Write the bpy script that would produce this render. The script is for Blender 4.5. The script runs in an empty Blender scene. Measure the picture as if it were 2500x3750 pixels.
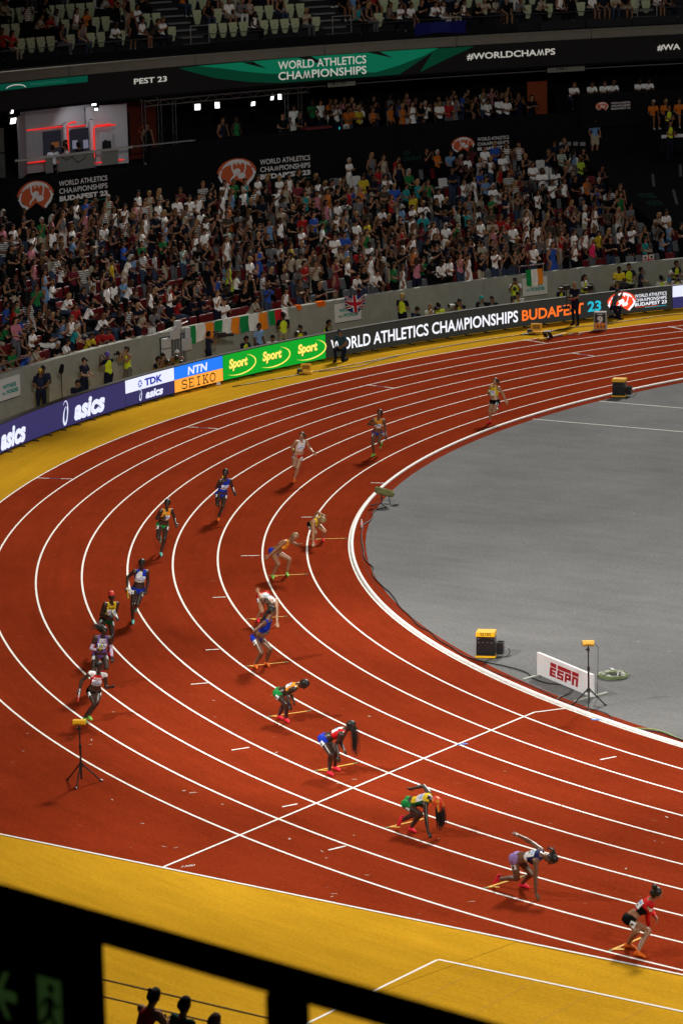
import bpy, bmesh, math, random, re
import numpy as np
from mathutils import Vector, Matrix
from mathutils.bvhtree import BVHTree
random.seed(7); rng = np.random.default_rng(7)
SC = bpy.context.scene; COL = SC.collection
PI = math.pi; R_ = math.radians

# ------------------------------------------------------------------ camera
CAM = np.array([25.875, -96.1424, 19.6992])
cd = bpy.data.cameras.new('camera'); cam = bpy.data.objects.new('camera', cd); COL.objects.link(cam)
rx, ux, fx = (0.8043452, 0.5936893, -0.0237036), (-0.0990114, 0.173266, 0.9798855), (-0.5858546, 0.7858193, -0.1981477)
cam.matrix_world = Matrix(((rx[0], ux[0], -fx[0], CAM[0]), (rx[1], ux[1], -fx[1], CAM[1]), (rx[2], ux[2], -fx[2], CAM[2]), (0, 0, 0, 1)))
cd.sensor_fit = 'HORIZONTAL'; cd.sensor_width = 24.0; cd.lens = 12569.56 / 2500 * 24.0
cd.clip_start = 0.5; cd.clip_end = 2000
cd.dof.use_dof = True; cd.dof.focus_distance = 100.0; cd.dof.aperture_fstop = 2.8
SC.camera = cam

# ------------------------------------------------------------------ night sky glow + floodlight
SUN_AZ, SUN_EL = 105.0, 39.0       # the floodlights over the far straight
w = bpy.data.worlds.new('World'); SC.world = w; w.use_nodes = True
nt = w.node_tree; nt.nodes.clear()
sky = nt.nodes.new('ShaderNodeTexSky'); sky.sky_type = 'NISHITA'; sky.sun_disc = False
sky.sun_elevation = R_(SUN_EL); sky.sun_rotation = R_(90 - SUN_AZ)
hs = nt.nodes.new('ShaderNodeHueSaturation'); hs.inputs['Saturation'].default_value = 0.03
bg = nt.nodes.new('ShaderNodeBackground'); bg.inputs['Strength'].default_value = 0.040
wo = nt.nodes.new('ShaderNodeOutputWorld')
nt.links.new(sky.outputs[0], hs.inputs['Color']); nt.links.new(hs.outputs[0], bg.inputs[0]); nt.links.new(bg.outputs[0], wo.inputs[0])
sd = bpy.data.lights.new('sun', 'SUN'); sd.energy = 3.8; sd.angle = R_(7.0); sd.color = (1.0, 0.95, 0.86)
sun = bpy.data.objects.new('sun', sd); COL.objects.link(sun)
sv = Vector((math.cos(R_(SUN_AZ)) * math.cos(R_(SUN_EL)), math.sin(R_(SUN_AZ)) * math.cos(R_(SUN_EL)), math.sin(R_(SUN_EL))))
sun.rotation_euler = sv.to_track_quat('Z', 'Y').to_euler(); sun.location = (0, 0, 60)
SC.view_settings.view_transform = 'Standard'; SC.view_settings.look = 'None'
SC.view_settings.exposure = 0.1; SC.view_settings.gamma = 1.0; SC.view_settings.use_curve_mapping = False

# ------------------------------------------------------------------ materials
MATS = {}
def M(key, col=(.5, .5, .5), rough=.7, spec=.3, noise=0., nscale=8., bump=0., bscale=60., metal=0., emit=0., fleck=None, stretch=None, alpha=1., trans=0.):
    if key in MATS: return MATS[key]
    m = bpy.data.materials.new(key); m.use_nodes = True; t = m.node_tree; b = t.nodes['Principled BSDF']
    b.inputs['Roughness'].default_value = rough; b.inputs['Specular IOR Level'].default_value = spec; b.inputs['Metallic'].default_value = metal
    c4 = (*col, 1.); b.inputs['Base Color'].default_value = c4
    if emit:
        b.inputs['Base Color'].default_value = (*[x * .25 for x in col], 1.)
        b.inputs['Emission Color'].default_value = c4; b.inputs['Emission Strength'].default_value = emit
    if trans: b.inputs['Transmission Weight'].default_value = trans
    if noise or bump or fleck:
        tc = t.nodes.new('ShaderNodeTexCoord'); src = tc.outputs['Object']
        if stretch:
            mp = t.nodes.new('ShaderNodeMapping'); mp.inputs['Scale'].default_value = stretch; t.links.new(src, mp.inputs[0]); src = mp.outputs[0]
    cur = None
    if noise:
        n = t.nodes.new('ShaderNodeTexNoise'); n.inputs['Scale'].default_value = nscale; n.inputs['Detail'].default_value = 6; n.inputs['Roughness'].default_value = .65
        t.links.new(src, n.inputs['Vector'])
        r = t.nodes.new('ShaderNodeMapRange'); r.inputs[1].default_value = .25; r.inputs[2].default_value = .75
        r.inputs[3].default_value = 1 - noise; r.inputs[4].default_value = 1 + noise; t.links.new(n.outputs['Fac'], r.inputs[0])
        mx = t.nodes.new('ShaderNodeMix'); mx.data_type = 'RGBA'; mx.blend_type = 'MULTIPLY'; mx.inputs[0].default_value = 1.
        mx.inputs[6].default_value = c4; t.links.new(r.outputs[0], mx.inputs[7]); cur = mx.outputs[2]
    if fleck:   # (colour, scale, threshold): scuffs and dust with a shape of their own
        n2 = t.nodes.new('ShaderNodeTexNoise'); n2.inputs['Scale'].default_value = fleck[1]; n2.inputs['Detail'].default_value = 4; t.links.new(src, n2.inputs['Vector'])
        r2 = t.nodes.new('ShaderNodeMapRange'); r2.inputs[1].default_value = fleck[2]; r2.inputs[2].default_value = fleck[2] + .06; t.links.new(n2.outputs['Fac'], r2.inputs[0])
        mu = t.nodes.new('ShaderNodeMath'); mu.operation = 'MULTIPLY'; mu.inputs[1].default_value = fleck[3]; t.links.new(r2.outputs[0], mu.inputs[0])
        m2 = t.nodes.new('ShaderNodeMix'); m2.data_type = 'RGBA'; t.links.new(mu.outputs[0], m2.inputs[0])
        if cur: t.links.new(cur, m2.inputs[6])
        else: m2.inputs[6].default_value = c4
        m2.inputs[7].default_value = (*fleck[0], 1.); cur = m2.outputs[2]
    if cur: t.links.new(cur, b.inputs['Base Color'])
    if bump:
        n3 = t.nodes.new('ShaderNodeTexNoise'); n3.inputs['Scale'].default_value = bscale; n3.inputs['Detail'].default_value = 5; t.links.new(tc.outputs['Object'], n3.inputs['Vector'])
        bp = t.nodes.new('ShaderNodeBump'); bp.inputs['Strength'].default_value = bump; bp.inputs['Distance'].default_value = .02
        t.links.new(n3.outputs['Fac'], bp.inputs['Height']); t.links.new(bp.outputs[0], b.inputs['Normal'])
    MATS[key] = m; return m
def track_mat(key, col, rough, grain, patch, fl, streak=None, polar=False):
    """rubber granulate: two colour grains, broad patches, long worn streaks and pale scuffs"""
    m = bpy.data.materials.new(key); m.use_nodes = True; t = m.node_tree; b = t.nodes['Principled BSDF']; MATS[key] = m
    b.inputs['Roughness'].default_value = rough; b.inputs['Specular IOR Level'].default_value = 0.
    tc = t.nodes.new('ShaderNodeTexCoord'); N = lambda s, d=4, v=None: None
    def noise(scale, det, vec=None):
        n = t.nodes.new('ShaderNodeTexNoise'); n.inputs['Scale'].default_value = scale; n.inputs['Detail'].default_value = det; n.inputs['Roughness'].default_value = .7
        t.links.new(vec or tc.outputs['Object'], n.inputs['Vector']); return n.outputs['Fac']
    def rng_(s, a, bb, lo=.3, hi=.7):
        r = t.nodes.new('ShaderNodeMapRange'); r.inputs[1].default_value = lo; r.inputs[2].default_value = hi; r.inputs[3].default_value = a; r.inputs[4].default_value = bb
        t.links.new(s, r.inputs[0]); return r.outputs[0]
    def mul(a, bb):
        x = t.nodes.new('ShaderNodeMath'); x.operation = 'MULTIPLY'; t.links.new(a, x.inputs[0]); t.links.new(bb, x.inputs[1]); return x.outputs[0]
    f = mul(rng_(noise(14, 9), 1 - grain, 1 + grain), rng_(noise(.22, 5), 1 - patch, 1 + patch))
    f = mul(f, rng_(noise(55, 3), 1 - grain * .8, 1 + grain * .8))
    if streak:
        mp = t.nodes.new('ShaderNodeMapping'); mp.inputs['Scale'].default_value = streak; mp.inputs['Rotation'].default_value = (0, 0, R_(20)); t.links.new(tc.outputs['Object'], mp.inputs[0])
        f = mul(f, rng_(noise(1., 6, mp.outputs[0]), .93, 1.07))
    if polar:      # wear that follows the lanes round the bend
        sp = t.nodes.new('ShaderNodeSeparateXYZ'); t.links.new(tc.outputs['Object'], sp.inputs[0])
        def mth(op, a, b_=None):
            x = t.nodes.new('ShaderNodeMath'); x.operation = op
            for i_, v_ in enumerate((a, b_)):
                if v_ is None: continue
                if isinstance(v_, (int, float)): x.inputs[i_].default_value = v_
                else: t.links.new(v_, x.inputs[i_])
            return x.outputs[0]
        rad = mth('SQRT', mth('ADD', mth('MULTIPLY', sp.outputs[0], sp.outputs[0]), mth('MULTIPLY', sp.outputs[1], sp.outputs[1]))); an = mth('ARCTAN2', sp.outputs[0], sp.outputs[1])
        cb = t.nodes.new('ShaderNodeCombineXYZ'); t.links.new(mth('MULTIPLY', rad, 1.6), cb.inputs[0]); t.links.new(mth('MULTIPLY', an, 9.), cb.inputs[1])
        f = mul(f, rng_(noise(1., 5, cb.outputs[0]), .88, 1.10))
        cb2 = t.nodes.new('ShaderNodeCombineXYZ'); t.links.new(mth('MULTIPLY', rad, 9.), cb2.inputs[0]); t.links.new(mth('MULTIPLY', an, 22.), cb2.inputs[1])
        f = mul(f, rng_(noise(1., 5, cb2.outputs[0]), .93, 1.06))
    mx = t.nodes.new('ShaderNodeMix'); mx.data_type = 'RGBA'; mx.blend_type = 'MULTIPLY'; mx.inputs[0].default_value = 1; mx.inputs[6].default_value = (*col, 1); t.links.new(f, mx.inputs[7])
    sc_ = mul(rng_(noise(2.3, 3), 0, 1, .66, .74), rng_(noise(11, 3), 0, .55, .52, .62))
    m2 = t.nodes.new('ShaderNodeMix'); m2.data_type = 'RGBA'; t.links.new(sc_, m2.inputs[0]); t.links.new(mx.outputs[2], m2.inputs[6]); m2.inputs[7].default_value = (*fl, 1)
    t.links.new(m2.outputs[2], b.inputs['Base Color'])
    bp = t.nodes.new('ShaderNodeBump'); bp.inputs['Strength'].default_value = .35; bp.inputs['Distance'].default_value = .01
    t.links.new(noise(120, 3), bp.inputs['Height']); t.links.new(bp.outputs[0], b.inputs['Normal'])
    return m
def F(rgb, rough=.85):      # a cloth colour
    k = 'cloth_%02d_%02d_%02d' % tuple(int(round(x * 99)) for x in rgb)
    return M(k, rgb, rough, .05, .22, 14., .25, 40.)
def SK(rgb, sheen=True):
    k = ('skin_' if sheen else 'dry_skin_') + '%02d_%02d_%02d' % tuple(int(round(x * 99)) for x in rgb)
    return M(k, rgb, .36, .5, .14, 9.) if sheen else M(k, rgb, .62, .15, .14, 9.)

# ------------------------------------------------------------------ mesh helpers
def link(o, parent=None):
    COL.objects.link(o)
    if parent is not None: o.parent = parent
    return o
def tag(o, label=None, cat=None, group=None, kind=None):
    if label: o['label'] = label
    if cat: o['category'] = cat
    if group: o['group'] = group
    if kind: o['kind'] = kind
    return o
def empty(name, loc=(0, 0, 0), rz=0.):
    o = bpy.data.objects.new(name, None); o.location = loc; o.rotation_euler = (0, 0, rz); o.empty_display_size = .2; return link(o)
def mk(name, V, Fc, mats, parent=None, mi=None, smooth=False, loc=None, rz=0.):
    me = bpy.data.meshes.new(name); me.from_pydata([tuple(map(float, v)) for v in V], [], [tuple(int(i) for i in f) for f in Fc])
    for m in (mats if isinstance(mats, (list, tuple)) else [mats]): me.materials.append(m)
    if mi is not None: me.polygons.foreach_set('material_index', np.asarray(mi, dtype=np.int32))
    if smooth: me.polygons.foreach_set('use_smooth', np.ones(len(me.polygons), dtype=bool))
    me.update()
    o = bpy.data.objects.new(name, me)
    if loc is not None: o.location = loc
    o.rotation_euler = (0, 0, rz)
    return link(o, parent)
def inst(o, parent=None, loc=None, rz=None):
    c = o.copy(); COL.objects.link(c); c.parent = parent
    if loc is not None: c.location = loc
    if rz is not None: c.rotation_euler = (0, 0, rz)
    return c
class MB:
    def __init__(s): s.V = []; s.F = []; s.I = []
    def add(s, V, Fc, mi=0):
        o = len(s.V); s.V += [tuple(v) for v in V]; s.F += [tuple(i + o for i in f) for f in Fc]; s.I += [mi] * len(Fc); return s
    def box(s, c, d, rz=0., mi=0, taper=1., ry=0.):
        x, y, z = d[0] / 2, d[1] / 2, d[2] / 2; P = []
        for k, (a, b) in enumerate([(-1, -1), (1, -1), (1, 1), (-1, 1)] * 2):
            t = taper if k >= 4 else 1.
            P.append([a * x * t, b * y * t, -z if k < 4 else z])
        P = np.array(P)
        if ry: P = P @ np.array([[math.cos(ry), 0, -math.sin(ry)], [0, 1, 0], [math.sin(ry), 0, math.cos(ry)]])
        cs, sn = math.cos(rz), math.sin(rz); P = P @ np.array([[cs, sn, 0], [-sn, cs, 0], [0, 0, 1]]) + np.array(c)
        return s.add(P, [(3, 2, 1, 0), (4, 5, 6, 7), (0, 1, 5, 4), (1, 2, 6, 5), (2, 3, 7, 6), (3, 0, 4, 7)], mi)
    def cyl(s, p, q, r1, r2=None, seg=10, mi=0):
        r2 = r1 if r2 is None else r2; p, q = np.array(p, float), np.array(q, float); d = q - p; L = np.linalg.norm(d) or 1e-6; d /= L
        a = np.cross(d, [0, 0, 1.] if abs(d[2]) < .9 else [1., 0, 0]); a /= np.linalg.norm(a); b = np.cross(d, a)
        an = np.arange(seg) * 2 * PI / seg; c = np.cos(an)[:, None] * a + np.sin(an)[:, None] * b
        V = np.vstack([p + c * r1, q + c * r2]); Fc = [(i, (i + 1) % seg, seg + (i + 1) % seg, seg + i) for i in range(seg)]
        Fc += [tuple(range(seg))[::-1], tuple(range(seg, 2 * seg))]
        return s.add(V, Fc, mi)
    def tube(s, pts, r, seg=6, mi=0):
        for a, b in zip(pts[:-1], pts[1:]): s.cyl(a, b, r, r, seg, mi)
        return s
    def loft(s, rings, mi=0, caps=True):
        n = len(rings[0]); V = np.vstack(rings); Fc = []
        for k in range(len(rings) - 1):
            for i in range(n): Fc.append((k * n + i, k * n + (i + 1) % n, (k + 1) * n + (i + 1) % n, (k + 1) * n + i))
        if caps: Fc += [tuple(range(n))[::-1], tuple(range((len(rings) - 1) * n, len(rings) * n))]
        return s.add(V, Fc, mi)
    def revolve(s, prof, a0, a1, step=1., mi=0, closed=True):
        n = max(1, int(round(abs(a1 - a0) / step))); m = len(prof); V = []; Fc = []
        for k in range(n + 1):
            a = R_(a0 + (a1 - a0) * k / n); V += [(r * math.cos(a), r * math.sin(a), z) for r, z in prof]
        for k in range(n):
            for j in range(m if closed else m - 1):
                i, i2 = k * m + j, k * m + (j + 1) % m; Fc.append((i, i2, i2 + m, i + m))
        if closed and m > 2: Fc += [tuple(range(m)), tuple(range(n * m, n * m + m))[::-1]]
        return s.add(V, Fc, mi)
    def build(s, name, mats, parent=None, smooth=False, loc=None, rz=0.): return mk(name, s.V, s.F, mats, parent, s.I, smooth, loc, rz)
def P(R, deg, z=0.): return np.array([R * math.cos(R_(deg)), R * math.sin(R_(deg)), z])
def struct(name, mb, m, parent=None):
    o = mb.build(name, m, parent)
    if parent is None: o['kind'] = 'structure'
    return o
TXT = {}
def text2d(body, size=1., bold=0., shear=0., space=1., res=3):
    """flat outline lettering -> (xy vertices, faces), left aligned on its baseline"""
    k = (body, size, bold, shear, space)
    if k in TXT: return TXT[k]
    if bold and 'M' in body and size == 1.:     # the font's M does not thicken cleanly: a turned W takes its place
        V = []; Fc = []; pos = 0; n = 0
        for run in re.findall('M|[^M]+', body):
            pos += len(run)
            if not run.strip(): continue
            right = text2d(body[:pos].rstrip(), 1., 0., shear, space)[0][:, 0].max(); ext = text2d(run.strip(), 1., 0., shear, space)[0]
            w_ = np.ptp(ext[:, 0]); v, f = text2d('W' if run == 'M' else run.strip(), 1., bold, shear if run != 'M' else -shear, space); v = v.copy()
            if run == 'M':
                v = -v; v -= v.min(0); v[:, 0] *= (w_ + 2 * bold) / v[:, 0].max(); v[:, 1] -= bold
            else: v[:, 0] -= v[:, 0].min()
            v[:, 0] += right - w_ - bold; V.append(v); Fc += [tuple(i + n for i in q) for q in f]; n += len(v)
        TXT[k] = (np.vstack(V), Fc); return TXT[k]
    cu = bpy.data.curves.new('lettering', 'FONT'); cu.body = body; cu.size = size; cu.offset = bold * size; cu.shear = shear; cu.space_character = space; cu.resolution_u = res; cu.fill_mode = 'FRONT'
    ob = bpy.data.objects.new('lettering', cu); me = ob.to_mesh()
    V = np.array([v.co[:2] for v in me.vertices]); Fc = [tuple(p.vertices) for p in me.polygons]
    ob.to_mesh_clear(); bpy.data.objects.remove(ob); bpy.data.curves.remove(cu)
    TXT[k] = (V, Fc); return TXT[k]
def fit2d(body, wd, ht, bold=0., shear=0., space=1.):
    """lettering scaled to fill a wd x ht box from its lower left corner"""
    V, Fc = text2d(body, 1., bold, shear, space); V = V.copy(); V -= V.min(0); e = V.max(0); return V / e * [wd, ht], Fc
def sliced(V2, Fc, step=.4):
    """cut wide flat shapes into upright strips so that they follow a curved wall"""
    bm = bmesh.new(); vs = [bm.verts.new((x, y, 0)) for x, y in V2]
    for f in Fc: bm.faces.new([vs[i] for i in f])
    for x in np.arange(V2[:, 0].min() + step, V2[:, 0].max(), step): bmesh.ops.bisect_plane(bm, geom=bm.verts[:] + bm.edges[:] + bm.faces[:], plane_co=(x, 0, 0), plane_no=(1, 0, 0))
    bmesh.ops.triangulate(bm, faces=bm.faces[:]); bm.verts.index_update()
    V = np.array([v.co[:2] for v in bm.verts]); F_ = [tuple(v.index for v in f.verts) for f in bm.faces]; bm.free(); return V, F_
def onring(V2, Fc, R, aleft, z0):
    """wrap flat artwork on a ring wall of radius R seen from inside: x runs to the right from angle aleft"""
    V2 = np.asarray(V2, float)
    if len(Fc) and max(np.ptp(V2[list(f), 0]) for f in Fc) > 1.0: V2, Fc = sliced(V2, Fc)
    a = np.radians(aleft) - V2[:, 0] / R
    return np.c_[R * np.cos(a), R * np.sin(a), z0 + V2[:, 1]], Fc
def poly(*pts): return np.array(pts, float), [tuple(range(len(pts)))]
def stroke(pts, w0, w1=None):
    """a brush stroke of changing width along a polyline"""
    pts = np.array(pts, float); n = len(pts); w1 = w0 if w1 is None else w1
    t = np.gradient(pts, axis=0); t /= np.linalg.norm(t, axis=1)[:, None] + 1e-9; nn = np.c_[-t[:, 1], t[:, 0]]
    ws = np.linspace(w0, w1, n)[:, None] / 2 if not hasattr(w0, '__len__') else np.array(w0)[:, None] / 2
    return np.vstack([pts + nn * ws, pts - nn * ws]), [(i, i + 1, n + i + 1, n + i) for i in range(n - 1)]
def arc2(cx, cy, rx_, ry_, a0, a1, n=14): a = np.radians(np.linspace(a0, a1, n)); return np.c_[cx + rx_ * np.cos(a), cy + ry_ * np.sin(a)]
def emblem(h):
    """the event emblem: a pointed rust-red eye with pale strokes of a figure inside; returns lists of (V,F) for red and pale"""
    top = arc2(0, -.05, 1., .82, 172, 8, 18)
    red = [(np.vstack([top, [(.48, -.75), (.05, -.38), (-.38, -.66)]]), [tuple(range(21))])]
    wh = [stroke(arc2(0, -.12, .86, .74, 150, 30, 14), [.02, .08, .12, .15, .17, .18, .18, .18, .18, .17, .15, .12, .08, .02]),
          stroke(arc2(-.12, -.1, .74, .60, 150, 245, 10), .09, .12), stroke([(-.95, -.1), (-.72, -.42), (-.42, -.62)], .05, .13),
          stroke([(.95, -.02), (.75, -.33), (.48, -.68)], .06, .16), stroke(arc2(.12, -.1, .74, .58, 30, -58, 10), .09, .11),
          stroke([(-.27, .52), (-.22, .2), (-.12, -.08)], .07, .09), stroke([(.46, .45), (.42, .15), (.36, -.05)], .07, .07),
          (arc2(.02, .08, .17, .15, 0, 340, 12), [tuple(range(12))]), (arc2(.24, -.18, .20, .16, 0, 340, 12), [tuple(range(12))]),
          stroke([(-.02, -.05), (-.28, -.3), (-.34, -.45)], .13, .05), stroke([(.05, -.08), (.12, -.35)], .12, .05)]
    for i in range(6):
        x = -.5 + i * .2; wh.append(poly((x, .50), (x + .11, .52), (x + .13, .36)))
    s = np.array([h / 1.5 * 1.36, h / 1.5])
    return [(v * s, f) for v, f in red], [(v * s, f) for v, f in wh]
# ================================================================== SETTING
RED = track_mat('track_rubber', (.196, .0245, .0078), .7, .24, .16, (.40, .24, .16), polar=True)
YEL = track_mat('apron_rubber', (.455, .245, .014), .7, .16, .10, (.55, .40, .16), polar=True)
GRY = track_mat('infield_rubber', (.158, .159, .162), .7, .24, .15, (.5, .5, .48), (.25, 2.2, 1))
WHT = M('line_paint', (.86, .84, .78), .8, .05, .04, 20)
YLN = M('yellow_paint', (.72, .38, .03), .6, .3, .06, 20)
GLN = M('green_paint', (.05, .16, .05), .6); BLN = M('blue_paint', (.02, .03, .20), .6)
BLK = M('black_cloth', (.006, .006, .007), .9, .1, .3, 3, .2, 20)
BLKM = M('black_metal', (.012, .012, .013), .42, .5)
BLKP = M('black_plastic', (.014, .014, .015), .38, .45)
STEEL = M('steel', (.42, .42, .43), .35, .5, metal=.9)
CONC = M('concrete', (.30, .31, .275), .85, .2, .14, 2.2, .25, 90)
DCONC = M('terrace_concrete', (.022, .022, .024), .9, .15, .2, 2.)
FCONC = M('fascia_concrete', (.17, .165, .135), .85, .2, .12, 3.)
WHP = M('white_plastic', (.74, .74, .72), .4, .4)
ALU = M('white_aluminium', (.88, .87, .85), .5, .3)
def EM(key, c, s=1.): return M(key, c, .5, .1, emit=s)
LW = EM('led_white', (.74, .78, .98)); LPUR = EM('led_purple', (.030, .027, .107)); LBLU = EM('led_blue', (.017, .188, .87)); LORA = EM('led_amber', (1, .376, .045))
LGRN = EM('led_green', (.004, .33, .022)); LDRK = EM('led_dark', (.021, .021, .018)); LORG = EM('led_orange', (1, .165, .02)); LTEA = EM('led_teal', (.021, .43, .58))
LYEL = EM('led_yellow', (1, .82, .14)); LTXT = EM('led_letter', (.9, .92, 1.)); LBRN = EM('led_brown', (.035, .028, .012)); LNAV = EM('led_navy', (.012, .03, .35)); LRED = EM('led_red', (.85, .07, .02))

struct('ground', MB().add([(-600, -600, -.03), (600, -600, -.03), (600, 600, -.03), (-600, 600, -.03)], [(0, 1, 2, 3)]), M('asphalt', (.05, .05, .05), .9, .2, .2, .5))
mb = MB().revolve([(47.3, 0.), (52.6, 0.)], 90, 262, 1., closed=False)
struct('yellow_apron', mb, YEL)
mb = MB().add([(-70, -58, -.006), (110, -58, -.006), (110, -47.2, -.006), (-70, -47.2, -.006)], [(0, 1, 2, 3)])
struct('near_apron', mb, YEL)
RI, RO = 36.08, 47.5
tk = MB().revolve([(RI, .006), (RO, .006)], 90, 270, 1., closed=False)
xs = np.linspace(-33, 0, 34)[:-1]
for a, b in zip(xs[:-1], xs[1:]):
    ya, yb = -math.sqrt(RO ** 2 - a * a), -math.sqrt(RO ** 2 - b * b)
    tk.add([(a, ya, .006), (b, yb, .006), (b, -47.48, .006), (a, -47.48, .006)], [(0, 3, 2, 1)])
tk.add([(0, -RO, .006), (95, -RO, .006), (95, -RI, .006), (0, -RI, .006)], [(0, 1, 2, 3)]).add([(0, RI, .006), (95, RI, .006), (95, RO, .006), (0, RO, .006)], [(0, 1, 2, 3)])
track = struct('running_track', tk, RED)
inf = MB(); th = np.linspace(90, 270, 91)
inf.V = [(RI * math.cos(R_(a)), RI * math.sin(R_(a)), .004) for a in th] + [(95, -RI, .004), (95, RI, .004)]; inf.F = [tuple(range(len(inf.V)))]; inf.I = [0]
infield = struct('infield', inf, GRY)
# painted lines: parts of the surface they lie on
ZL = .010
def line(p, q, wd, m, parent, z=ZL, name='painted_line'):
    p, q = np.array(p, float), np.array(q, float); d = (q - p) / np.linalg.norm(q - p); n = np.array([-d[1], d[0]]) * wd / 2
    return MB().add([(*(p + n), z), (*(p - n), z), (*(q - n), z), (*(q + n), z)], [(0, 1, 2, 3)]).build(name, m, parent)
for k in range(1, 10):
    r = 36.5 + 1.22 * k
    m_ = MB().revolve([(r - .05, ZL), (r, ZL)], 90, 270, .5, closed=False)
    m_.add([(0, -r, ZL), (95, -r, ZL), (95, -r + .05, ZL), (0, -r + .05, ZL)], [(0, 1, 2, 3)])
    m_.build('lane_line', WHT, track)
line((-33, -47.53), (0, -47.53), .05, WHT, track, z=.012); line((0, -47.53), (95, -47.53), .04, WHT, track, z=.016)
line((-15.15, -34.1), (-14.86, -47.5), .05, WHT, track, z=.014)
line((-15.15, -34.1), (-14.75, -33.46), .05, WHT, track, z=.0145)
MB().revolve([(36.49, ZL), (36.56, ZL)], 90, 270, .5, closed=False).build('kerb_base_line', WHT, track)
for (t_, x0, y0, x1, y1) in [('t', -43.69, -18.49, -42.6, -18.07), ('t', -45.31, -9.14, -44.16, -8.91), ('w', -45.98, 12.15, -44.82, 11.86), ('t', -42.58, 10.23, -41.44, 9.99), ('w', -42.88, 17.65, -41.96, 17.2),
        ('t', -45.08, .7, -43.83, .57), ('w', -34.22, -14.03, -33.82, -13.89), ('w', -32.9, -19.24, -32.64, -19.08), ('w', -31.15, -24.29, -30.73, -24.01), ('w', -28.62, -28.71, -28.34, -28.49), ('w', -25.18, -33.3, -24.95, -33.06),
        ('w', -23.37, -36.12, -23.11, -35.8), ('w', -18.98, -40.15, -18.79, -39.78), ('w', -15.4, -43.03, -15.27, -42.7), ('w', -12.82, -44.93, -12.7, -44.53), ('w', -11.8, -36.65, -11.65, -36.26)]:
    a, b = np.array((x0, y0)), np.array((x1, y1))
    if t_ == 'w': line(a, b, .05, WHT, track, z=.013)
    else:
        line(a, a + (b - a) * .36, .05, WHT, track, z=.013); line(a + (b - a) * .36, a + (b - a) * .68, .05, BLN, track, z=.013); line(a + (b - a) * .68, b, .05, WHT, track, z=.013)
for k, a in enumerate([-145.05, -138.17, -131.1, -124.4, -118.1, -112.1, -106.47, -101.1, -96.07]):
    ri, ro = 36.58 + 1.22 * k, 36.5 + 1.22 * (k + 1) - .07
    pi_, po = P(ri, a)[:2], P(ro, a)[:2]; d = po - pi_
    line(pi_ + d * .09, pi_ + d * .91, .05, YLN, track, z=.013, name='takeover_mark'); line(pi_, pi_ + d * .09, .05, GLN, track, z=.013, name='takeover_mark'); line(pi_ + d * .91, po, .05, GLN, track, z=.013, name='takeover_mark')
    tg = np.array([-math.sin(R_(a)), math.cos(R_(a))]); line(po - d * .10, po - d * .22 + tg * .16, .05, YLN, track, z=.0165, name='takeover_mark')
for p, q in [((-36.05, -2.34), (-20, -1.4)), ((-36.0, 1.69), (-20, 2.5))]: line(p, q, .05, WHT, infield, z=.009)
napron = bpy.data.objects['near_apron']
for p, q in [((-7.31, -49.11), (60, -49.05)), ((-7.31, -49.14), (-7.28, -53.5))]: line(p, q, .05, WHT, napron, z=.002)
sl = MB()
for i in range(12):
    x = -6.4 + i * 1.15; sl.add([(x, -49.2, .0), (x + .01, -49.2, .0), (x + .01, -53.4, .0), (x, -53.4, .0)], [(0, 1, 2, 3)])
sl.build('surface_seam', M('seam', (.45, .24, .010), .8), napron)
# pale scuffs trodden into the outer lanes
sc = MB()
for i in range(46):
    a = rng.uniform(238, 268); rr = rng.uniform(40, 49.2) if i % 3 else rng.uniform(46.5, 48.6); c = P(rr, a, .0115 + .0002 * i)
    if c[1] < -47.3: continue
    l, wd_ = rng.uniform(.03, .14), rng.uniform(.012, .035); n = 7; aa = np.sort(rng.uniform(0, 2 * PI, n)); rt = rng.uniform(0, PI)
    x = np.cos(aa) * l * rng.uniform(.6, 1, n); y = np.sin(aa) * wd_; sc.add(np.c_[c[0] + x * math.cos(rt) - y * math.sin(rt), c[1] + x * math.sin(rt) + y * math.cos(rt), np.full(n, c[2])], [tuple(range(n))])
tag(sc.build('scuff_marks', M('chalk_scuff', (.46, .30, .22), .85), track), kind='stuff')
# numerals painted by the straight line
v, f = fit2d('1500', .42, .12); a = R_(70); MB().add(np.c_[-14.55 + v[:, 1] * -.3 + v[:, 0] * .35, -47.35 + v[:, 1] * .9 + v[:, 0] * .5, np.full(len(v), .013)], f).build('distance_lettering', WHT, track)
for x, y, rz in [(-15.0, -37.15, .9), (-13.62, -33.92, .5)]: MB().box((x, y, .014), (.24, .07, .003), rz).build('tape_mark', M('blue_tape', (.02, .16, .62), .6), track)
# kerb: raised aluminium rail on feet
kerb = empty('track_kerb'); tag(kerb, 'white raised aluminium kerb rail curving along the inside of the first lane', 'kerb')
for k in range(45):
    a0, a1 = 90 + k * 4, 90 + k * 4 + 3.985
    MB().revolve([(36.415, .020), (36.42, .060), (36.438, .072), (36.478, .072), (36.496, .060), (36.50, .020)], a0, a1, .8).build('kerb_rail', ALU, kerb, smooth=False)
ft = MB()
for k in range(200):
    a = 91 + k * .9
    if 150 < a < 262: ft.box(P(36.463, a, .019), (.07, .05, .02), R_(a))
tag(ft.build('kerb_feet', ALU, kerb), kind='stuff')
dr = MB()
for k in range(440):
    a = 140 + k * .29; dr.revolve([(36.20, .0085), (36.222, .0085)], a, a + .17, 1., closed=False)
tag(dr.build('drain_slots', M('slot_dark', (.03, .008, .006), .9), track), kind='stuff')

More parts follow.
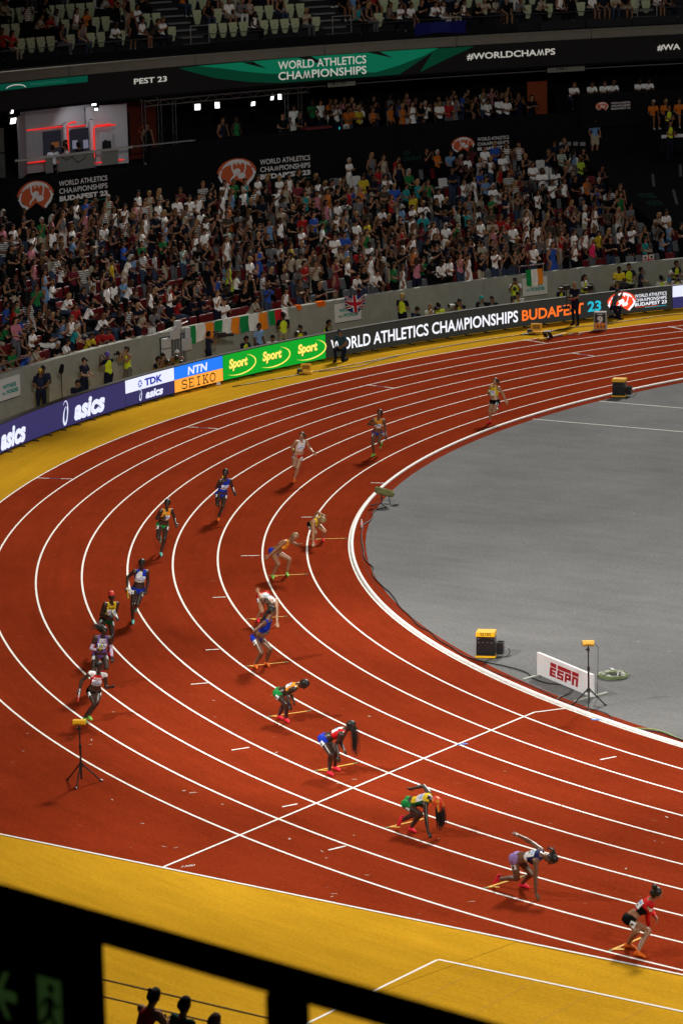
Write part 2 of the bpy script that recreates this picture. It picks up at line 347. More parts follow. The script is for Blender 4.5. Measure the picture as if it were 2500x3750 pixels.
# ------------------------------------------------------------------ concrete moat wall
wall = empty('concrete_wall', (0, 0, 0)); tag(wall, 'grey concrete wall in panels between the track boards and the crowd', 'wall')
j0 = 157.46 - 5.28 * 4; k = 0; a = j0
RW, ZW = 52.5, 1.68
GATE = (180.27, 181.93)
WS = [(191.58, 193.1), (169.72, 171.22), (159.3, 160.62)]
while a < 214:
    MB().revolve([(RW, .0), (RW, ZW - .02), (RW + .02, ZW), (RW + .22, ZW), (RW + .22, .0)], a + .012, a + 5.28 - .012, .6).build('wall_panel', CONC, wall); a += 5.28
for a0, a1 in [(x0 - .25, x1 + .25) for x0, x1 in WS]: MB().revolve([(RW - .03, .70), (RW - .03, .76), (RW - .003, .80), (RW - .003, .70)], a0, a1, .5).build('wall_ledge', CONC, wall)

# ------------------------------------------------------------------ stands
def terrace(name, R0, z0, tread, rise, n, a0, a1, m):
    prof = [(R0, z0 - 1.0)]
    for k in range(n): prof += [(R0 + k * tread, z0 + k * rise), (R0 + (k + 1) * tread, z0 + k * rise)]
    struct(name, MB().revolve(prof, a0, a1, 1., closed=False), m)
NROW = 11
RK = lambda k: 52.75 + .8 * k
ZK = lambda k: 1.0 + .33 * k
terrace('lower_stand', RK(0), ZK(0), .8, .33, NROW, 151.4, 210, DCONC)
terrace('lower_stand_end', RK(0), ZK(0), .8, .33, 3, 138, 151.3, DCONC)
ARC0, ARC1 = 132, 212
struct('back_wall', MB().revolve([(63.2, 3.0), (63.2, 6.22), (63.4, 6.22), (63.4, 3.0)], ARC0, ARC1, 1.), BLK)
struct('concourse_parapet', MB().revolve([(63.2, 6.222), (63.2, 6.9), (63.4, 6.9), (63.4, 6.222)], ARC0, 170.9, 1.), BLK)
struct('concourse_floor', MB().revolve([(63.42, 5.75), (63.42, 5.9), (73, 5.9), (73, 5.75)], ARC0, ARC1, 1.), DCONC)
struct('concourse_rear_wall', MB().revolve([(72.6, 5.9), (72.6, 8.8), (72.9, 8.8), (72.9, 5.9)], ARC0, ARC1, 1.), BLK)
struct('upper_deck', MB().revolve([(64.06, 8.82), (64.06, 8.9), (64.2, 10.38), (64.95, 10.38), (78, 10.6), (78, 8.82)], ARC0, ARC1, 1.), BLK)
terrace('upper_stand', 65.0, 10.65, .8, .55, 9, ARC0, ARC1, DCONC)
RSH = M('roof_sheet', (.06, .06, .06), .8)
struct('stadium_roof', MB().revolve([(68.5, 17.6), (68.5, 18.2), (100, 21.5), (100, 20.9)], 95, 170, 3.), RSH)  # unseen; inner edge held back so the sun reaches the track
struct('stadium_roof_end', MB().revolve([(53.0, 16.6), (53.0, 17.2), (100, 21.5), (100, 20.9)], 170.05, 240, 3.), RSH)  # unseen; inner edge drawn inward to darken the left stand and track
struct('near_stand_roof', MB().box((10, -90, 23), (190, 70, .5)), RSH)
BOWL = M('bowl_dark', (.025, .025, .028), .9, .1, .4, .6)
for nm_, c_, d_ in (('far_straight_stand', (40, 66, 10), (230, 6, 21)), ('far_end_stand', (150, -10, 10), (6, 190, 21)), ('near_stand_back', (40, -128, 11), (230, 6, 24))): struct(nm_, MB().box(c_, d_), BOWL)
struct('far_straight_roof', MB().box((40, 78, 22), (230, 34, .6)), RSH)
struct('stand_rear_wall', MB().revolve([(78, 0), (78, 17.), (78.3, 17.), (78.3, 0)], 95, 235, 3.), BLK)
fas = empty('deck_fascia'); tag(fas, 'long concrete edge beam of the upper deck above the banner ribbon', 'fascia')
a = ARC0
while a < ARC1 - .1:
    MB().revolve([(64.0, 10.0), (64.0, 10.33), (63.96, 10.34), (63.96, 10.41), (64.2, 10.41), (64.05, 10.0)], a, a + 5.96, 1.).build('fascia_panel', FCONC, fas); a += 6
gl = empty('deck_balustrade'); tag(gl, 'dark glazed balustrade with steel rail along the front of the upper seats', 'balustrade')
a = 138
GLS = M('smoked_glass', (.01, .01, .012), .08, .5, alpha=1.)
while a < 190:
    MB().revolve([(64.5, 10.42), (64.5, 10.80), (64.52, 10.80), (64.52, 10.42)], a, a + 1.96, 1.).build('glass_panel', GLS, gl); a += 2
MB().revolve([(64.49, 11.15), (64.49, 11.18), (64.53, 11.18), (64.53, 11.15)], 138, 190, 1.).build('handrail', M('dark_steel', (.05, .05, .05), .4, metal=.6), gl)
po = MB()
# black cover over the stair block at the right end of the lower stand
cover = struct('stair_cover', MB().revolve([(55.0, 1.2), (55.2, 2.35), (62.9, 5.2), (63.1, 5.2), (63.1, 1.2)], 136, 151.25, 1.), BLK)
gs = M('step_edge', (.09, .09, .095), .8)
for a_, r0, r1 in [(149.3, 57.6, 58.9), (149.1, 56.2, 57.3), (149.5, 59.3, 60.4), (147.9, 60.0, 61.1), (147.7, 58.2, 59.2), (146.9, 56.8, 57.8)]:
    zz = lambda r: 2.35 + (r - 55.2) / 7.7 * 2.85 + .02
    p0, p1 = P(r0, a_, zz(r0)), P(r1, a_ - .5, zz(r1)); n = P(1, a_ + 90) * .07
    MB().add([p0 + n, p0 - n, p1 - n, p1 + n], [(0, 1, 2, 3)]).build('step_strip', gs, cover)

# floodlights along the edge of the near roof
def floodlight(lab, x, y, z, aim, power):
    o = empty('floodlight', (x, y, z)); tag(o, lab, 'floodlight', 'floodlights on the edge of the near roof')
    d = unit3(np.array(aim) - np.array((x, y, z))); q = Vector(d).to_track_quat('-Z', 'Y'); R3 = np.array(q.to_matrix())
    hb = MB().box((0, 0, .12), (1.1, .8, .26)); hb.V = [tuple(R3 @ np.array(v)) for v in hb.V]; hb.build('housing', BLKM, o)
    lb = MB().box((0, 0, -.02), (1.0, .7, .02)); lb.V = [tuple(R3 @ np.array(v)) for v in lb.V]; lb.build('lens', EM('flood_lens', (1., .97, .9), 8.), o)
    MB().cyl((0, 0, .2), (0, 0, .9), .05).build('bracket', BLKM, o)
    ld = bpy.data.lights.new('floodlight_beam', 'SPOT'); ld.energy = power; ld.color = (1., .955, .88); ld.spot_size = R_(40); ld.spot_blend = .45; ld.shadow_soft_size = .9
    lo = bpy.data.objects.new('floodlight_beam', ld); link(lo); lo.location = np.array((x, y, z)) + d * .4; lo.rotation_euler = q.to_euler()
def unit3(v): return v / np.linalg.norm(v)
for i_, (x_, ax_, ay_, kw_) in enumerate(((-34, -8, -37, 27), (-26, -15, -31, 27), (-6, -36, -3, 34), (4, -25, -25, 14), (24, -10, -41, 18), (38, -2, -44, 20))):
    floodlight('floodlight on the near roof edge, %s from the left' % ('first', 'second', 'third', 'fourth', 'fifth', 'sixth')[i_], x_, -55.6, 21.9, (ax_, ay_, 0), kw_ * 1000)

# ------------------------------------------------------------------ ribbon on the deck edge
def ringpart(name, art, R, al, z0, m, parent, off=0.):
    b = MB()
    for V2, Fc in art:
        V, f = onring(V2, Fc, R - off, al, z0); b.add(V, f)
    return b.build(name, m, parent)
def lettering(body, R, al, ar, z0, z1, m, parent, bold=0., shear=0., space=1., off=.02, name='lettering'):
    V, f = fit2d(body, abs(al - ar) * PI / 180 * R, z1 - z0, bold, shear, space); return ringpart(name, [(V, f)], R, al, z0, m, parent, off)
rib = empty('ribbon_banner'); tag(rib, 'long black and green banner ribbon with pale event lettering under the upper deck', 'banner')
RBK = M('ribbon_black', (.008, .008, .009), .7); RG1 = EM('ribbon_green', (.002, .095, .048)); RG2 = EM('ribbon_dark_green', (.001, .028, .014)); RTX = EM('ribbon_letter', (.40, .38, .34))
MB().revolve([(64.02, 8.92), (64.02, 9.985), (64.1, 9.985), (64.1, 8.92)], ARC0, 200, 1.).build('ribbon_backing', RBK, rib)
def arcw(a): return (167.9 - a) * PI / 180 * 64
W_ = arcw(155.2)
ringpart('ribbon_field', [(np.array([(0, 1.0), (.5, .93), (1.4, .80), (2.4, .62), (3.6, .46), (5.0, .34), (7.6, .26), (9.2, .16), (10.4, .4), (11.6, .72), (12.4, 1.02), (6, 1.03)]), [tuple(range(12))])], 64, 167.9, 8.95, RG1, rib, .012)
ringpart('ribbon_field', [(np.array([(-1., .98), (0, 1.0), (1.2, .82), (2.4, .61), (3.6, .45), (5., .33), (7.6, .24), (9.2, .14), (9.2, .0), (4.2, .03), (2.6, .18), (.9, .45), (-.4, .8)]), [tuple(range(13))]), (np.array([(9.2, .14), (10.4, .4), (11.6, .72), (12.4, 1.0), (14.2, 1.0), (13.0, .6), (11.4, .03), (9.2, 0)]), [tuple(range(8))])], 64, 167.9, 8.95, RG2, rib, .008)
for sh_ in (poly((2.3, 1.0), (2.9, 1.0), (3.6, .66)), poly((5.2, 1.03), (5.9, 1.03), (6.9, .55)), poly((8.8, 1.03), (9.4, 1.03), (10.1, .72)), poly((10.4, .02), (11.4, .02), (12.1, .86))): ringpart('ribbon_notch', [sh_], 64, 167.9, 8.95, RBK, rib, .016)
lettering('WORLD ATHLETICS', 64, 164.15, 160.1, 9.53, 9.87, RTX, rib, .012); lettering('CHAMPIONSHIPS', 64, 164.15, 160.1, 9.09, 9.43, RTX, rib, .012)
lettering('#WORLDCHAMPS', 64, 155.54, 151.6, 9.36, 9.66, RTX, rib, .018); lettering('PEST 23', 64, 170.92, 169.36, 9.44, 9.66, RTX, rib, .018); lettering('#WA', 64, 147.1, 146.1, 9.30, 9.58, RTX, rib, .018)
ringpart('ribbon_field', [poly((0, .05), (4.9, .05), (4.9, .30), (0, .30))], 64, 177.5, 9.66, EM('ribbon_dim_green', (.001, .05, .03)), rib, .012)
ringpart('ribbon_stroke', [stroke(arc2(1.0, -.02, .55, .16, 160, 10, 10), .04)], 64, 177.5, 9.74, RTX, rib, .02)
lettering('WORLD ATHLETICS', 64, 175.9, 174.2, 9.80, 9.87, EM('ribbon_dim_letter', (.02, .12, .09)), rib)
tr = MB().revolve([(64.3, 8.66), (64.3, 8.70), (64.34, 8.70), (64.34, 8.66)], 140, 168, 1.)
tag(tr.build('lighting_rail', M('rail_grey', (.18, .18, .18), .35, metal=.8)), 'thin grey rail hanging below the banner ribbon', 'rail')

# ------------------------------------------------------------------ LED perimeter boards
def led(label, a0, a1, mats):
    o = empty('led_board', tuple(P(50.1, (a0 + a1) / 2))); o['_c'] = 0; del o['_c']
    tag(o, label, 'advert board', 'led boards round the bend')
    base = o.location.copy()
    return o
def ledpart(b, name, m, o, smooth=False):
    b.V = [(v[0] - o.location[0], v[1] - o.location[1], v[2]) for v in b.V]; return b.build(name, m, o, smooth)
def led_frame(o, al, ar):
    ledpart(MB().revolve([(50.0, .05), (50.0, 1.0), (50.22, 1.0), (50.22, .05)], ar + .01, al - .01, .5), 'cabinet', BLKM, o)
    n = int((al - ar) * PI / 180 * 50 / .96)
    for k in range(n):
        a = al - (k + .7) / n * (al - ar); ledpart(MB().box(P(49.98, a, .022), (.34, .05, .03), R_(a)).box(P(50.12, a, .04), (.06, .06, .06), R_(a)), 'foot', BLKM, o)
def led_area(o, al, ar, z0, z1, m, name='screen', R=49.99):
    ledpart(MB().revolve([(R, z0), (R, z1)], ar, al, .5, closed=False), name, m, o)
def led_art(o, art, al, z0, m, name='lettering', R=49.975):
    b = MB()
    for V2, Fc in art:
        V, f = onring(V2, Fc, R, al, z0); b.add(V, f)
    ledpart(b, name, m, o)
def led_text(o, body, al, ar, z0, z1, m, bold=.0, shear=0., R=49.975, name='lettering'):
    led_art(o, [fit2d(body, (al - ar) * PI / 180 * R, z1 - z0, bold, shear)], al, z0, m, name, R)
def serif(body, wd, ht):
    """slab-serif capitals cut from bars: S E I K O"""
    art = []; n = len(body); cw = wd / n; t = ht * .13
    def bar(x, y, w_, h_): art.append(poly((x, y), (x + w_, y), (x + w_, y + h_), (x, y + h_)))
    for i, ch in enumerate(body):
        x = i * cw; w_ = cw * .84; th = ht * .16
        if ch == 'S':
            art.append(stroke(np.vstack([arc2(x + w_ * .5, ht * .73, w_ * .42, ht * .22, 25, 245, 10), arc2(x + w_ * .5, ht * .27, w_ * .42, ht * .22, 65, -155, 10)]), th * .9)); bar(x + w_ * .84, ht * .66, t * .5, ht * .3); bar(x + .0, ht * .04, t * .5, ht * .3)
        elif ch == 'E': bar(x + w_ * .14, 0, th, ht); bar(x, 0, w_ * .92, t); bar(x, ht - t, w_ * .92, t); bar(x + w_ * .3, ht * .45, w_ * .4, t); bar(x + w_ * .84, t, t * .6, ht * .2); bar(x + w_ * .84, ht * .67, t * .6, ht * .2)
        elif ch == 'I': bar(x + w_ * .42, 0, th, ht); bar(x + w_ * .2, 0, w_ * .62, t); bar(x + w_ * .2, ht - t, w_ * .62, t)
        elif ch == 'K': bar(x + w_ * .14, 0, th, ht); bar(x, 0, w_ * .45, t); bar(x, ht - t, w_ * .45, t); art.append(stroke([(x + w_ * .3, ht * .42), (x + w_ * .86, ht * .95)], th * .7)); art.append(stroke([(x + w_ * .45, ht * .55), (x + w_ * .92, ht * .05)], th)); bar(x + w_ * .62, 0, w_ * .36, t); bar(x + w_ * .62, ht - t, w_ * .34, t)
        elif ch == 'O': art.append(stroke(arc2(x + w_ * .5, ht * .5, w_ * .43, ht * .44, 0, 360, 22), th * .9))
    return art
def swirl(h):
    a = np.vstack([arc2(.30 * h, .42 * h, .17 * h, .36 * h, 100, 430, 26)]); a[:, 0] += a[:, 1] * .22
    w_ = np.r_[np.linspace(.03, .13, 10), np.linspace(.13, .05, 16)] * h
    b = arc2(.27 * h, .60 * h, .24 * h, .42 * h, 140, -20, 14); b[:, 0] += b[:, 1] * .16
    return [stroke(a, w_), stroke(b, np.linspace(.02, .08, 14) * h)]
o = led('long purple advert board with white asics lettering before the leftmost photographers', 188.43, 203, None); led_frame(o, 206, 188.43); led_area(o, 206, 188.44, .07, .97, LPUR)
led_text(o, 'asics', 198.75, 196.5, .12, .78, LW, .05, .22); led_art(o, swirl(.80), 193.5, .12, LW); led_text(o, 'asics', 192.45, 190.02, .16, .82, LW, .05, .22); led_art(o, swirl(.80), 199.9, .12, LW)
o = led('advert board split white TDK above dark asics lettering, left of the blue one', 184.86, 188.43, None); led_frame(o, 188.43, 184.86); led_area(o, 188.42, 184.87, .52, .97, LW); led_area(o, 188.42, 184.87, .07, .518, LPUR)
led_text(o, 'TDK', 187.02, 185.72, .60, .86, LNAV, .045)
tri = []
for i in range(6):
    a0, a1 = R_(60 * i + 90), R_(60 * i + 150); c = (.17, .16); r = .15
    tri.append(poly((c[0] + .25 * r * math.cos((a0 + a1) / 2), c[1] + .25 * r * math.sin((a0 + a1) / 2)), (c[0] + r * .95 * math.cos(a0 + .12), c[1] + r * .95 * math.sin(a0 + .12)), (c[0] + r * .95 * math.cos(a1 - .12), c[1] + r * .95 * math.sin(a1 - .12))))
led_art(o, tri, 187.55, .57, LNAV, 'logo'); led_art(o, swirl(.36), 187.5, .13, LW, 'logo'); led_text(o, 'asics', 186.98, 185.7, .15, .43, LW, .05, .22)
o = led('advert board split blue NTN above amber SEIKO lettering', 181.48, 184.86, None); led_frame(o, 184.86, 181.48); led_area(o, 184.85, 181.49, .52, .97, LBLU); led_area(o, 184.85, 181.49, .07, .518, LORA)
led_text(o, 'NTN', 183.92, 182.55, .58, .87, LW, .03, .1); led_art(o, serif('SEIKO', 2.14, .33), 184.38, .12, LBRN)
o = led('bright green advert board with three yellow Sport words and swooshes', 174.72, 181.48, None); led_frame(o, 181.48, 174.72); led_area(o, 181.47, 174.73, .07, .97, LGRN)
for al in (181.08, 178.83, 176.52):
    led_text(o, 'Sport', al - .02, al - 1.28, .31, .76, LBRN, .07, .12, 49.982, 'letter_shadow'); led_text(o, 'Sport', al, al - 1.26, .33, .78, LYEL, .05, .12, 49.972)
    led_art(o, [stroke(arc2(.55, .50, 1.02, .36, -130, 62, 16), np.r_[np.linspace(.0, .05, 5), np.linspace(.05, .06, 6), np.linspace(.06, .0, 5)])], al, .02, LYEL, 'swoosh')
o = led('longest dark board reading WORLD ATHLETICS CHAMPIONSHIPS with orange and teal words', 154.39, 174.72, None); led_frame(o, 174.72, 154.39); led_area(o, 174.71, 154.40, .07, .97, LDRK)
led_text(o, 'WORLD ATHLETICS CHAMPIONSHIPS', 174.4, 163.1, .26, .72, LTXT, .016); led_text(o, 'BUDAPEST', 162.87, 159.35, .27, .70, LORG, .022); led_text(o, '23', 159.12, 158.36, .30, .72, LTEA, .03)
rd, wh = emblem(.78); led_art(o, rd, 157.22, .55, LRED, 'emblem'); led_art(o, wh, 157.22, .55, LTXT, 'emblem_stroke', 49.968)
for s_, z0 in (('WORLD ATHLETICS', .66), ('CHAMPIONSHIPS', .49)): led_text(o, s_, 156.48, 154.72, z0, z0 + .13, LTXT, .006)
led_text(o, 'BUDAPEST 23', 156.48, 154.72, .31, .45, LTXT, .022); led_art(o, [poly((0, 0), (1.1, 0), (1.1, .015), (0, .015))], 156.45, .26, LRED, 'underline'); led_art(o, [poly((.45, 0), (1.5, 0), (1.5, .015), (.45, .015))], 156.45, .22, LTEA, 'underline')
o = led('rightmost advert board, white above purple, beyond the dark one', 141, 154.39, None); led_frame(o, 154.39, 141); led_area(o, 154.38, 141, .52, .97, LW); led_area(o, 154.38, 141, .07, .518, LPUR)
# ================================================================== PEOPLE: one continuous skin per figure
UP = np.array([0., 0., 1.])
def unit(v): v = np.asarray(v, float); return v / (np.linalg.norm(v) + 1e-9)
def ell(c, ax, seg=12, rg=8):
    V = []; Fc = []
    for i in range(rg + 1):
        ph = PI * i / rg
        for j in range(seg):
            a = 2 * PI * j / seg; V.append(c + ax[0] * math.sin(ph) * math.cos(a) + ax[1] * math.sin(ph) * math.sin(a) + ax[2] * math.cos(ph))
    for i in range(rg):
        for j in range(seg): Fc.append((i * seg + j, i * seg + (j + 1) % seg, (i + 1) * seg + (j + 1) % seg, (i + 1) * seg + j))
    return V, Fc
def capsule(p, q, r1, r2, seg=10):
    p, q = np.array(p, float), np.array(q, float); d = unit(q - p)
    a = unit(np.cross(d, [0, 0, 1.] if abs(d[2]) < .9 else [1., 0, 0])); b = np.cross(d, a)
    an = np.arange(seg) * 2 * PI / seg; c = np.cos(an)[:, None] * a + np.sin(an)[:, None] * b; rings = []
    for ph in (-85, -45, 0): rings.append(p + d * r1 * math.sin(R_(ph)) + c * r1 * math.cos(R_(ph)))
    for ph in (0, 45, 85): rings.append(q + d * r2 * math.sin(R_(ph)) + c * r2 * math.cos(R_(ph)))
    V = np.vstack(rings); n = seg; Fc = []
    for k in range(5):
        for i in range(n): Fc.append((k * n + i, k * n + (i + 1) % n, (k + 1) * n + (i + 1) % n, (k + 1) * n + i))
    return V, Fc + [tuple(range(n))[::-1], tuple(range(5 * n, 6 * n))]
def voxel(mb, size, smooth=2, deci=None):
    me = bpy.data.meshes.new('t'); me.from_pydata([tuple(map(float, v)) for v in mb.V], [], mb.F); ob = bpy.data.objects.new('t', me); COL.objects.link(ob)
    r = ob.modifiers.new('r', 'REMESH'); r.mode = 'VOXEL'; r.voxel_size = size
    if smooth: s = ob.modifiers.new('s', 'SMOOTH'); s.factor = .5; s.iterations = smooth
    out = []
    for dc in (deci or [None]):
        if dc: d = ob.modifiers.new('d', 'DECIMATE'); d.ratio = dc
        dg = bpy.context.evaluated_depsgraph_get(); out.append(bpy.data.meshes.new_from_object(ob.evaluated_get(dg)))
    bpy.data.objects.remove(ob); bpy.data.meshes.remove(me)
    return out
def figure(J, f, o):
    """J joints, f facing; returns (mesh builder, bones). bones: (tag, p, q, r1, r2)"""
    s = o.get('s', 1.); mb = MB(); B = []; fat = o.get('fat', 1.)
    def cp(t, p, q, r1, r2, bone=True):
        mb.add(*capsule(p, q, r1 * s, r2 * s)); 
        if bone: B.append((t, np.array(p, float), np.array(q, float), r1 * s, r2 * s))
    pm = (J['rh'] + J['lh']) / 2; nk = J['nk']; ax = nk - pm; L = np.linalg.norm(ax); ax = ax / L
    hl = unit(J['rh'] - J['lh']); shl = unit(J['rs'] - J['ls']); hl = unit(hl - ax * hl.dot(ax)); shl = unit(shl - ax * shl.dot(ax))
    rings = []
    for t, wd, dp in [(-.13, .07, .06), (-.05, .135, .10), (.06, .165, .118), (.16, .160, .112), (.38, .122, .092), (.6, .142, .104), (.8, .165, .100), (.93, .125, .078), (1.02, .06, .055)]:
        lt = unit(hl * (1 - max(0, min(1, t))) + shl * max(0, min(1, t))); dpv = np.cross(ax, lt); a = np.arange(16) * 2 * PI / 16
        rings.append(pm + ax * L * t + np.cos(a)[:, None] * lt * wd * s * fat + np.sin(a)[:, None] * dpv * dp * s * fat)
    mb.loft(rings); B.append(('torso', pm - ax * .02, nk - ax * .10, .125 * s, .115 * s))
    front = np.cross(ax, shl)
    if o.get('bust'):
        for k in (-1, 1): cp('torso', pm + ax * L * .66 + front * .06 * s + shl * .065 * s * k, pm + ax * L * .62 + front * .07 * s + shl * .065 * s * k, .055, .055)
    hu = unit(J['hd'] - nk); ff = o.get('face', f); ff = unit(ff - hu * np.dot(ff, hu)); fl = np.cross(ff, hu); hd = J['hd']
    mb.add(*ell(hd + hu * .012 * s, (fl * .074 * s, ff * .092 * s, hu * .112 * s)))
    mb.add(*capsule(hd - hu * .02 * s + ff * .015 * s, hd - hu * .085 * s + ff * .048 * s, .06 * s, .032 * s)); mb.add(*capsule(hd + ff * .088 * s + hu * .012 * s, hd + ff * .104 * s - hu * .02 * s, .010 * s, .016 * s))
    for k in (-1, 1): mb.add(*capsule(hd + fl * .076 * s * k + hu * .015 * s, hd + fl * .078 * s * k - hu * .015 * s, .014 * s, .012 * s))
    B.append(('head', hd - hu * .05 * s + ff * .02 * s, hd + hu * .03 * s, .06 * s, .086 * s))
    cp('neck', nk - hu * .03 * s, hd - hu * .05 * s, .058, .05)
    for q, k in (('r', 1), ('l', -1)):
        S, E, W, H, K, A_ = [J[q + c] for c in 'sewhka']
        cp('sh', nk * .6 + S * .4 - ax * .02, S, .055, .058); cp('ua', S, E, .052 * fat, .040); cp('fa', E, E + (W - E) * .35, .041, .041); B.pop(); cp('fa', E + (W - E) * .35, W, .041, .027); B.pop(); B.append(('fa', E, W, .042 * s, .028 * s))
        if o.get('sleeve'): cp('sleeve', S, S + (E - S) * o['sleeve'], .064 * fat, .062 * fat)
        if o.get('long_sleeve'): cp('sleeve', S, E, .058, .048); cp('sleeve', E, E + (W - E) * .9, .047, .036)
        hdv = o.get(q + 'hand', unit(W - E)); hdv = unit(hdv); side = unit(np.cross(hdv, o.get(q + 'palm', unit(np.cross(fl, UP)) + 1e-3)))
        up_ = np.cross(side, hdv); c1 = W + hdv * .075 * s
        mb.add(*capsule(W + hdv * .02 * s + side * .016 * s, c1 + side * .022 * s, .020 * s, .018 * s)); mb.add(*capsule(W + hdv * .02 * s - side * .016 * s, c1 - side * .022 * s, .020 * s, .018 * s)); B.append(('hand', W, c1 + hdv * .08 * s, .034 * s, .03 * s))
        if o.get('fingers'):
            curl = o.get(q + 'curl', .35)
            for i, (off, ln) in enumerate([(-.033, .066), (-.011, .078), (.011, .074), (.033, .058)]):
                b0 = c1 + side * off * s; d1 = unit(hdv + up_ * curl * .6 + side * off * 5); m1 = b0 + d1 * ln * .55 * s; d2 = unit(hdv + up_ * curl * 1.8 + side * off * 5)
                mb.add(*capsule(b0, m1, .0105 * s, .010 * s, 6)); mb.add(*capsule(m1, m1 + d2 * ln * .5 * s, .010 * s, .0085 * s, 6))
            t0 = W + hdv * .03 * s + side * .03 * s * -k; d1 = unit(hdv * .6 + side * -k * .8 + up_ * curl * .5); t1 = t0 + d1 * .045 * s
            mb.add(*capsule(t0, t1, .013 * s, .011 * s, 6)); mb.add(*capsule(t1, t1 + unit(d1 + hdv * .5) * .03 * s, .011 * s, .009 * s, 6))
        th = 1.12 if o.get('trousers') else 1.
        cp('glute', H - front * .035 * s + ax * .0, H - front * .03 * s + (K - H) * .12, .092 * fat, .09 * fat)
        cp('thigh', H, H + (K - H) * .5, .088 * fat * th, .076 * th); B.pop(); cp('thigh', H + (K - H) * .5, K, .076 * th, .055 * th); B.pop(); B.append(('thigh', H, K, .09 * s, .056 * s))
        sd = unit(A_ - K); bk = -o.get('fwd', f); bk = unit(bk - sd * np.dot(bk, sd))
        cp('shin', K, K + (A_ - K) * .34 + bk * .016 * s, .054 * th, .056 * th); B.pop(); cp('shin', K + (A_ - K) * .34 + bk * .016 * s, A_, .056 * th, .037 * th); B.pop(); B.append(('shin', K, A_, .056 * s, .038 * s))
        if o.get('shorts'): cp('short', H, H + (K - H) * o['shorts'], .105 * fat, .098)
        fd = o.get(q + 'foot')
        if fd is None:
            if A_[2] < .16: fd = unit(np.array([f[0], f[1], 0.]) + .12 * shl * k * np.array([1, 1, 0])); dn = -UP
            else: fw = unit(f - sd * np.dot(f, sd)) if abs(np.dot(f, sd)) < .9 else unit(UP * -1 - sd * np.dot(-UP, sd)); fd = unit(sd * .75 + fw * .75); dn = unit(sd * .7 - fw * .5)
        else: dn = -UP
        h = A_ + dn * .052 * s - fd * .045 * s; toe = A_ + dn * .064 * s + fd * .155 * s; mid = A_ + dn * .045 * s + fd * .06 * s
        cp('foot', h, mid, .040, .042); cp('foot', mid, toe, .042, .027); cp('foot', A_, h + fd * .03 * s, .04, .04)
    if o.get('skirt'):
        cK = (J['rk'] + J['lk']) / 2; a = np.arange(16) * 2 * PI / 16; rings = []
        for t, wd, dp in [(-.05, .16, .12), (.25, .19, .15), (o['skirt'], .22, .17)]:
            cc = pm + (cK - pm) * t; rings.append(cc + np.cos(a)[:, None] * hl * wd * s + np.sin(a)[:, None] * np.cross(ax, hl) * dp * s)
        mb.loft(rings); B.append(('short', pm, pm + (cK - pm) * o['skirt'], .14 * s, .17 * s))
    for hp in o.get('hair', []):
        p, q, r1, r2 = hp; P_ = lambda v: hd + (fl * v[0] + ff * v[1] + hu * v[2]) * s
        cp('hair', P_(p), P_(q), r1, r2)
    info = dict(pm=pm, ax=ax, L=L, lat=shl, front=front, hu=hu, ff=ff, fl=fl, hd=hd, s=s)
    return mb, B, info
def classify(me, B):
    n = len(me.polygons); c = np.empty(n * 3); me.polygons.foreach_get('center', c); c = c.reshape(-1, 3)
    best = np.full(n, 1e9); ti = np.zeros(n, int); tt = np.zeros(n)
    for i, (tg, p, q, r1, r2) in enumerate(B):
        d = q - p; t = np.clip(((c - p) @ d) / (d @ d + 1e-12), 0, 1); dist = np.linalg.norm(c - p - t[:, None] * d, axis=1) - (r1 + (r2 - r1) * t)
        k = dist < best; best[k] = dist[k]; ti[k] = i; tt[k] = t[k]
    return c, np.array([B[i][0] for i in ti]), tt
def paint(me, B, info, rules):
    c, tg, t = classify(me, B); s = ((c - info['pm']) @ info['ax']) / info['L']; x = (c - info['pm']) @ info['lat'] / info['s']; y = (c - info['pm']) @ info['front'] / info['s']
    idx = np.zeros(len(c), np.int32); env = dict(t=t, s=s, x=x, y=y, ax=np.abs(x), np=np)
    for tags, cond, slot in rules:
        m = np.isin(tg, tags.split()) if tags != '*' else np.ones(len(c), bool)
        if cond: m &= eval(cond, env)
        idx[m] = slot
    me.polygons.foreach_set('material_index', idx); me.polygons.foreach_set('use_smooth', np.ones(len(c), bool)); return c, tg
SHORT = [((0, -.008, .062), (0, -.036, .0), .086, .092)]
LONG = SHORT + [((0, -.07, .0), (0, -.085, -.2), .07, .05), ((.06, -.03, -.02), (.075, -.04, -.17), .035, .03), ((-.06, -.03, -.02), (-.075, -.04, -.17), .035, .03)]
BUN = SHORT + [((0, -.10, .06), (0, -.12, .07), .045, .04)]
CAPH = [((0, -.01, .045), (0, -.02, .03), .09, .09), ((0, .09, .05), (0, .14, .045), .035, .02)]
def pose(**k):
    d = dict(hd=(0, .03, 1.60), nk=(0, 0, 1.42), rs=(.18, 0, 1.40), ls=(-.18, 0, 1.40), re=(.25, -.02, 1.12), le=(-.25, -.02, 1.12), rw=(.25, .08, .88), lw=(-.25, .08, .88),
             rh=(.09, 0, .92), lh=(-.09, 0, .92), rk=(.11, .03, .50), lk=(-.11, .03, .50), ra=(.12, -.02, .09), la=(-.12, -.02, .09)); d.update(k)
    return {a: np.array(b, float) for a, b in d.items()}
def mir(d): return {('l' + k[1:] if k[0] == 'r' else k): v for k, v in d.items()} | {('l' + k[1:]): (-v[0], v[1], v[2]) for k, v in d.items() if k[0] == 'r'}
def both(re, rw): return dict(re=re, rw=rw, le=(-re[0], re[1], re[2]), lw=(-rw[0], rw[1], rw[2]))
SIT = dict(rh=(.09, -.1, .50), lh=(-.09, -.1, .50), rk=(.13, .32, .50), lk=(-.13, .32, .50), ra=(.13, .30, .09), la=(-.13, .30, .09), nk=(0, -.04, .99), hd=(0, .02, 1.17), rs=(.18, -.03, .97), ls=(-.18, -.03, .97))
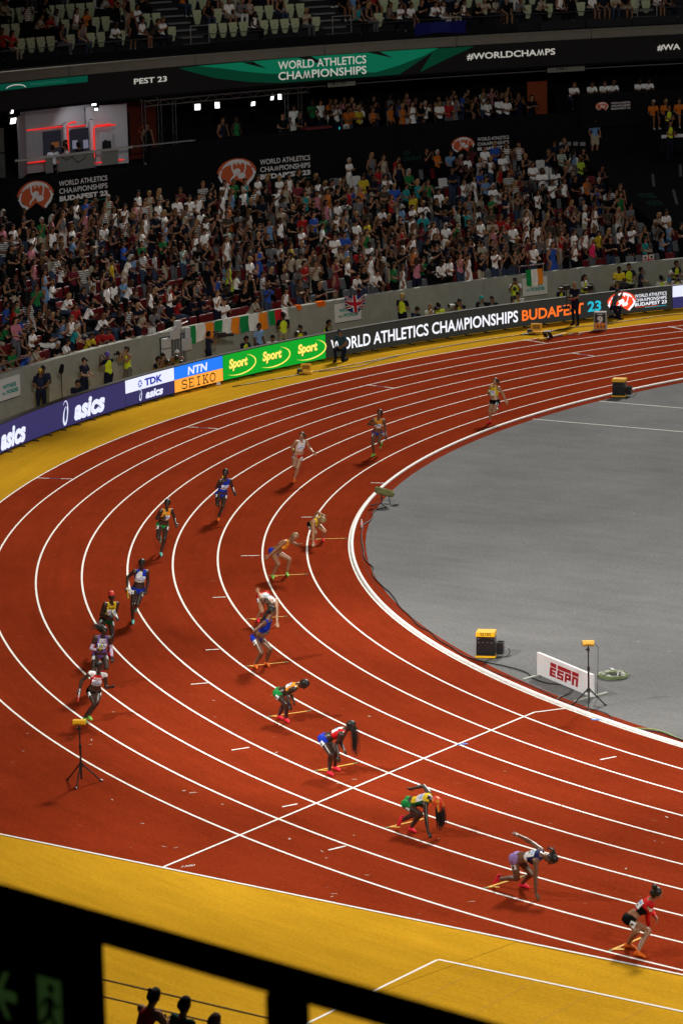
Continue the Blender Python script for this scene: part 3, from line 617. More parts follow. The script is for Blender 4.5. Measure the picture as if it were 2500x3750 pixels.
KNL = dict(rh=(.09, -.06, .44), lh=(-.09, -.06, .44), rk=(.14, .28, .50), lk=(-.12, .18, .07), ra=(.14, .24, .09), la=(-.12, -.22, .10), nk=(0, .06, .93), hd=(0, .13, 1.10), rs=(.18, .05, .91), ls=(-.18, .05, .91))
POSES = {
 'clap': pose(**both((.25, .06, 1.15), (.045, .27, 1.24))), 'clap2': pose(**both((.26, .10, 1.18), (.05, .26, 1.36))),
 'cross': pose(re=(.25, .05, 1.13), rw=(-.06, .20, 1.15), le=(-.25, .05, 1.13), lw=(.08, .18, 1.11)),
 'phone': pose(**both((.24, .17, 1.22), (.07, .30, 1.52))), 'relax': pose(rw=(.22, .12, .9)), 'hip': pose(re=(.37, -.06, 1.16), rw=(.19, .03, 1.02)),
 'lean': pose(nk=(0, .16, 1.33), hd=(0, .24, 1.50), rs=(.18, .15, 1.30), ls=(-.18, .15, 1.30), **both((.25, .24, 1.05), (.2, .42, .98))),
 'mouth': pose(**both((.2, .14, 1.14), (.05, .16, 1.42))), 'up': pose(re=(.3, .06, 1.60), rw=(.27, .1, 1.85)), 'hold': pose(**both((.24, .08, 1.13), (.08, .30, 1.10))),
 'sit': pose(**SIT, **both((.24, .0, .72), (.12, .22, .60))), 'sitclap': pose(**SIT, **both((.24, .06, .75), (.04, .22, .86))),
 'sitlean': pose(**{**SIT, 'nk': (0, .14, .93), 'hd': (0, .22, 1.08), 'rs': (.18, .13, .90), 'ls': (-.18, .13, .90)}, **both((.22, .26, .66), (.08, .40, .72))),
 'kneelcam': pose(**KNL, **both((.2, .2, .78), (.06, .32, 1.04))), 'kneel': pose(**KNL, **both((.24, .12, .68), (.12, .30, .58))), 'standcam': pose(**both((.22, .18, 1.22), (.07, .32, 1.52)))}
SLOTS = 6   # skin hair top sleeve bottom shoe
CROWD = {}
def template(key, ps, hair, kind, vox=.03, deci=.45, fat=1.):
    J = POSES[ps]; o = dict(hair=hair, fat=fat, face=np.array([0, 1., -.12]))
    if kind == 'tee': o.update(sleeve=.5, trousers=True)
    elif kind == 'shorts': o.update(sleeve=.5, shorts=.75)
    elif kind == 'tank': o.update(trousers=True, bust=True)
    elif kind == 'dress': o.update(skirt=.85, bust=True)
    mb, B, info = figure(J, np.array([0, 1., 0]), o)
    out = voxel(mb, vox, 1, [None, deci] if deci else [None])
    rules = [('torso', 's>.02', 2), ('torso glute thigh', None, 4), ('torso', 's>.05', 2), ('sleeve', None, 3), ('foot', None, 5), ('hair', None, 1), ('short', None, 4)]
    if kind in ('tee', 'tank'): rules += [('shin', None, 4), ('thigh', None, 4)]
    elif kind == 'shorts': rules += [('thigh', 't>.72', 0)]
    else: rules += [('thigh', None, 0), ('short', None, 2), ('glute', None, 2)]
    if kind in ('tee', 'shorts'): rules += [('sh', None, 3), ('ua', 't<.4', 3)]
    else: rules += [('sh', 'ax<.12', 2), ('torso', '(s>.86)&(ax>.11)', 0)]
    res = []
    for me in out:
        me.materials.clear()
        for i in range(SLOTS): me.materials.append(None)
        paint(me, B, info, rules)
        res.append(me)
    CROWD[key] = res; return res
DEF = [('clap', SHORT, 'tee'), ('clap', LONG, 'tank'), ('clap2', SHORT, 'shorts'), ('cross', SHORT, 'tee'), ('relax', LONG, 'tank'), ('phone', SHORT, 'tee'), ('phone', LONG, 'tank'), ('hip', LONG, 'tank'),
       ('lean', SHORT, 'tee'), ('mouth', SHORT, 'tee'), ('relax', CAPH, 'shorts'), ('sit', SHORT, 'shorts'), ('sit', LONG, 'tank'), ('sitclap', SHORT, 'tee'), ('sitlean', SHORT, 'tee'), ('relax', LONG, 'dress'), ('hold', LONG, 'tee'), ('hold', CAPH, 'tee'), ('clap', BUN, 'dress')]
for ps, hr, kd in DEF: template((ps, 'S' if hr is SHORT else 'L' if hr is LONG else 'C' if hr is CAPH else 'B', kd), ps, hr, kd)
KEYS = list(CROWD); SITK = [k for k in KEYS if k[0].startswith('sit')]; STDK = [k for k in KEYS if not k[0].startswith('sit')]
SKINS = [(.28, .140, .078), (.23, .110, .060), (.17, .078, .040), (.32, .17, .10), (.10, .045, .028), (.05, .024, .016)]
HAIRS = [(.012, .009, .008), (.02, .013, .009), (.05, .026, .013), (.11, .06, .026), (.30, .19, .08), (.35, .33, .30)]
TOPS = [((.82, .81, .79), 'white', 33), ((.012, .012, .013), 'black', 34), ((.018, .022, .05), 'navy', 8), ((.16, .16, .17), 'grey', 7), ((.38, .02, .02), 'red', 5), ((.03, .09, .42), 'blue', 4), ((.02, .17, .05), 'green', 4),
        ((.60, .45, .03), 'yellow', 2), ((.02, .28, .30), 'teal', 3), ((.55, .20, .26), 'pink', 3), ((.62, .16, .02), 'orange', 2), ((.42, .36, .27), 'beige', 6), ((.14, .02, .03), 'maroon', 3), ((.16, .30, .52), 'light blue', 3), ((.45, .62, .05), 'lime', 1), ((.07, .055, .04), 'brown', 4)]
TOPS = [(c if n == 'white' else tuple(round(x * (.45 if max(c) < .06 else .85), 4) for x in c), n, w_) for c, n, w_ in TOPS]
TOPD = {n: c for c, n, w_ in TOPS}; TOPD['hot pink'] = (.72, .03, .14); TOPD['hi-vis yellow'] = (.58, .68, .03)
TW = np.array([w_ for _, _, w_ in TOPS], float); TW /= TW.sum()
BOTS = [(.006, .006, .007), (.010, .012, .025), (.035, .05, .09), (.35, .30, .22), (.62, .61, .58), (.10, .10, .11)]
SHOE = (.45, .45, .44)
def striped(rgb):
    k = 'striped_%02d_%02d_%02d' % tuple(int(round(x * 99)) for x in rgb)
    if k in MATS: return MATS[k]
    m = M(k, rgb, .85, .15, .2, 14.); t = m.node_tree; b = t.nodes['Principled BSDF']; tc = t.nodes.new('ShaderNodeTexCoord'); wv = t.nodes.new('ShaderNodeTexWave'); wv.bands_direction = 'Z'; wv.inputs['Scale'].default_value = 4.5; wv.inputs['Distortion'].default_value = .3
    t.links.new(tc.outputs['Object'], wv.inputs['Vector']); mx = t.nodes.new('ShaderNodeMix'); mx.data_type = 'RGBA'; t.links.new(wv.outputs['Fac'], mx.inputs[0]); mx.inputs[6].default_value = (*rgb, 1); mx.inputs[7].default_value = (.6, .6, .58, 1) if max(rgb) < .3 else (.03, .03, .05, 1); t.links.new(mx.outputs[2], b.inputs['Base Color']); return m
def spectator_colors(kind, top=None, dark=0.):
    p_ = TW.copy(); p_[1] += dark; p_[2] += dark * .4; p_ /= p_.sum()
    ti = rng.choice(len(TOPS), p=p_) if top is None else None
    name = TOPS[ti][1] if top is None else top; c = TOPD[name]
    sk = SKINS[rng.choice(6, p=[.28, .26, .2, .12, .08, .06])]; hr = HAIRS[rng.choice(6, p=[.34, .22, .18, .1, .1, .06])]
    bt = BOTS[rng.choice(6, p=[.4, .2, .16, .1, .06, .08])]
    fm = striped(c) if top is None and rng.random() < .09 else F(c)
    return name, [SK(sk, False), M('hair_%d' % HAIRS.index(hr), hr, .8, .12, .3, 30), fm, fm, F(bt), F(SHOE)]
def add_person(key, loc, heading, mats, label, group=None, scale=1.):
    o = bpy.data.objects.new('person', CROWD[key][0]); COL.objects.link(o); o.location = loc; o.rotation_euler = (0, 0, heading - PI / 2); o.scale = (scale,) * 3
    for i, m in enumerate(mats): o.material_slots[i].link = 'OBJECT'; o.material_slots[i].material = m
    return tag(o, label, 'person', group)
# ------------------------------------------------------------------ seats
def plate(pts, th, bend=0.):
    """a moulded plate: outline in x,z extruded in y with a soft bend"""
    pts = np.array(pts, float); n = len(pts); yb = bend * (pts[:, 0] / .22) ** 2
    V = np.vstack([np.c_[pts[:, 0], yb, pts[:, 1]], np.c_[pts[:, 0] * .96, yb - th, pts[:, 1]]])
    return V, [tuple(range(n)), tuple(range(n, 2 * n))[::-1]] + [(i, n + i, n + (i + 1) % n, (i + 1) % n) for i in range(n)]
def rr(w0, w1, h, r=.06):   # rounded trapezoid: bottom width w0, top width w1
    return [(-w0 / 2 + r, 0), (w0 / 2 - r, 0), (w0 / 2, r), (w1 / 2, h - r), (w1 / 2 - r * .4, h - r * .3), (w1 / 2 - r * 1.2, h), (-w1 / 2 + r * 1.2, h), (-w1 / 2 + r * .4, h - r * .3), (-w1 / 2, h - r), (-w0 / 2, r)]
def tilt(V, ang, z0=0., y0=0.): V = np.array(V, float); c, s = math.cos(ang), math.sin(ang); return np.c_[V[:, 0], V[:, 1] * c - V[:, 2] * s + y0, V[:, 1] * s + V[:, 2] * c + z0]
v, f = plate(rr(.40, .45, .42), .035, .05); SB = MB().add(tilt(v, .12, .42, -.02), f)
v, f = plate(rr(.34, .43, .40), .04, .03); SPn = MB().add(tilt(v, -1.15, .40, .02), f)
v, f = plate(rr(.43, .455, .17, .04), .04, .03); UB = MB().add(tilt(v, .06, .68, 0), f)
v, f = plate(rr(.25, .43, .44, .05), .05, .02); UPn = MB().add(tilt(v, .03, .26, .05), f); UPn.cyl((0, .055, .60), (0, .075, .60), .018, .018, 8, 1)
SEATM = {'red': M('seat_red', (.13, .008, .010), .5, .3), 'grey': M('seat_grey', (.16, .165, .18), .45, .4), 'white': M('seat_white', (.62, .62, .60), .45, .4), 'green-white': M('seat_pale', (.40, .45, .27), .45, .4)}
def proto(b, nm, m):
    o = b.build(nm, m, None); me = o.data; bpy.data.objects.remove(o); return me
SEAT_ME = {c: (proto(SB, 'stadium_seat', m), proto(SPn, 'pan', m)) for c, m in SEATM.items()}
UPS_ME = (proto(UB, 'stadium_seat', SEATM['green-white']), proto(UPn, 'pan', [SEATM['green-white'], BLKP]))
def seat(me, loc, rz, label, group):
    o = bpy.data.objects.new('stadium_seat', me[0]); COL.objects.link(o); o.location = loc; o.rotation_euler = (0, 0, rz); tag(o, label, 'seat', group)
    c = bpy.data.objects.new('pan', me[1]); COL.objects.link(c); c.parent = o
ORD = ['zeroth', 'first', 'second', 'third', 'fourth', 'fifth', 'sixth', 'seventh', 'eighth', 'ninth', 'tenth', 'eleventh', 'twelfth', 'thirteenth', 'fourteenth']
def nth(n): return ORD[n] if n < len(ORD) else '%d%s' % (n, 'th' if 10 < n % 100 < 14 else {1: 'st', 2: 'nd', 3: 'rd'}.get(n % 10, 'th'))
LMK = [(188.43, 'purple asics board'), (184.86, 'TDK board'), (181.48, 'SEIKO board'), (174.72, 'green Sport board'), (168.6, 'WORLD ATHLETICS'), (163.0, 'CHAMPIONSHIPS lettering'), (158.0, 'orange BUDAPEST lettering'), (0, 'rightmost red emblem')]
def lmk(a): return next(n for t, n in LMK if a > t)
PTXT = {'clap': 'clapping', 'clap2': 'clapping', 'cross': 'arms folded', 'relax': 'arms down', 'phone': 'filming', 'hip': 'posing', 'lean': 'leaning forward', 'mouth': 'covering mouth', 'sit': 'sitting', 'sitclap': 'sitting', 'sitlean': 'hunched', 'hold': 'watching', 'up': 'arm raised'}
# ------------------------------------------------------------------ spectators of the lower stand
front = [(165.98, 'pink', 'phone', 'L'), (165.19, 'black', 'cross', 'L'), (164.83, 'white', 'lean', 'S'), (164.5, 'white', 'relax', 'L'), (164.15, 'white', 'cross', 'S'), (163.58, 'pink', 'phone', 'L'), (163.13, 'white', 'relax', 'S'), (162.44, 'black', 'phone', 'S'), (161.67, 'white', 'phone', 'S'), (161.08, 'black', 'phone', 'S'),
         (160.62, 'brown', 'mouth', 'L'), (160.15, 'black', 'phone', 'L'), (159.6, 'white', 'hold', 'L'), (158.55, 'blue', 'relax', 'S'), (157.85, 'black', 'clap', 'L'), (157.4, 'white', 'clap', 'L'), (156.47, 'hot pink', 'hip', 'B'), (155.5, 'black', 'clap', 'S'), (154.86, 'black', 'clap', 'L'), (153.7, 'teal', 'hold', 'L'), (152.83, 'light blue', 'clap', 'L'),
         (169.55, 'white', 'lean', 'L'), (169.0, 'black', 'cross', 'S'), (168.4, 'white', 'lean', 'S'), (167.9, 'black', 'relax', 'L'), (167.3, 'green', 'hold', 'L'), (166.78, 'white', 'relax', 'S'), (171.43, 'black', 'sitclap', 'S'), (172.19, 'black', 'sit', 'L'), (172.7, 'brown', 'cross', 'L'), (173.41, 'white', 'sit', 'L'), (174.55, 'blue', 'phone', 'S'), (175.47, 'beige', 'sitlean', 'S'), (177.07, 'white', 'sitclap', 'S'), (177.6, 'white', 'mouth', 'L'),
         (180.6, 'black', 'sitlean', 'L'), (181.71, 'grey', 'lean', 'L'), (182.53, 'beige', 'lean', 'S'), (183.4, 'black', 'sitlean', 'S'), (184.6, 'red', 'sitlean', 'S'), (185.15, 'red', 'sitlean', 'S'), (185.8, 'yellow', 'sitlean', 'L'), (186.94, 'teal', 'lean', 'L'), (187.45, 'white', 'sitlean', 'L'), (188.05, 'black', 'sitlean', 'L'), (189.6, 'beige', 'sitlean', 'S'), (190.2, 'blue', 'sitlean', 'S'), (190.9, 'green', 'sit', 'S'), (192.0, 'grey', 'sitlean', 'S')]
def pick(ps, hr=None, kd=None):
    c = [k for k in KEYS if k[0] == ps and (hr is None or k[1] == hr)] or [k for k in KEYS if k[0] == ps] or [('relax', 'L', 'tank')]
    return c[rng.integers(len(c))]
SPOTS = []      # (row, angle, key, topname, mats)
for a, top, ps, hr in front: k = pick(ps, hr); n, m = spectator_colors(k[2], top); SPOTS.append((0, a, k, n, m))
EMPTY = []
def amax(k): return 193.2 - 1.04 * k
for k in range(1, NROW):
    a = amax(k); lo = 151.9 if k > 2 else 149.0; stp = .57 / RK(k) * 180 / PI
    while a > lo:
        aa = a + rng.uniform(-.1, .1) * stp; a -= stp
        if (k == 10 and aa > 164) or (k == 9 and aa > 172 and rng.random() < .5): continue
        if k >= 7 and 159.3 < aa < 160.6: continue                       # stairway
        if 184.0 < aa < 184.9 and k < 8: continue
        low_left = aa > 175 and k < 4
        pe = .13 if low_left else (.30 if aa < 156 and k >= 2 else (.10 if k > 7 and 161 < aa < 164 else .055))
        if rng.random() < pe: EMPTY.append((k, aa)); continue
        sit = rng.random() < (.72 if low_left else .07)
        key = (SITK if sit else STDK)[rng.integers(len(SITK if sit else STDK))]
        n, m = spectator_colors(key[2], None, .06 + .36 * max(0, (aa - 168) / 20) + .02 * max(0, k - 6)); SPOTS.append((k, aa, key, n, m))  # more dark clothes towards left and rear stand in for dimmer light
for a in (179.3, 178.7, 178.1, 176.3, 176.0, 174.0, 158.1, 156.0, 154.3, 153.2, 152.2, 188.6, 189.1, 183.0, 191.5): EMPTY.append((0, a))
PAL = []; PALI = {}
def pal(m):
    if m.name not in PALI: PALI[m.name] = len(PAL); PAL.append(m)
    return PALI[m.name]
GEO = {}
def geo(key):
    if key not in GEO:
        me = CROWD[key][1]; me.calc_loop_triangles(); n = len(me.vertices); V = np.empty(n * 3); me.vertices.foreach_get('co', V)
        T = np.empty(len(me.loop_triangles) * 3, np.int32); me.loop_triangles.foreach_get('vertices', T)
        pi_ = np.empty(len(me.loop_triangles), np.int32); me.loop_triangles.foreach_get('polygon_index', pi_); mi = np.empty(len(me.polygons), np.int32); me.polygons.foreach_get('material_index', mi)
        GEO[key] = (V.reshape(-1, 3), T.reshape(-1, 3), mi[pi_])
    return GEO[key]
class Mass:
    def __init__(s): s.V = []; s.T = []; s.I = []; s.n = 0
    def add(s, key, loc, rz, mats, sc=1.):
        V, T, I = geo(key); c, sn = math.cos(rz), math.sin(rz); s.V.append((V * sc) @ np.array([[c, sn, 0], [-sn, c, 0], [0, 0, 1]]) + loc); s.T.append(T + s.n); s.I.append(np.array([pal(m) for m in mats], np.int32)[I]); s.n += len(V)
    def build(s, name, label, cat):
        V = np.vstack(s.V); T = np.vstack(s.T); I = np.concatenate(s.I); me = bpy.data.meshes.new(name); me.vertices.add(len(V)); me.vertices.foreach_set('co', V.ravel()); me.loops.add(len(T) * 3); me.loops.foreach_set('vertex_index', T.ravel().astype(np.int32)); me.polygons.add(len(T))
        me.polygons.foreach_set('loop_start', np.arange(len(T), dtype=np.int32) * 3); me.polygons.foreach_set('loop_total', np.full(len(T), 3, np.int32))
        for m in PAL: me.materials.append(m)
        me.polygons.foreach_set('material_index', I); me.polygons.foreach_set('use_smooth', np.ones(len(T), bool)); me.update(); me.validate()
        return tag(link(bpy.data.objects.new(name, me)), label, cat, kind='stuff')
mass = Mass()
per = {}
for k, a, key, n, m in sorted(SPOTS, key=lambda t: (t[0], -t[1])):
    sit = key[0].startswith('sit'); R = RK(k) + (.42 if sit else .36) + rng.uniform(-.05, .05); 
    if k == 0: R = RK(0) + (.32 if sit else .26)
    tank = key[2] in ('tank', 'dress'); sc_ = rng.uniform(.93, 1.06)
    if a < 164 and k == 0 and n == 'white' and key[0] == 'relax' and abs(a - 164.5) < .05: sc_ = .85
    hd_ = R_(a + 180) + rng.normal(0, .28) + .25; loc = P(R, a, ZK(k))
    if k <= 3:
        g = (k, lmk(a)); per[g] = per.get(g, 0) + 1
        add_person(key, loc, hd_, m, 'person in %s %s %s, row %s, %s from left over %s' % (n, 'dress' if key[2] == 'dress' else 'tank' if tank else 'T-shirt', PTXT[key[0]], ['one', 'two', 'three', 'four'][k], nth(per[g]), lmk(a)), 'spectators in the front rows of the lower stand', sc_)
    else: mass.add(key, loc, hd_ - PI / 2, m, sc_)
es = {}
for k, a in sorted(EMPTY, key=lambda t: (t[0], -t[1])):
    c = 'red' if a > 172 else ('white' if rng.random() < (.6 if k > 4 else .3) else 'grey' if rng.random() < .55 else 'red')
    if k < 2 and a < 172: c = 'grey' if rng.random() < .5 else 'red'
    g = (k, c, lmk(a)); es[g] = es.get(g, 0) + 1
    seat(SEAT_ME[c], P(RK(k) + .55, a, ZK(k)), R_(a + 90), 'empty %s seat, %s row over %s, %s such from left' % (c, nth(k + 1), lmk(a), nth(es[g])), 'empty seats of the lower stand')
# the seats behind standing people, one mass of shells
sm = MB()
for k, a, key, n, m in SPOTS:
    if rng.random() < .8:
        rz = R_(a + 90); c, s_ = math.cos(rz), math.sin(rz); V = np.array(SB.V) @ np.array([[c, s_, 0], [-s_, c, 0], [0, 0, 1]]) + P(RK(k) + .62, a, ZK(k)); sm.add(V, SB.F, 0 if a > 172 or rng.random() < .5 else 1)
tag(sm.build('seat_rows', [SEATM['red'], SEATM['grey']]), 'rows of red and grey seat shells behind the standing crowd', 'seats', kind='stuff')
# ------------------------------------------------------------------ upper deck: pale seats and seated spectators
us = 0
for k in range(5):
    R = 65.0 + .8 * k; a = 181.5 - k * .5; stp = .53 / R * 180 / PI; i = 0
    while a > 141.5:
        a -= stp; i += 1
        if (166.55 < a < 167.9) or (160.0 < a < 161.4 and k < 4) or a < 145.8: continue     # aisles
        blk = math.sin(a * 1.9) + math.sin(a * .73 + k) * .8
        pz = .62 + .3 * np.tanh(blk)
        if 162.2 < a < 166.4 and k < 2: pz = .30
        if 155.5 < a < 157.6 and k == 0: pz = .95
        if a > 171.5 and k == 0: pz = .60
        if rng.random() < pz:
            key = SITK[rng.integers(len(SITK))] if rng.random() < .93 else STDK[rng.integers(len(STDK))]; n, m = spectator_colors(key[2])
            mass.add(key, P(R + .42, a, 10.65 + .55 * k), R_(a + 180) + rng.normal(0, .3) + .2 - PI / 2, m, rng.uniform(.93, 1.05))
        elif k < 4: us += 1; seat(UPS_ME, P(R + .55, a, 10.65 + .55 * k), R_(a + 90), 'empty pale folded seat, upper deck %s row, %s place from left' % (nth(k + 1), nth(i)), 'empty pale seats of the upper deck')
mass_pending = mass
print('crowd', len(SPOTS), 'empty', len(EMPTY), 'upper seats', us)
JN = 'hd nk rs ls re le rw lw rh lh rk lk ra la'
ATH = {
 'w1': (-54.0, [[-29.957, -22.165, 0.741],[-30.126, -22.078, 0.739],[-30.225, -22.207, 0.679],[-30.115, -21.921, 0.807],[-30.228, -22.227, 0.389],[-30.359, -21.8, 0.868],[-30.215, -22.248, 0.123],[-30.547, -21.717, 0.727],[-30.555, -21.901, 0.487],[-30.495, -21.745, 0.547],[-30.216, -22.126, 0.373],[-30.135, -21.811, 0.351],[-30.425, -21.895, 0.096],[-30.38, -21.572, 0.104]]),
 'w2': (-47.7, [[-28.16, -25.781, 1.127],[-28.311, -25.817, 1.014],[-28.333, -25.991, 1.005],[-28.374, -25.661, 0.966],[-28.507, -26.136, 0.819],[-28.109, -25.73, 0.904],[-28.654, -26.262, 0.647],[-27.915, -25.876, 0.962],[-28.722, -26.016, 0.701],[-28.734, -25.837, 0.67],[-28.43, -26.146, 0.431],[-28.38, -25.709, 0.481],[-28.679, -26.072, 0.1],[-28.542, -25.637, 0.1]]),
 'w3': (-40.6, [[-25.301, -30.514, 0.535],[-25.408, -30.382, 0.619],[-25.51, -30.51, 0.664],[-25.354, -30.222, 0.607],[-25.727, -30.344, 0.603],[-25.268, -30.332, 0.349],[-25.9, -30.255, 0.761],[-25.195, -30.431, 0.116],[-25.897, -30.208, 0.64],[-25.816, -30.051, 0.652],[-25.674, -30.408, 0.341],[-25.549, -30.249, 0.41],[-25.963, -30.225, 0.099],[-25.764, -30.042, 0.105]]),
 'w4': (-34.0, [[-22.728, -33.787, 1.364],[-22.779, -33.87, 1.181],[-22.79, -34.045, 1.122],[-22.838, -33.715, 1.105],[-22.953, -34.213, 0.937],[-22.844, -33.835, 0.84],[-23.052, -34.048, 0.77],[-22.765, -34.078, 0.845],[-23.082, -34.023, 0.711],[-23.082, -33.835, 0.691],[-22.792, -34.146, 0.413],[-22.728, -33.889, 0.469],[-23.063, -34.056, 0.098],[-22.943, -33.796, 0.103]]),
 'w5': (-27.1, [[-19.054, -37.413, 0.866],[-19.238, -37.404, 0.817],[-19.211, -37.568, 0.768],[-19.338, -37.262, 0.805],[-19.452, -37.544, 0.63],[-19.435, -37.418, 0.59],[-19.323, -37.61, 0.425],[-19.254, -37.567, 0.503],[-19.664, -37.623, 0.597],[-19.73, -37.451, 0.605],[-19.289, -37.773, 0.462],[-19.436, -37.666, 0.412],[-19.414, -37.631, 0.095],[-19.696, -37.524, 0.105]]),
 'w6': (-21.5, [[-15.632, -40.324, 1.054],[-15.792, -40.296, 0.938],[-15.75, -40.464, 0.88],[-15.882, -40.142, 0.904],[-15.937, -40.427, 0.656],[-15.96, -40.261, 0.646],[-15.835, -40.511, 0.428],[-15.766, -40.406, 0.545],[-16.238, -40.528, 0.716],[-16.291, -40.339, 0.707],[-15.891, -40.697, 0.49],[-15.952, -40.451, 0.464],[-16.029, -40.579, 0.096],[-16.122, -40.249, 0.104]]),
 'w7': (-15.8, [[-11.629, -42.952, 0.67],[-11.805, -42.9, 0.706],[-11.828, -43.048, 0.611],[-11.914, -42.781, 0.766],[-11.756, -43.129, 0.355],[-12.139, -42.655, 0.857],[-11.681, -43.178, 0.12],[-12.368, -42.686, 0.777],[-12.301, -43.037, 0.528],[-12.338, -42.87, 0.557],[-11.911, -43.091, 0.408],[-12.026, -43.074, 0.392],[-12.179, -43.054, 0.1],[-12.395, -43.026, 0.208]]),
 'w8': (-10.5, [[-7.55, -45.081, 0.737],[-7.735, -45.1, 0.776],[-7.776, -45.263, 0.695],[-7.842, -44.966, 0.831],[-7.748, -45.318, 0.398],[-8.101, -44.917, 0.93],[-7.712, -45.372, 0.122],[-8.319, -44.987, 1.039],[-8.261, -45.262, 0.661],[-8.29, -45.083, 0.652],[-8.26, -45.163, 0.263],[-8.014, -45.047, 0.357],[-8.663, -45.137, 0.177],[-8.317, -44.906, 0.101]]),
 'w9': (-5.4, [[-4.392, -46.548, 1.011],[-4.511, -46.564, 0.863],[-4.407, -46.694, 0.829],[-4.631, -46.443, 0.846],[-4.531, -46.633, 0.588],[-4.599, -46.352, 0.584],[-4.564, -46.536, 0.361],[-4.42, -46.524, 0.558],[-4.775, -46.881, 0.541],[-4.858, -46.722, 0.512],[-4.384, -46.829, 0.4],[-4.539, -46.962, 0.396],[-4.435, -47.118, 0.099],[-4.811, -46.829, 0.101]]),
 'r1': (-84.4, [[-36.65, -3.657, 1.41],[-36.713, -3.607, 1.237],[-36.881, -3.587, 1.209],[-36.543, -3.609, 1.212],[-37.015, -3.53, 0.971],[-36.473, -3.463, 0.985],[-36.84, -3.708, 0.965],[-36.347, -3.506, 0.772],[-36.804, -3.622, 0.726],[-36.624, -3.603, 0.727],[-36.706, -3.911, 0.441],[-36.567, -3.905, 0.443],[-36.834, -3.699, 0.101],[-36.639, -3.498, 0.518]]),
 'r2': (-74.2, [[-36.405, -10.493, 1.414],[-36.467, -10.465, 1.236],[-36.608, -10.561, 1.209],[-36.333, -10.373, 1.178],[-36.821, -10.531, 1.028],[-36.359, -10.269, 0.92],[-36.578, -10.584, 1.05],[-36.269, -10.386, 0.718],[-36.686, -10.384, 0.757],[-36.542, -10.278, 0.744],[-36.588, -10.642, 0.443],[-36.389, -10.597, 0.518],[-36.708, -10.429, 0.101],[-36.566, -10.255, 0.35]]),
 'r3': (-67.5, [[-35.974, -15.097, 1.458],[-36.051, -15.031, 1.297],[-36.132, -15.178, 1.284],[-35.975, -14.882, 1.266],[-36.337, -15.131, 1.097],[-35.963, -14.734, 1.029],[-36.163, -15.273, 0.989],[-35.754, -14.83, 0.934],[-36.285, -15.029, 0.84],[-36.18, -14.883, 0.822],[-36.135, -15.313, 0.571],[-36.15, -15.115, 0.473],[-36.338, -14.989, 0.396],[-36.332, -15.047, 0.1]]),
 'r4': (-59.1, [[-34.467, -20.715, 1.397],[-34.495, -20.7, 1.209],[-34.572, -20.852, 1.178],[-34.418, -20.554, 1.157],[-34.745, -20.802, 0.962],[-34.474, -20.403, 0.928],[-34.549, -20.827, 1.115],[-34.299, -20.557, 0.839],[-34.76, -20.696, 0.751],[-34.665, -20.543, 0.733],[-34.576, -20.993, 0.519],[-34.504, -20.826, 0.471],[-34.783, -20.651, 0.39],[-34.705, -20.808, 0.101]]),
 'r5': (-52.5, [[-32.916, -25.235, 1.457],[-32.978, -25.205, 1.28],[-33.064, -25.352, 1.255],[-32.915, -25.053, 1.23],[-33.226, -25.344, 1.025],[-32.942, -24.911, 0.99],[-32.984, -25.388, 1.07],[-32.775, -25.067, 0.888],[-33.233, -25.215, 0.813],[-33.134, -25.062, 0.793],[-33.074, -25.485, 0.533],[-32.975, -25.32, 0.503],[-33.299, -25.152, 0.411],[-33.094, -25.363, 0.1]]),
 'r6': (-41.7, [[-28.37, -31.796, 1.515],[-28.444, -31.745, 1.342],[-28.536, -31.893, 1.316],[-28.347, -31.611, 1.275],[-28.761, -31.91, 1.143],[-28.401, -31.543, 1.002],[-28.678, -32.02, 0.928],[-28.312, -31.723, 0.846],[-28.619, -31.81, 0.827],[-28.499, -31.672, 0.803],[-28.486, -32.074, 0.52],[-28.441, -31.946, 0.479],[-28.553, -32.008, 0.1],[-28.722, -31.666, 0.317]]),
 'r7': (-37.3, [[-26.725, -34.916, 1.468],[-26.793, -34.851, 1.302],[-26.876, -35.001, 1.287],[-26.74, -34.695, 1.257],[-26.965, -35.052, 1.025],[-26.842, -34.658, 0.999],[-26.716, -35.074, 1.016],[-26.66, -34.825, 0.961],[-27.054, -34.877, 0.846],[-26.967, -34.719, 0.824],[-26.85, -35.205, 0.683],[-26.753, -34.909, 0.519],[-27.164, -34.928, 0.649],[-26.779, -35.018, 0.1]]),
 'r8': (-33.4, [[-24.683, -37.605, 1.416],[-24.792, -37.532, 1.278],[-24.911, -37.657, 1.26],[-24.689, -37.406, 1.219],[-24.975, -37.746, 0.999],[-24.723, -37.331, 0.951],[-24.73, -37.792, 1.012],[-24.586, -37.469, 0.794],[-25.03, -37.524, 0.802],[-24.905, -37.39, 0.78],[-24.881, -37.798, 0.522],[-24.629, -37.623, 0.566],[-24.878, -37.763, 0.101],[-24.943, -37.377, 0.435]]),
 'r9': (-30.3, [[-23.0, -39.773, 1.269],[-23.078, -39.715, 1.105],[-23.207, -39.827, 1.103],[-22.98, -39.591, 1.033],[-23.39, -39.939, 0.925],[-22.979, -39.585, 0.751],[-23.286, -40.119, 0.785],[-22.756, -39.682, 0.805],[-23.333, -39.73, 0.636],[-23.227, -39.587, 0.609],[-23.027, -39.921, 0.426],[-22.984, -39.901, 0.474],[-23.288, -40.003, 0.102],[-23.246, -39.91, 0.145]]),
}
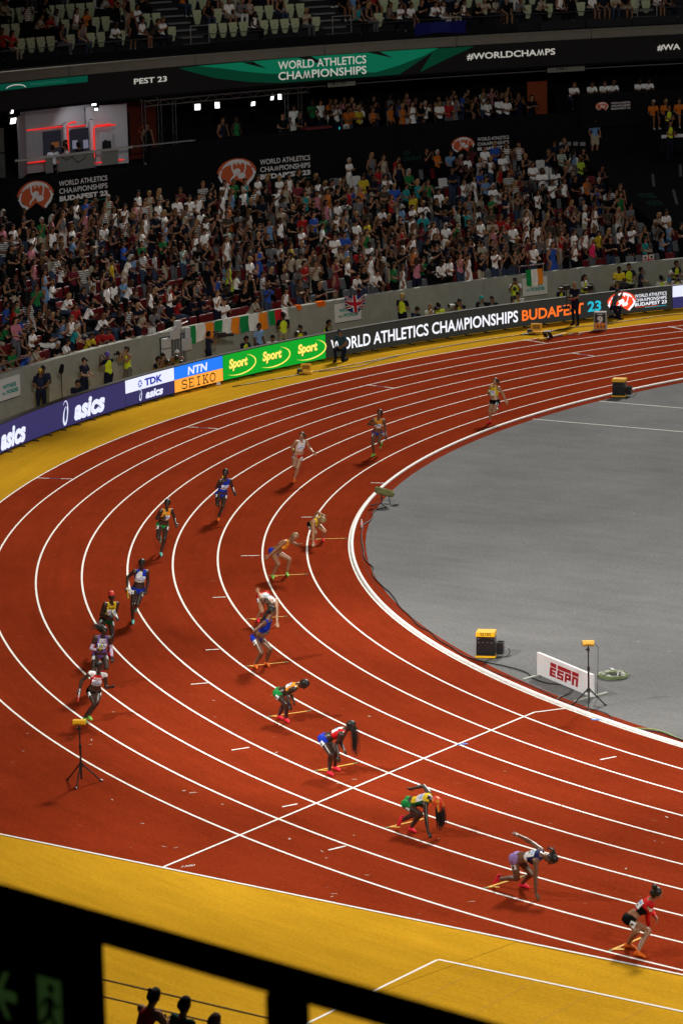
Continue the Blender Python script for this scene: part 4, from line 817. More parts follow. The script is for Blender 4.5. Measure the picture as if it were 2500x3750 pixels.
# ================================================================== ATHLETES
VD, BR, TN, LT = (.040, .021, .014), (.15, .068, .036), (.27, .125, .062), (.42, .225, .125)
BH, BRH, BLH = (.008, .007, .006), (.06, .032, .016), (.26, .17, .07)
C_ = dict(white=(.72, .72, .72), black=(.010, .010, .011), yellow=(.70, .48, .02), orange=(.72, .26, .02), blue=(.012, .035, .42), navy=(.014, .016, .08), green=(.012, .24, .05), dgreen=(.008, .085, .03), red=(.50, .012, .014), purple=(.15, .075, .30), lilac=(.34, .22, .52), pale=(.58, .46, .60), pinkred=(.80, .025, .05), oranges=(.85, .17, .02), teal=(.15, .62, .52), lime=(.25, .62, .10), lightblue=(.15, .32, .70))
BIBW = M('bib_white', (.74, .75, .76), .6, .2); INK = M('bib_ink', (.012, .012, .014), .6); INKB = M('bib_blue', (.05, .19, .62), .6)
def hair_piece(kind, info, col, parent, loc):
    hd, hu, ff, fl, s = info['hd'], info['hu'], info['ff'], info['fl'], info['s']; mb = MB(); W_ = lambda x, y, z: hd + (fl * x + ff * y + hu * z) * s
    cap = [((0, -.02, .04), (0, -.035, -.005), .092, .09)]
    if kind == 'crop': cap = [((0, -.012, .05), (0, -.028, .01), .088, .088)]
    if kind == 'flat': cap = [((0, -.008, .098), (0, -.035, .075), .070, .076)]
    for p, q, r1, r2 in cap: mb.add(*capsule(W_(*p), W_(*q), r1 * s, r2 * s, 14))
    mats = [M('hair_%03d_%03d_%03d' % tuple(int(v * 999) for v in col), col, .5, .35, .35, 40)]
    def strand(p, d, n, r0, r1, g=.05, sway=.0):
        pts = [np.array(p)]; d = np.array(d, float)
        for i in range(n): d = unit(d + np.array([rng.normal(0, sway), rng.normal(0, sway), -g])); pts.append(pts[-1] + d * .045)
        for i in range(n): mb.add(*capsule(pts[i], pts[i + 1], r0 + (r1 - r0) * i / n, r0 + (r1 - r0) * (i + 1) / n, 6))
        return pts[-1]
    if kind == 'tail':
        b = W_(0, -.11, .03); mb.add(*capsule(W_(0, -.08, .03), b, .026, .022))
        for i in range(12): strand(b + rng.normal(0, .010, 3), -ff * .6 - hu * .4 + fl * rng.normal(0, .12), int(rng.integers(4, 8)), .013, .004, .28, .07)
    elif kind == 'bun': mb.add(*capsule(W_(0, -.09, .08), W_(0, -.12, .11), .05, .045, 12)); mb.add(*capsule(W_(.02, -.12, .12), W_(-.02, -.13, .09), .035, .035, 10))
    elif kind == 'fly':
        for i in range(9): strand(W_(rng.uniform(-.06, .06), -.08, rng.uniform(-.03, .06)), -ff + fl * rng.uniform(.1, .9) + hu * rng.uniform(-.3, .2), 6, .018, .007, .10, .10)
    elif kind == 'braids':
        for i in range(26): strand(W_(rng.uniform(-.07, .07), rng.uniform(-.02, .06), .07), ff * .4 + fl * rng.uniform(-.4, .4) + hu * .2, int(rng.integers(9, 16)), .0085, .005, .55, .03)
    elif kind == 'mane':
        for i in range(26): strand(W_(rng.uniform(-.08, .08), rng.uniform(-.08, .03), rng.uniform(-.02, .08)), -ff * .5 + hu * rng.uniform(-.4, .3) + fl * rng.uniform(-.4, .4), int(rng.integers(7, 11)), .020, .008, .30, .10)
    elif kind == 'drop':
        for i in range(46): strand(W_(rng.uniform(-.08, .08), rng.uniform(-.05, .05), rng.uniform(.02, .09)), hu * .7 + fl * rng.uniform(-.3, .3) - UP * .3, int(rng.integers(7, 13)), .013, .006, .55, .12)
    elif kind == 'back':
        for i in range(44): strand(W_(rng.uniform(-.08, .08), -.06, rng.uniform(-.04, .07)), -ff * .8 + fl * rng.uniform(-.3, .4) - UP * .5, int(rng.integers(9, 13)), .013, .006, .24, .09)
    elif kind == 'locs':
        for i in range(12): strand(W_(rng.uniform(-.07, .07), rng.uniform(-.10, -.02), rng.uniform(-.02, .05)), -UP * .4 - ff * .5 + fl * rng.uniform(-.5, .5), 3, .014, .009, .3, .15)
    mi = None
    V = [np.array(v) - loc for v in mb.V]
    o = mk('hair', V, mb.F, mats, parent, None, True)
    return o, mb
def drape(bvh, c, n, u, V2, off):
    r = np.cross(u, n); out = []
    for x, y in V2:
        q = c + r * x + u * y; h = bvh.ray_cast(Vector(q + n * .22), Vector(-n), .5); out.append(np.array(h[0]) + n * off if h[0] is not None else q)
    return np.array(out)
def grid2(w_, h_, nx=6, ny=5):
    xs = np.linspace(-w_ / 2, w_ / 2, nx + 1); ys = np.linspace(-h_ / 2, h_ / 2, ny + 1); V = [(x, y) for y in ys for x in xs]
    return V, [(j * (nx + 1) + i, j * (nx + 1) + i + 1, (j + 1) * (nx + 1) + i + 1, (j + 1) * (nx + 1) + i) for j in range(ny) for i in range(nx)]
def decal(name, bvh, c, n, u, V2, Fc, off, m, parent, loc): return mk(name, drape(bvh, c, n, u, V2, off) - loc, Fc, m, parent)
def subdivided(V, Fc, s=.04):   # keep lettering light: its own outline vertices are enough to follow the cloth
    return V, Fc
def number_patch(bvh, c, n, u, txt, size, parent, loc):
    g, f = grid2(size, size, 3, 3); p = decal('hip_number', bvh, c, n, u, g, f, .010, BIBW, parent, loc)
    if txt: V, f = fit2d(txt, size * .42, size * .62, .03); decal('numeral', bvh, c, n, u, V - [size * .21, size * .31], f, .014, INK, p, loc)
BRIEF = [('torso', 's<.13', 3), ('glute', None, 3), ('thigh', '(t<.12)', 3)]
SHRT = [('torso', 's<.15', 3), ('glute', None, 3), ('thigh', 't<.34', 3)]
TOP = lambda lo: [('torso', '(s>%.2f)&(s<.95)' % lo, 2), ('torso', '(s>.80)&(ax>.125)', 0), ('sh', 'ax<.115', 2)]
FEET = [('foot', None, 4), ('shin', 't>.97', 4)]
ATHL = {
 'r1': ('runner in yellow top and black shorts, rightmost baton carrier near the kerb', LT, 'yellow', 'black', 'pinkred', TOP(.42) + SHRT, 'tail', BRH, 'f', ('NTN', ''), None, '1'),
 'r2': ('runner in orange top and blue briefs running in the second lane', BR, 'orange', 'blue', 'lime', TOP(.40) + BRIEF, 'tail', BH, 'f', ('NTN', ''), None, '2'),
 'r3': ('runner in white top and red briefs running in the third lane', LT, 'white', 'red', 'oranges', TOP(.36) + BRIEF, 'tail', BRH, 'f', ('NTN', ''), None, '3'),
 'r4': ('runner in blue singlet and blue briefs with orange shoes', VD, 'blue', 'blue', 'oranges', TOP(.28) + BRIEF, 'crop', BH, 'f', ('NTN', 'DOSSO'), None, '4'),
 'r5': ('runner in orange top and green briefs holding the baton to the chest', VD, 'orange', 'green', 'teal', TOP(.42) + BRIEF, 'crop', BH, 'f', ('NTN', ''), None, '5'),
 'r6': ('runner in half white half blue top with blue briefs', VD, 'blue', 'blue', 'teal', TOP(.44) + [('torso', '(s>.44)&(x>-.02)&(s<.95)&(ax<.13)', 5)] + BRIEF, 'crop', BH, 'f', ('NTN', 'DAVIS'), 'white', '6'),
 'r7': ('runner in yellow top and green shorts with bright pink hair', VD, 'yellow', 'dgreen', 'pinkred', TOP(.36) + [('torso', '(s>.36)&(ax>.115)&(s<.8)', 5)] + SHRT, 'flat', (.80, .07, .06), 'f', ('NTN', ''), 'dgreen', '7'),
 'r8': ('runner in purple kit with pale arm sleeves and flying black hair', VD, 'purple', 'purple', 'pinkred', TOP(.25) + BRIEF + [('fa', None, 5), ('ua', 't>.55', 5)], 'fly', BH, 'f', ('NTN', ''), 'pale', ''),
 'r9': ('runner in red top with white shoulders and black shorts, nearest baton carrier', VD, 'red', 'black', 'lime', TOP(.45) + [('sh', None, 5)] + SHRT, 'crop', BH, 'f', ('NTN', 'KOUNI'), 'white', '9'),
 'w1': ('crouching athlete in yellow top and black shorts, innermost lane, hand on track', LT, 'yellow', 'black', 'pinkred', TOP(.30) + SHRT, 'tail', BLH, 'b', ('NTN', ''), None, '1'),
 'w2': ('athlete in orange top and blue briefs crouching with one arm back', TN, 'orange', 'blue', 'lime', TOP(.55) + BRIEF, 'tail', BLH, 'b', ('NTN', ''), None, ''),
 'w3': ('athlete in white top and red briefs bent double with a hand down', LT, 'white', 'red', 'pinkred', TOP(.20) + BRIEF, 'tail', BRH, 'b', ('NTN', 'POL'), None, '3'),
 'w4': ('athlete in blue two-piece with long loose black hair and orange shoes', BR, 'blue', 'blue', 'oranges', TOP(.40) + BRIEF, 'back', BH, 'n', ('', ''), None, '4'),
 'w5': ('athlete in orange crop top and green shorts with hands on knees', VD, 'orange', 'green', 'pinkred', TOP(.50) + SHRT, 'locs', BH, 'b', ('NTN', ''), None, '5'),
 'w6': ('athlete in red and white top and blue shorts with long hanging braids', VD, 'red', 'blue', 'pinkred', TOP(.46) + [('torso', '(s>.46)&(s<.95)&(x<.05)', 5)] + SHRT, 'braids', BH, 'b', ('NTN', 'USA'), 'white', '6'),
 'w7': ('crouching athlete in yellow top and green shorts with red orange hair', VD, 'yellow', 'green', 'pinkred', TOP(.30) + [('torso', '(s>.3)&(x>.1)&(s<.85)', 5)] + SHRT, 'drop', (.72, .045, .012), 'b', ('NTN', 'JAM'), 'dgreen', '7'),
 'w8': ('crouching athlete in navy top and lilac briefs with one arm flung back', BR, 'navy', 'lilac', 'pinkred', TOP(.45) + BRIEF + [('torso', '(s>.42)&(s<.52)', 5)], 'tail', BH, 'b', ('NTN', 'GBR'), 'white', '8'),
 'w9': ('athlete in red long-sleeved top and black shorts, nearest waiting, hair in bun', TN, 'red', 'black', 'oranges', [('torso', '(s>.42)&(s<.97)', 2), ('sh ua fa', None, 2), ('fa', 't>.92', 0), ('torso', '(s>.42)&(s<.7)&(x>.09)', 3)] + SHRT + [('ua fa', 'x>.16', 5), ('fa', 't>.95', 0)], 'bun', BH, 'b', ('NTN', 'SUI'), 'white', '9'),
}
EYE = M('eye_dark', (.01, .008, .008), .3); LIP = M('lip', (.10, .02, .02), .5)
names = JN.split()
for key, (hdg, JJ) in ATH.items():
    label, sk, top, bot, shoe, rules, hk, hc, bibside, bt, extra, num = ATHL[key]
    J = {n: np.array(v, float) for n, v in zip(names, JJ)}; f = np.array([math.cos(R_(hdg)), math.sin(R_(hdg)), 0.])
    o = dict(fingers=True, fwd=f, bust=True, s=1.02)
    run = key[0] == 'r'
    if run: o['face'] = f; o['rcurl'] = o['lcurl'] = 1.0
    else: o['face'] = f * .75 - UP * .75
    if key == 'w4': o['face'] = unit(f * .4 + np.cross(UP, f) * .9)
    if key == 'w2': o['face'] = unit(f + np.array([.0, -.2, -.35]))
    if key == 'w9': o['face'] = unit(f + np.cross(UP, f) * .8)
    for q in 'rl':
        if J[q + 'w'][2] < .2: o[q + 'hand'] = unit(f * .55 - UP * .62); o[q + 'palm'] = UP; o[q + 'curl'] = -.5
    mb, B, info = figure(J, f, o)
    loc = np.array([info['pm'][0], info['pm'][1], 0.])
    me = voxel(mb, .0105, 2)[0]; me.materials.clear()
    for m in (SK(sk), SK(sk), F(C_[top], .6), F(C_[bot], .6), F(C_[shoe], .5), F(C_[extra], .6) if extra else SK(sk), EYE, LIP): me.materials.append(m)
    c, tg = paint(me, B, info, [('sh neck', None, 0)] + rules + FEET + [('neck head hand', None, 0)])
    idx = np.empty(len(c), np.int32); me.polygons.foreach_get('material_index', idx)
    rel = (c - info['hd']) / info['s']; hx, hy, hz = rel @ info['fl'], rel @ info['ff'], rel @ info['hu']; hm = tg == 'head'
    idx[hm & (np.abs(np.abs(hx) - .031) < .015) & (np.abs(hz - .012) < .009) & (hy > .06)] = 6; idx[hm & (np.abs(hx) < .026) & (np.abs(hz + .058) < .009) & (hy > .06)] = 7
    me.polygons.foreach_set('material_index', idx)
    V = np.empty(len(me.vertices) * 3); me.vertices.foreach_get('co', V); V = V.reshape(-1, 3); bvh = BVHTree.FromPolygons([tuple(v) for v in V], [tuple(p.vertices) for p in me.polygons])
    me.vertices.foreach_set('co', (V - loc).ravel())
    me.name = 'person'; body = bpy.data.objects.new('person', me); body.location = loc; link(body); tag(body, label, 'person', 'runners carrying batons' if run else 'athletes waiting for the baton')
    ho, hmb = hair_piece(hk, info, hc, body, loc)
    if key == 'w7':   # red orange roots, black lengths
        ho.data.materials.append(M('hair_black', BH, .5, .35)); ho.data.materials.append(M('hair_orange', (.80, .28, .02), .5, .35, .3, 30))
        for p in ho.data.polygons:
            z = p.center[2] + loc[2]; p.material_index = 1 if z < info['hd'][2] - .12 + .05 * math.sin(p.center[0] * 60) else (2 if math.sin(p.center[0] * 45 + p.center[1] * 30) > .35 else 0)
    if bibside != 'n':
        sg = 1. if bibside == 'f' else -1.
        n = unit(info['front'] * sg + (UP * .0)); u = info['ax']; cc = info['pm'] + info['ax'] * info['L'] * (.60 if run else .66) + n * .10
        g, fc = grid2(.22, .155); bib = decal('bib', bvh, cc, n, u, g, fc, .009, BIBW, body, loc)
        if bt[0]: V2, fc = fit2d('NTN', .15, .05, .03, .1); decal('bib_lettering', bvh, cc, n, u, V2 - [.075, -.008], fc, .014, INKB, bib, loc)
        if bt[1]: V2, fc = fit2d(bt[1], .15 if len(bt[1]) > 3 else .09, .042, .03); decal('bib_lettering', bvh, cc, n, u, V2 - [.075 if len(bt[1]) > 3 else .045, .052], fc, .014, INK, bib, loc)
        V2, fc = poly((-.10, -.074), (.10, -.074), (.10, -.062), (-.10, -.062)); decal('bib_lettering', bvh, cc, n, u, V2, fc, .014, INK, bib, loc)
        if key in ('r9', 'r8', 'r7'):
            lines = {'r9': ['SUISSE'], 'r8': ['BRITAIN', 'GREAT'], 'r7': ['JAMAICA']}[key]
            for i, s_ in enumerate(lines):
                V2, fc = fit2d(s_, .17, .042, .04); decal('chest_lettering', bvh, cc + u * (.12 + .05 * i), n, u, V2 - [.085, .021], fc, .012, INK if key == 'r7' else BIBW, body, loc)
    if num is not None and key not in ('w2',):
        for q, k in ((('r', 1), ('l', -1)) if run else (('r', 1),)):
            H, K = J[q + 'h'], J[q + 'k']; u = unit(H - K); n = unit(info['lat'] * k + (f * .9 if run else np.array([0, -.2, 0]))); n = unit(n - u * n.dot(u))
            number_patch(bvh, H + (K - H) * .30 + n * .05, n, u, num, .105, body, loc)
    if run:
        q = 'l' if key in () else 'r'; W, E = J[q + 'w'], J[q + 'e']; hv = unit(W - E); c0 = W + hv * .07
        d = unit({'r9': np.array([-.1, -.3, -.9]) + f * .3, 'r6': -UP + f * .5}.get(key, UP * .8 + f * .45 + hv * .3))
        bcol = {'r9': (.6, .6, .6), 'r6': (.7, .4, .03), 'r7': (.05, .3, .5), 'r8': (.5, .5, .05)}.get(key, (.03, .03, .03))
        bo = MB().cyl((0, 0, 0), d * .19, .019, .019, 12).cyl(d * .19, d * .29, .019, .019, 12, 1).cyl(d * -.004, (0, 0, 0), .017, .019, 12, 1)
        bo = bo.build('relay_baton', [M('baton_' + key, bcol, .35, .5), M('baton_tip_' + key, (.6, .05, .03) if key == 'r9' else (.45, .55, .05), .35, .5)], None, True, tuple(c0 - d * .06)); tag(bo, 'relay baton in the hand of the ' + ' '.join(label.split()[:6]), 'baton', 'relay batons')
# ================================================================== THINGS ON THE WALL
GRNT = M('sign_teal', (.01, .30, .25), .6)
SGN = M('sign_white', (.66, .66, .66), .5, .3)
def wpart(b, name, m, o, smooth=False): b.V = [(v[0] - o.location[0], v[1] - o.location[1], v[2] - o.location[2]) for v in b.V]; return b.build(name, m, o, smooth)
for (a0, a1), lab in zip(WS, ['white WITNESS THE WONDER sign at the far left of the concrete wall', 'white WITNESS THE WONDER sign half under the British flag', 'white WITNESS THE WONDER sign under the draped Irish flag at right']):
    o = empty('wall_sign', tuple(P(RW - .02, (a0 + a1) / 2, .8))); tag(o, lab, 'sign')
    wpart(MB().revolve([(RW - .05, .80), (RW - .05, 1.52), (RW - .006, 1.52), (RW - .006, .80)], a0, a1, .5), 'panel', SGN, o)
    wpart(MB().revolve([(RW - .054, .775), (RW - .054, .798), (RW - .004, .798), (RW - .004, .775)], a0, a1, .5), 'edge', BLKM, o)
    for s_, z0, f0, f1 in (('WITNESS', 1.17, .14, .80), ('WONDER', .97, .30, .90), ('THE', .98, .10, .27)):
        V, fc = fit2d(s_, (a1 - a0) * PI / 180 * RW * (f1 - f0), .15 if s_ != 'THE' else .08, .045); V, fc = onring(V, fc, RW - .058, a1 - (a1 - a0) * f0, z0); wpart(MB().add(V, fc), 'lettering', GRNT, o)
# flags: hanging cloth, one part per stripe or cross
def cloth_ring(al, ar, zt, zb, R=52.47, wav=.035, ph=0., nx=16, nz=7, slack=.04):
    V = []; 
    for j in range(nz + 1):
        for i in range(nx + 1):
            u, v_ = i / nx, j / nz; a = al + (ar - al) * (u + .015 * math.sin(v_ * 5 + ph)); z = zt + (zb - zt) * v_ - slack * math.sin(u * PI * 2 + ph) * v_
            V.append(P(R - .012 - wav * (0.5 + .5 * math.sin(u * 19 + v_ * 3 + ph)) * (.3 + .7 * v_), a, z))
    return V, nx, nz
def flag_stripes(lab, al, ar, zt, zb, cols, ph=0., R=52.47):
    o = empty('flag', tuple(P(R, (al + ar) / 2, zb))); tag(o, lab, 'flag')
    V, nx, nz = cloth_ring(al, ar, zt, zb, R, .04, ph)
    for k, c in enumerate(cols):
        i0, i1 = round(nx * k / 3), round(nx * (k + 1) / 3); b = MB(); VV = []; idx = {}
        for j in range(nz + 1):
            for i in range(i0, i1 + 1): idx[(i, j)] = len(VV); VV.append(V[j * (nx + 1) + i])
        b.add(VV, [(idx[(i, j)], idx[(i + 1, j)], idx[(i + 1, j + 1)], idx[(i, j + 1)]) for j in range(nz) for i in range(i0, i1)]); wpart(b, 'stripe', F(c), o, True)
IG, IW, IO, IR = (.012, .26, .07), (.80, .80, .78), (.90, .27, .02), (.58, .02, .03)
flag_stripes('Irish tricolour flag hung on the wall, leftmost beside the metal gate', 180.2, 178.6, 1.70, 1.08, (IG, IW, IO), 0.); flag_stripes('Irish tricolour flag hung on the wall, middle of the three', 178.5, 176.98, 1.70, 1.10, (IG, IW, IO), 1.7)
flag_stripes('Irish tricolour flag hung on the wall above the green board, right of three', 176.9, 175.25, 1.68, 1.05, (IG, IW, IO), 3.1); flag_stripes('green white and red flag hung on the wall behind a photographer', 175.15, 174.0, 1.70, 1.12, (IG, IR, IW), 4.)
flag_stripes('crumpled Irish tricolour flag draped over the rail at the right-hand sign', 160.5, 159.6, 1.86, 1.20, (IG, IW, IO), 5., 52.40)
o = empty('flag', tuple(P(52.4, 170.15, 1.3))); tag(o, 'British union flag draped over the wall above the sign', 'flag')
fw, fh = 1.12, .56
def onflag(V2):   # sagging cloth hung by its top edge
    V2 = np.asarray(V2, float); a = 170.76 - V2[:, 0] / 52.4 * 180 / PI; R = 52.38 - .05 * np.sin(V2[:, 0] * 9 + V2[:, 1] * 4); z = 1.80 - V2[:, 1] * (.75 + .45 * np.sin(V2[:, 0] / fw * PI)) - .06 * V2[:, 0]
    return np.c_[R * np.cos(np.radians(a)), R * np.sin(np.radians(a)), z]
def flagrect(x0, x1, y0, y1, m, off, name, nx=10, ny=5):
    xs, ys = np.linspace(x0, x1, nx + 1), np.linspace(y0, y1, ny + 1); V = onflag([(x, y) for y in ys for x in xs]); V = V * np.array([1 - off / 52.4, 1 - off / 52.4, 1])
    wpart(MB().add(V, [(j * (nx + 1) + i, j * (nx + 1) + i + 1, (j + 1) * (nx + 1) + i + 1, (j + 1) * (nx + 1) + i) for j in range(ny) for i in range(nx)]), name, m, o, True)
def flagdiag(p, q, w_, m, off, name):
    t = np.linspace(0, 1, 9)[:, None]; pts = np.array(p) * (1 - t) + np.array(q) * t; n = unit(np.array([-(q[1] - p[1]), q[0] - p[0]])) * w_ / 2; V = onflag(np.clip(np.vstack([pts + n, pts - n]), [0, 0], [fw, fh])) * np.array([1 - off / 52.4, 1 - off / 52.4, 1]); wpart(MB().add(V, [(i, i + 1, 9 + i + 1, 9 + i) for i in range(8)]), name, m, o, True)
UB_, UW, UR = F((.012, .025, .14)), F((.62, .62, .60)), F((.42, .015, .03))
flagrect(0, fw, 0, fh, UB_, 0, 'field')
for p, q in (((0, 0), (fw, fh)), ((0, fh), (fw, 0))): flagdiag(p, q, .12, UW, .006, 'white_diagonal'); flagdiag(p, q, .045, UR, .010, 'red_diagonal')
flagrect(fw / 2 - .10, fw / 2 + .10, 0, fh, UW, .013, 'white_cross'); flagrect(0, fw, fh / 2 - .09, fh / 2 + .09, UW, .013, 'white_cross'); flagrect(fw / 2 - .06, fw / 2 + .06, 0, fh, UR, .018, 'red_cross'); flagrect(0, fw, fh / 2 - .055, fh / 2 + .055, UR, .018, 'red_cross')
# white flag with a red cross and dark heads, held over the wall at the right
o = empty('flag', tuple(P(52.6, 153.8, 1.5))); tag(o, 'white flag with red cross and four dark heads held over the wall', 'flag')
def hf(V2, off): V, _ = onring(V2, [], 52.62 - off - .0, 154.08, 1.52); return V
g, fc = grid2(.56, .42, 6, 4); wpart(MB().add(hf(np.array(g) + [.28, .21], 0), fc), 'field', F((.62, .62, .58)), o)
for V2, _f in (poly((.255, 0), (.305, 0), (.305, .42), (.255, .42)), poly((0, .19), (.56, .19), (.56, .235), (0, .235))): wpart(MB().add(hf(V2, .006), _f), 'cross', F(IR), o)
for x, y in ((.13, .31), (.43, .31), (.13, .10), (.43, .10)): wpart(MB().add(hf(arc2(x, y, .06, .05, 0, 330, 10), .006), [tuple(range(10))]), 'head_motif', BLK, o)
for a_, s_ in ((172.0, 1.), (173.3, .5)):
    b = MB().box(P(RW - .02, a_, 1.60), (.05, .42 * s_, .14), R_(a_)).box(P(RW + .08, a_, 1.695), (.22, .40 * s_, .03), R_(a_)); tag(b.build('orange_cloth', F((.75, .14, .01))), 'small orange cloth laid over the wall top, %s' % ('larger one' if s_ == 1 else 'smaller one on the left'), 'cloth')
# metal gate with pale boxes
GM = M('gate_grey', (.24, .25, .26), .45, .4, metal=.3); BXM = M('box_grey', (.50, .51, .52), .5, .3)
o = empty('metal_gate', tuple(P(RW - .05, 181.1, .3))); tag(o, 'grey barred metal gate in the wall with pale boxes fixed on it', 'gate')
wpart(MB().revolve([(RW - .06, .30), (RW - .06, .36), (RW - .004, .36), (RW - .004, .30)], *GATE, .5), 'frame', GM, o)
wpart(MB().revolve([(RW - .03, .36), (RW - .03, 1.50), (RW - .004, 1.50), (RW - .004, .36)], *GATE, .5), 'backing', BLKM, o)  # dark sheet painted in for the shaded recess behind the bars
for k in range(9): a = GATE[0] + .12 + k * (GATE[1] - GATE[0] - .2) / 8; wpart(MB().box(P(RW - .06, a, .92), (.04, .085, 1.10), R_(a)), 'bar', GM, o)
for a, z, w_, h in ((181.75, 1.30, .36, .34), (181.75, .88, .38, .42), (181.15, 1.55, .4, .34), (180.95, 1.86, .26, .34), (180.42, 1.10, .38, .42), (180.32, 1.5, .1, .4)): wpart(MB().box(P(RW - .16, a, z), (.16, w_, h), R_(a)), 'box', BXM, o)
wpart(MB().cyl(P(RW - .15, 182.1, 1.72), P(RW - .15, 180.3, 1.92), .022, .022, 8), 'lamp_bar', ALU, o)
for a0, a1, lab in ((190.6, 193.5, 'pale steel handrail above the wall at the far left'), (159.35, 160.75, 'steel handrail above the wall behind the draped Irish flag'), (171.0, 171.6, 'short pale handrail beside the British flag')):
    o = empty('handrail', tuple(P(RW + .08, (a0 + a1) / 2, ZW))); tag(o, lab, 'handrail')
    wpart(MB().revolve([(RW + .06, 1.98), (RW + .06, 2.02), (RW + .10, 2.02), (RW + .10, 1.98)], a0, a1, .4), 'rail', STEEL, o)
    for a in (a0 + .05, a1 - .05): wpart(MB().cyl(P(RW + .08, a, ZW - .02), P(RW + .08, a, 1.99), .016, .016, 8), 'post', STEEL, o)

# ================================================================== CREW behind the boards
def crew_tpl(ps, hr, kd='tee'): 
    k = ('crew_' + ps, id(hr), kd)
    if k not in CROWD: template(k, ps, hr, kd, .019, None)
    return k
HV = TOPD['hi-vis yellow']; DK = (.014, .014, .016); NV = (.018, .02, .045)
def crew(lab, a, ps, hr, top, sleeve=None, bot=DK, hair=HAIRS[0], skin=SKINS[1], R=51.4, turn=0., z=0., sc=1., loc=None):
    k = crew_tpl(ps, hr); L = P(R, a, z) if loc is None else np.array(loc, float); h = R_(a + 180 + turn)
    o = add_person(k, L, h, [SK(skin, False), M('crewhair_%d' % (abs(hash(hair)) % 97), hair, .8, .12), F(top), F(sleeve) if sleeve is not None else SK(skin, False), F(bot), F(SHOE if bot != DK else DK)], lab, None, sc); return o, L, h
WLENS = M('lens_white', (.72, .71, .68), .4, .4)
def camera_prop(lab, L, h, z, y=.40, long=False, tv=False):
    o = empty('camera', tuple(L + np.array([math.cos(h) * y, math.sin(h) * y, z]))); o.rotation_euler = (0, 0, h - PI / 2); tag(o, lab, 'camera')
    if tv:
        MB().box((0, .05, 0), (.13, .42, .19)).box((0, -.1, .14), (.05, .22, .05)).box((-.09, .12, .05), (.06, .16, .09)).build('body', BLKP, o); MB().cyl((0, .26, -.01), (0, .50, -.01), .06, .07, 12).box((0, .52, -.01), (.16, .05, .13)).build('lens', BLKP, o)
    else:
        MB().box((0, 0, 0), (.15, .07, .11)).box((0, .0, .07), (.06, .06, .04)).build('body', BLKP, o)
        if long: MB().cyl((0, .03, -.01), (0, .18, -.01), .042, .045, 12).cyl((0, .18, -.01), (0, .30, -.01), .05, .065, 12).build('lens', WLENS, o, True); MB().cyl((0, .30, -.01), (0, .33, -.01), .068, .068, 12).cyl((0, .42, -.01), (0, .44, -.01), .072, .074, 12).build('ring', BLKP, o, True); MB().cyl((0, .33, -.01), (0, .42, -.01), .067, .072, 12).build('hood', WLENS, o, True)
        else: MB().cyl((0, .03, -.01), (0, .16, -.01), .04, .045, 12).build('lens', BLKP, o, True)
    return o
PC = lambda col: col
crew('crew member with yellow cap and dark backpack at the far left', 191.3, 'hold', CAPH, NV, DK, DK, (.52, .36, .06), SKINS[2], 51.8, -60)
o, L, h = crew('sound crew member in dark cap beside the yellow-capped one', 190.7, 'hold', CAPH, NV, NV, (.12, .12, .06), DK, SKINS[4], 52.0, -60)
b = empty('boom_microphone', tuple(P(51.7, 189.95, .3))); tag(b, 'black furry microphone on a pole held at the far left', 'microphone'); MB().cyl((0, 0, 0), (0, 0, 1.10), .018, .016, 8).build('pole', BLKM, b); mb_ = MB(); mb_.add(*capsule((0, 0, 1.12), (0, .06, 1.30), .085, .075, 12)); mb_.build('windshield', BLK, b, True)
crew('person in dark suit crouching under the boom microphone', 190.2, 'kneel', SHORT, DK, DK, DK, HAIRS[0], SKINS[1], 51.0, -30)
o, L, h = crew('security person in black cap and mask with dark kit', 188.5, 'hold', CAPH, NV, DK, DK, DK, SKINS[3], 51.6, 0)
crew('photographer with purple cap and long locks, numbered yellow vest, from behind', 186.95, 'standcam', CAPH, HV, DK, DK, (.12, .08, .35), SKINS[4], 51.5, 165)
o, L, h = crew('photographer with tied hair and numbered yellow vest raising a camera', 185.6, 'standcam', BUN, HV, None, (.12, .12, .10), HAIRS[1], SKINS[0], 51.5, -110); camera_prop('small black camera raised by the photographer left of TDK', L, h, 1.52)
o, L, h = crew('photographer crouching with a black camera above the TDK board', 184.2, 'kneelcam', SHORT, (.25, .18, .02), DK, DK, HAIRS[0], SKINS[1], 51.2, 15); camera_prop('black camera of the crouching photographer above TDK', L, h, 1.05)
crew('dark-haired photographer crouching next to the black camera', 183.4, 'kneelcam', BUN, (.22, .16, .03), None, DK, HAIRS[0], SKINS[1], 51.4, -40)
o, L, h = crew('photographer in white cap with a big white telephoto lens', 182.4, 'kneelcam', CAPH, (.2, .2, .05), None, DK, (.6, .6, .58), SKINS[1], 51.4, -55); camera_prop('upper big white telephoto lens by the white-capped photographer', L, h, 1.05, .36, True); camera_prop('lower big white telephoto lens above the NTN board', P(51.0, 182.7), h, .93, .30, True)
o, L, h = crew('television cameraman in navy shirt before the leftmost flag', 180.2, 'standcam', SHORT, NV, NV, DK, HAIRS[0], SKINS[1], 51.5, 60, 0, .93); camera_prop('black television camera before the leftmost Irish flag', L, h, 1.42, .42, False, True)
crew('bearded crew member in yellow vest seated above the Sport board', 178.2, 'kneel', SHORT, HV, DK, DK, HAIRS[0], SKINS[2], 51.3, 0)
crew('person in pale blue shirt standing before the right Irish flag', 176.85, 'relax', SHORT, (.20, .33, .55), (.20, .33, .55), DK, HAIRS[0], SKINS[4], 51.6, 0, -.22)
crew('person in yellow vest over white bending below the pale blue shirt', 176.7, 'kneel', SHORT, HV, (.6, .6, .58), DK, HAIRS[0], SKINS[2], 51.1, -30, -.12)
crew('photographer with number 40 yellow vest walking, back turned', 175.45, 'hold', SHORT, HV, DK, (.28, .25, .16), HAIRS[0], SKINS[4], 51.5, 150, .04)
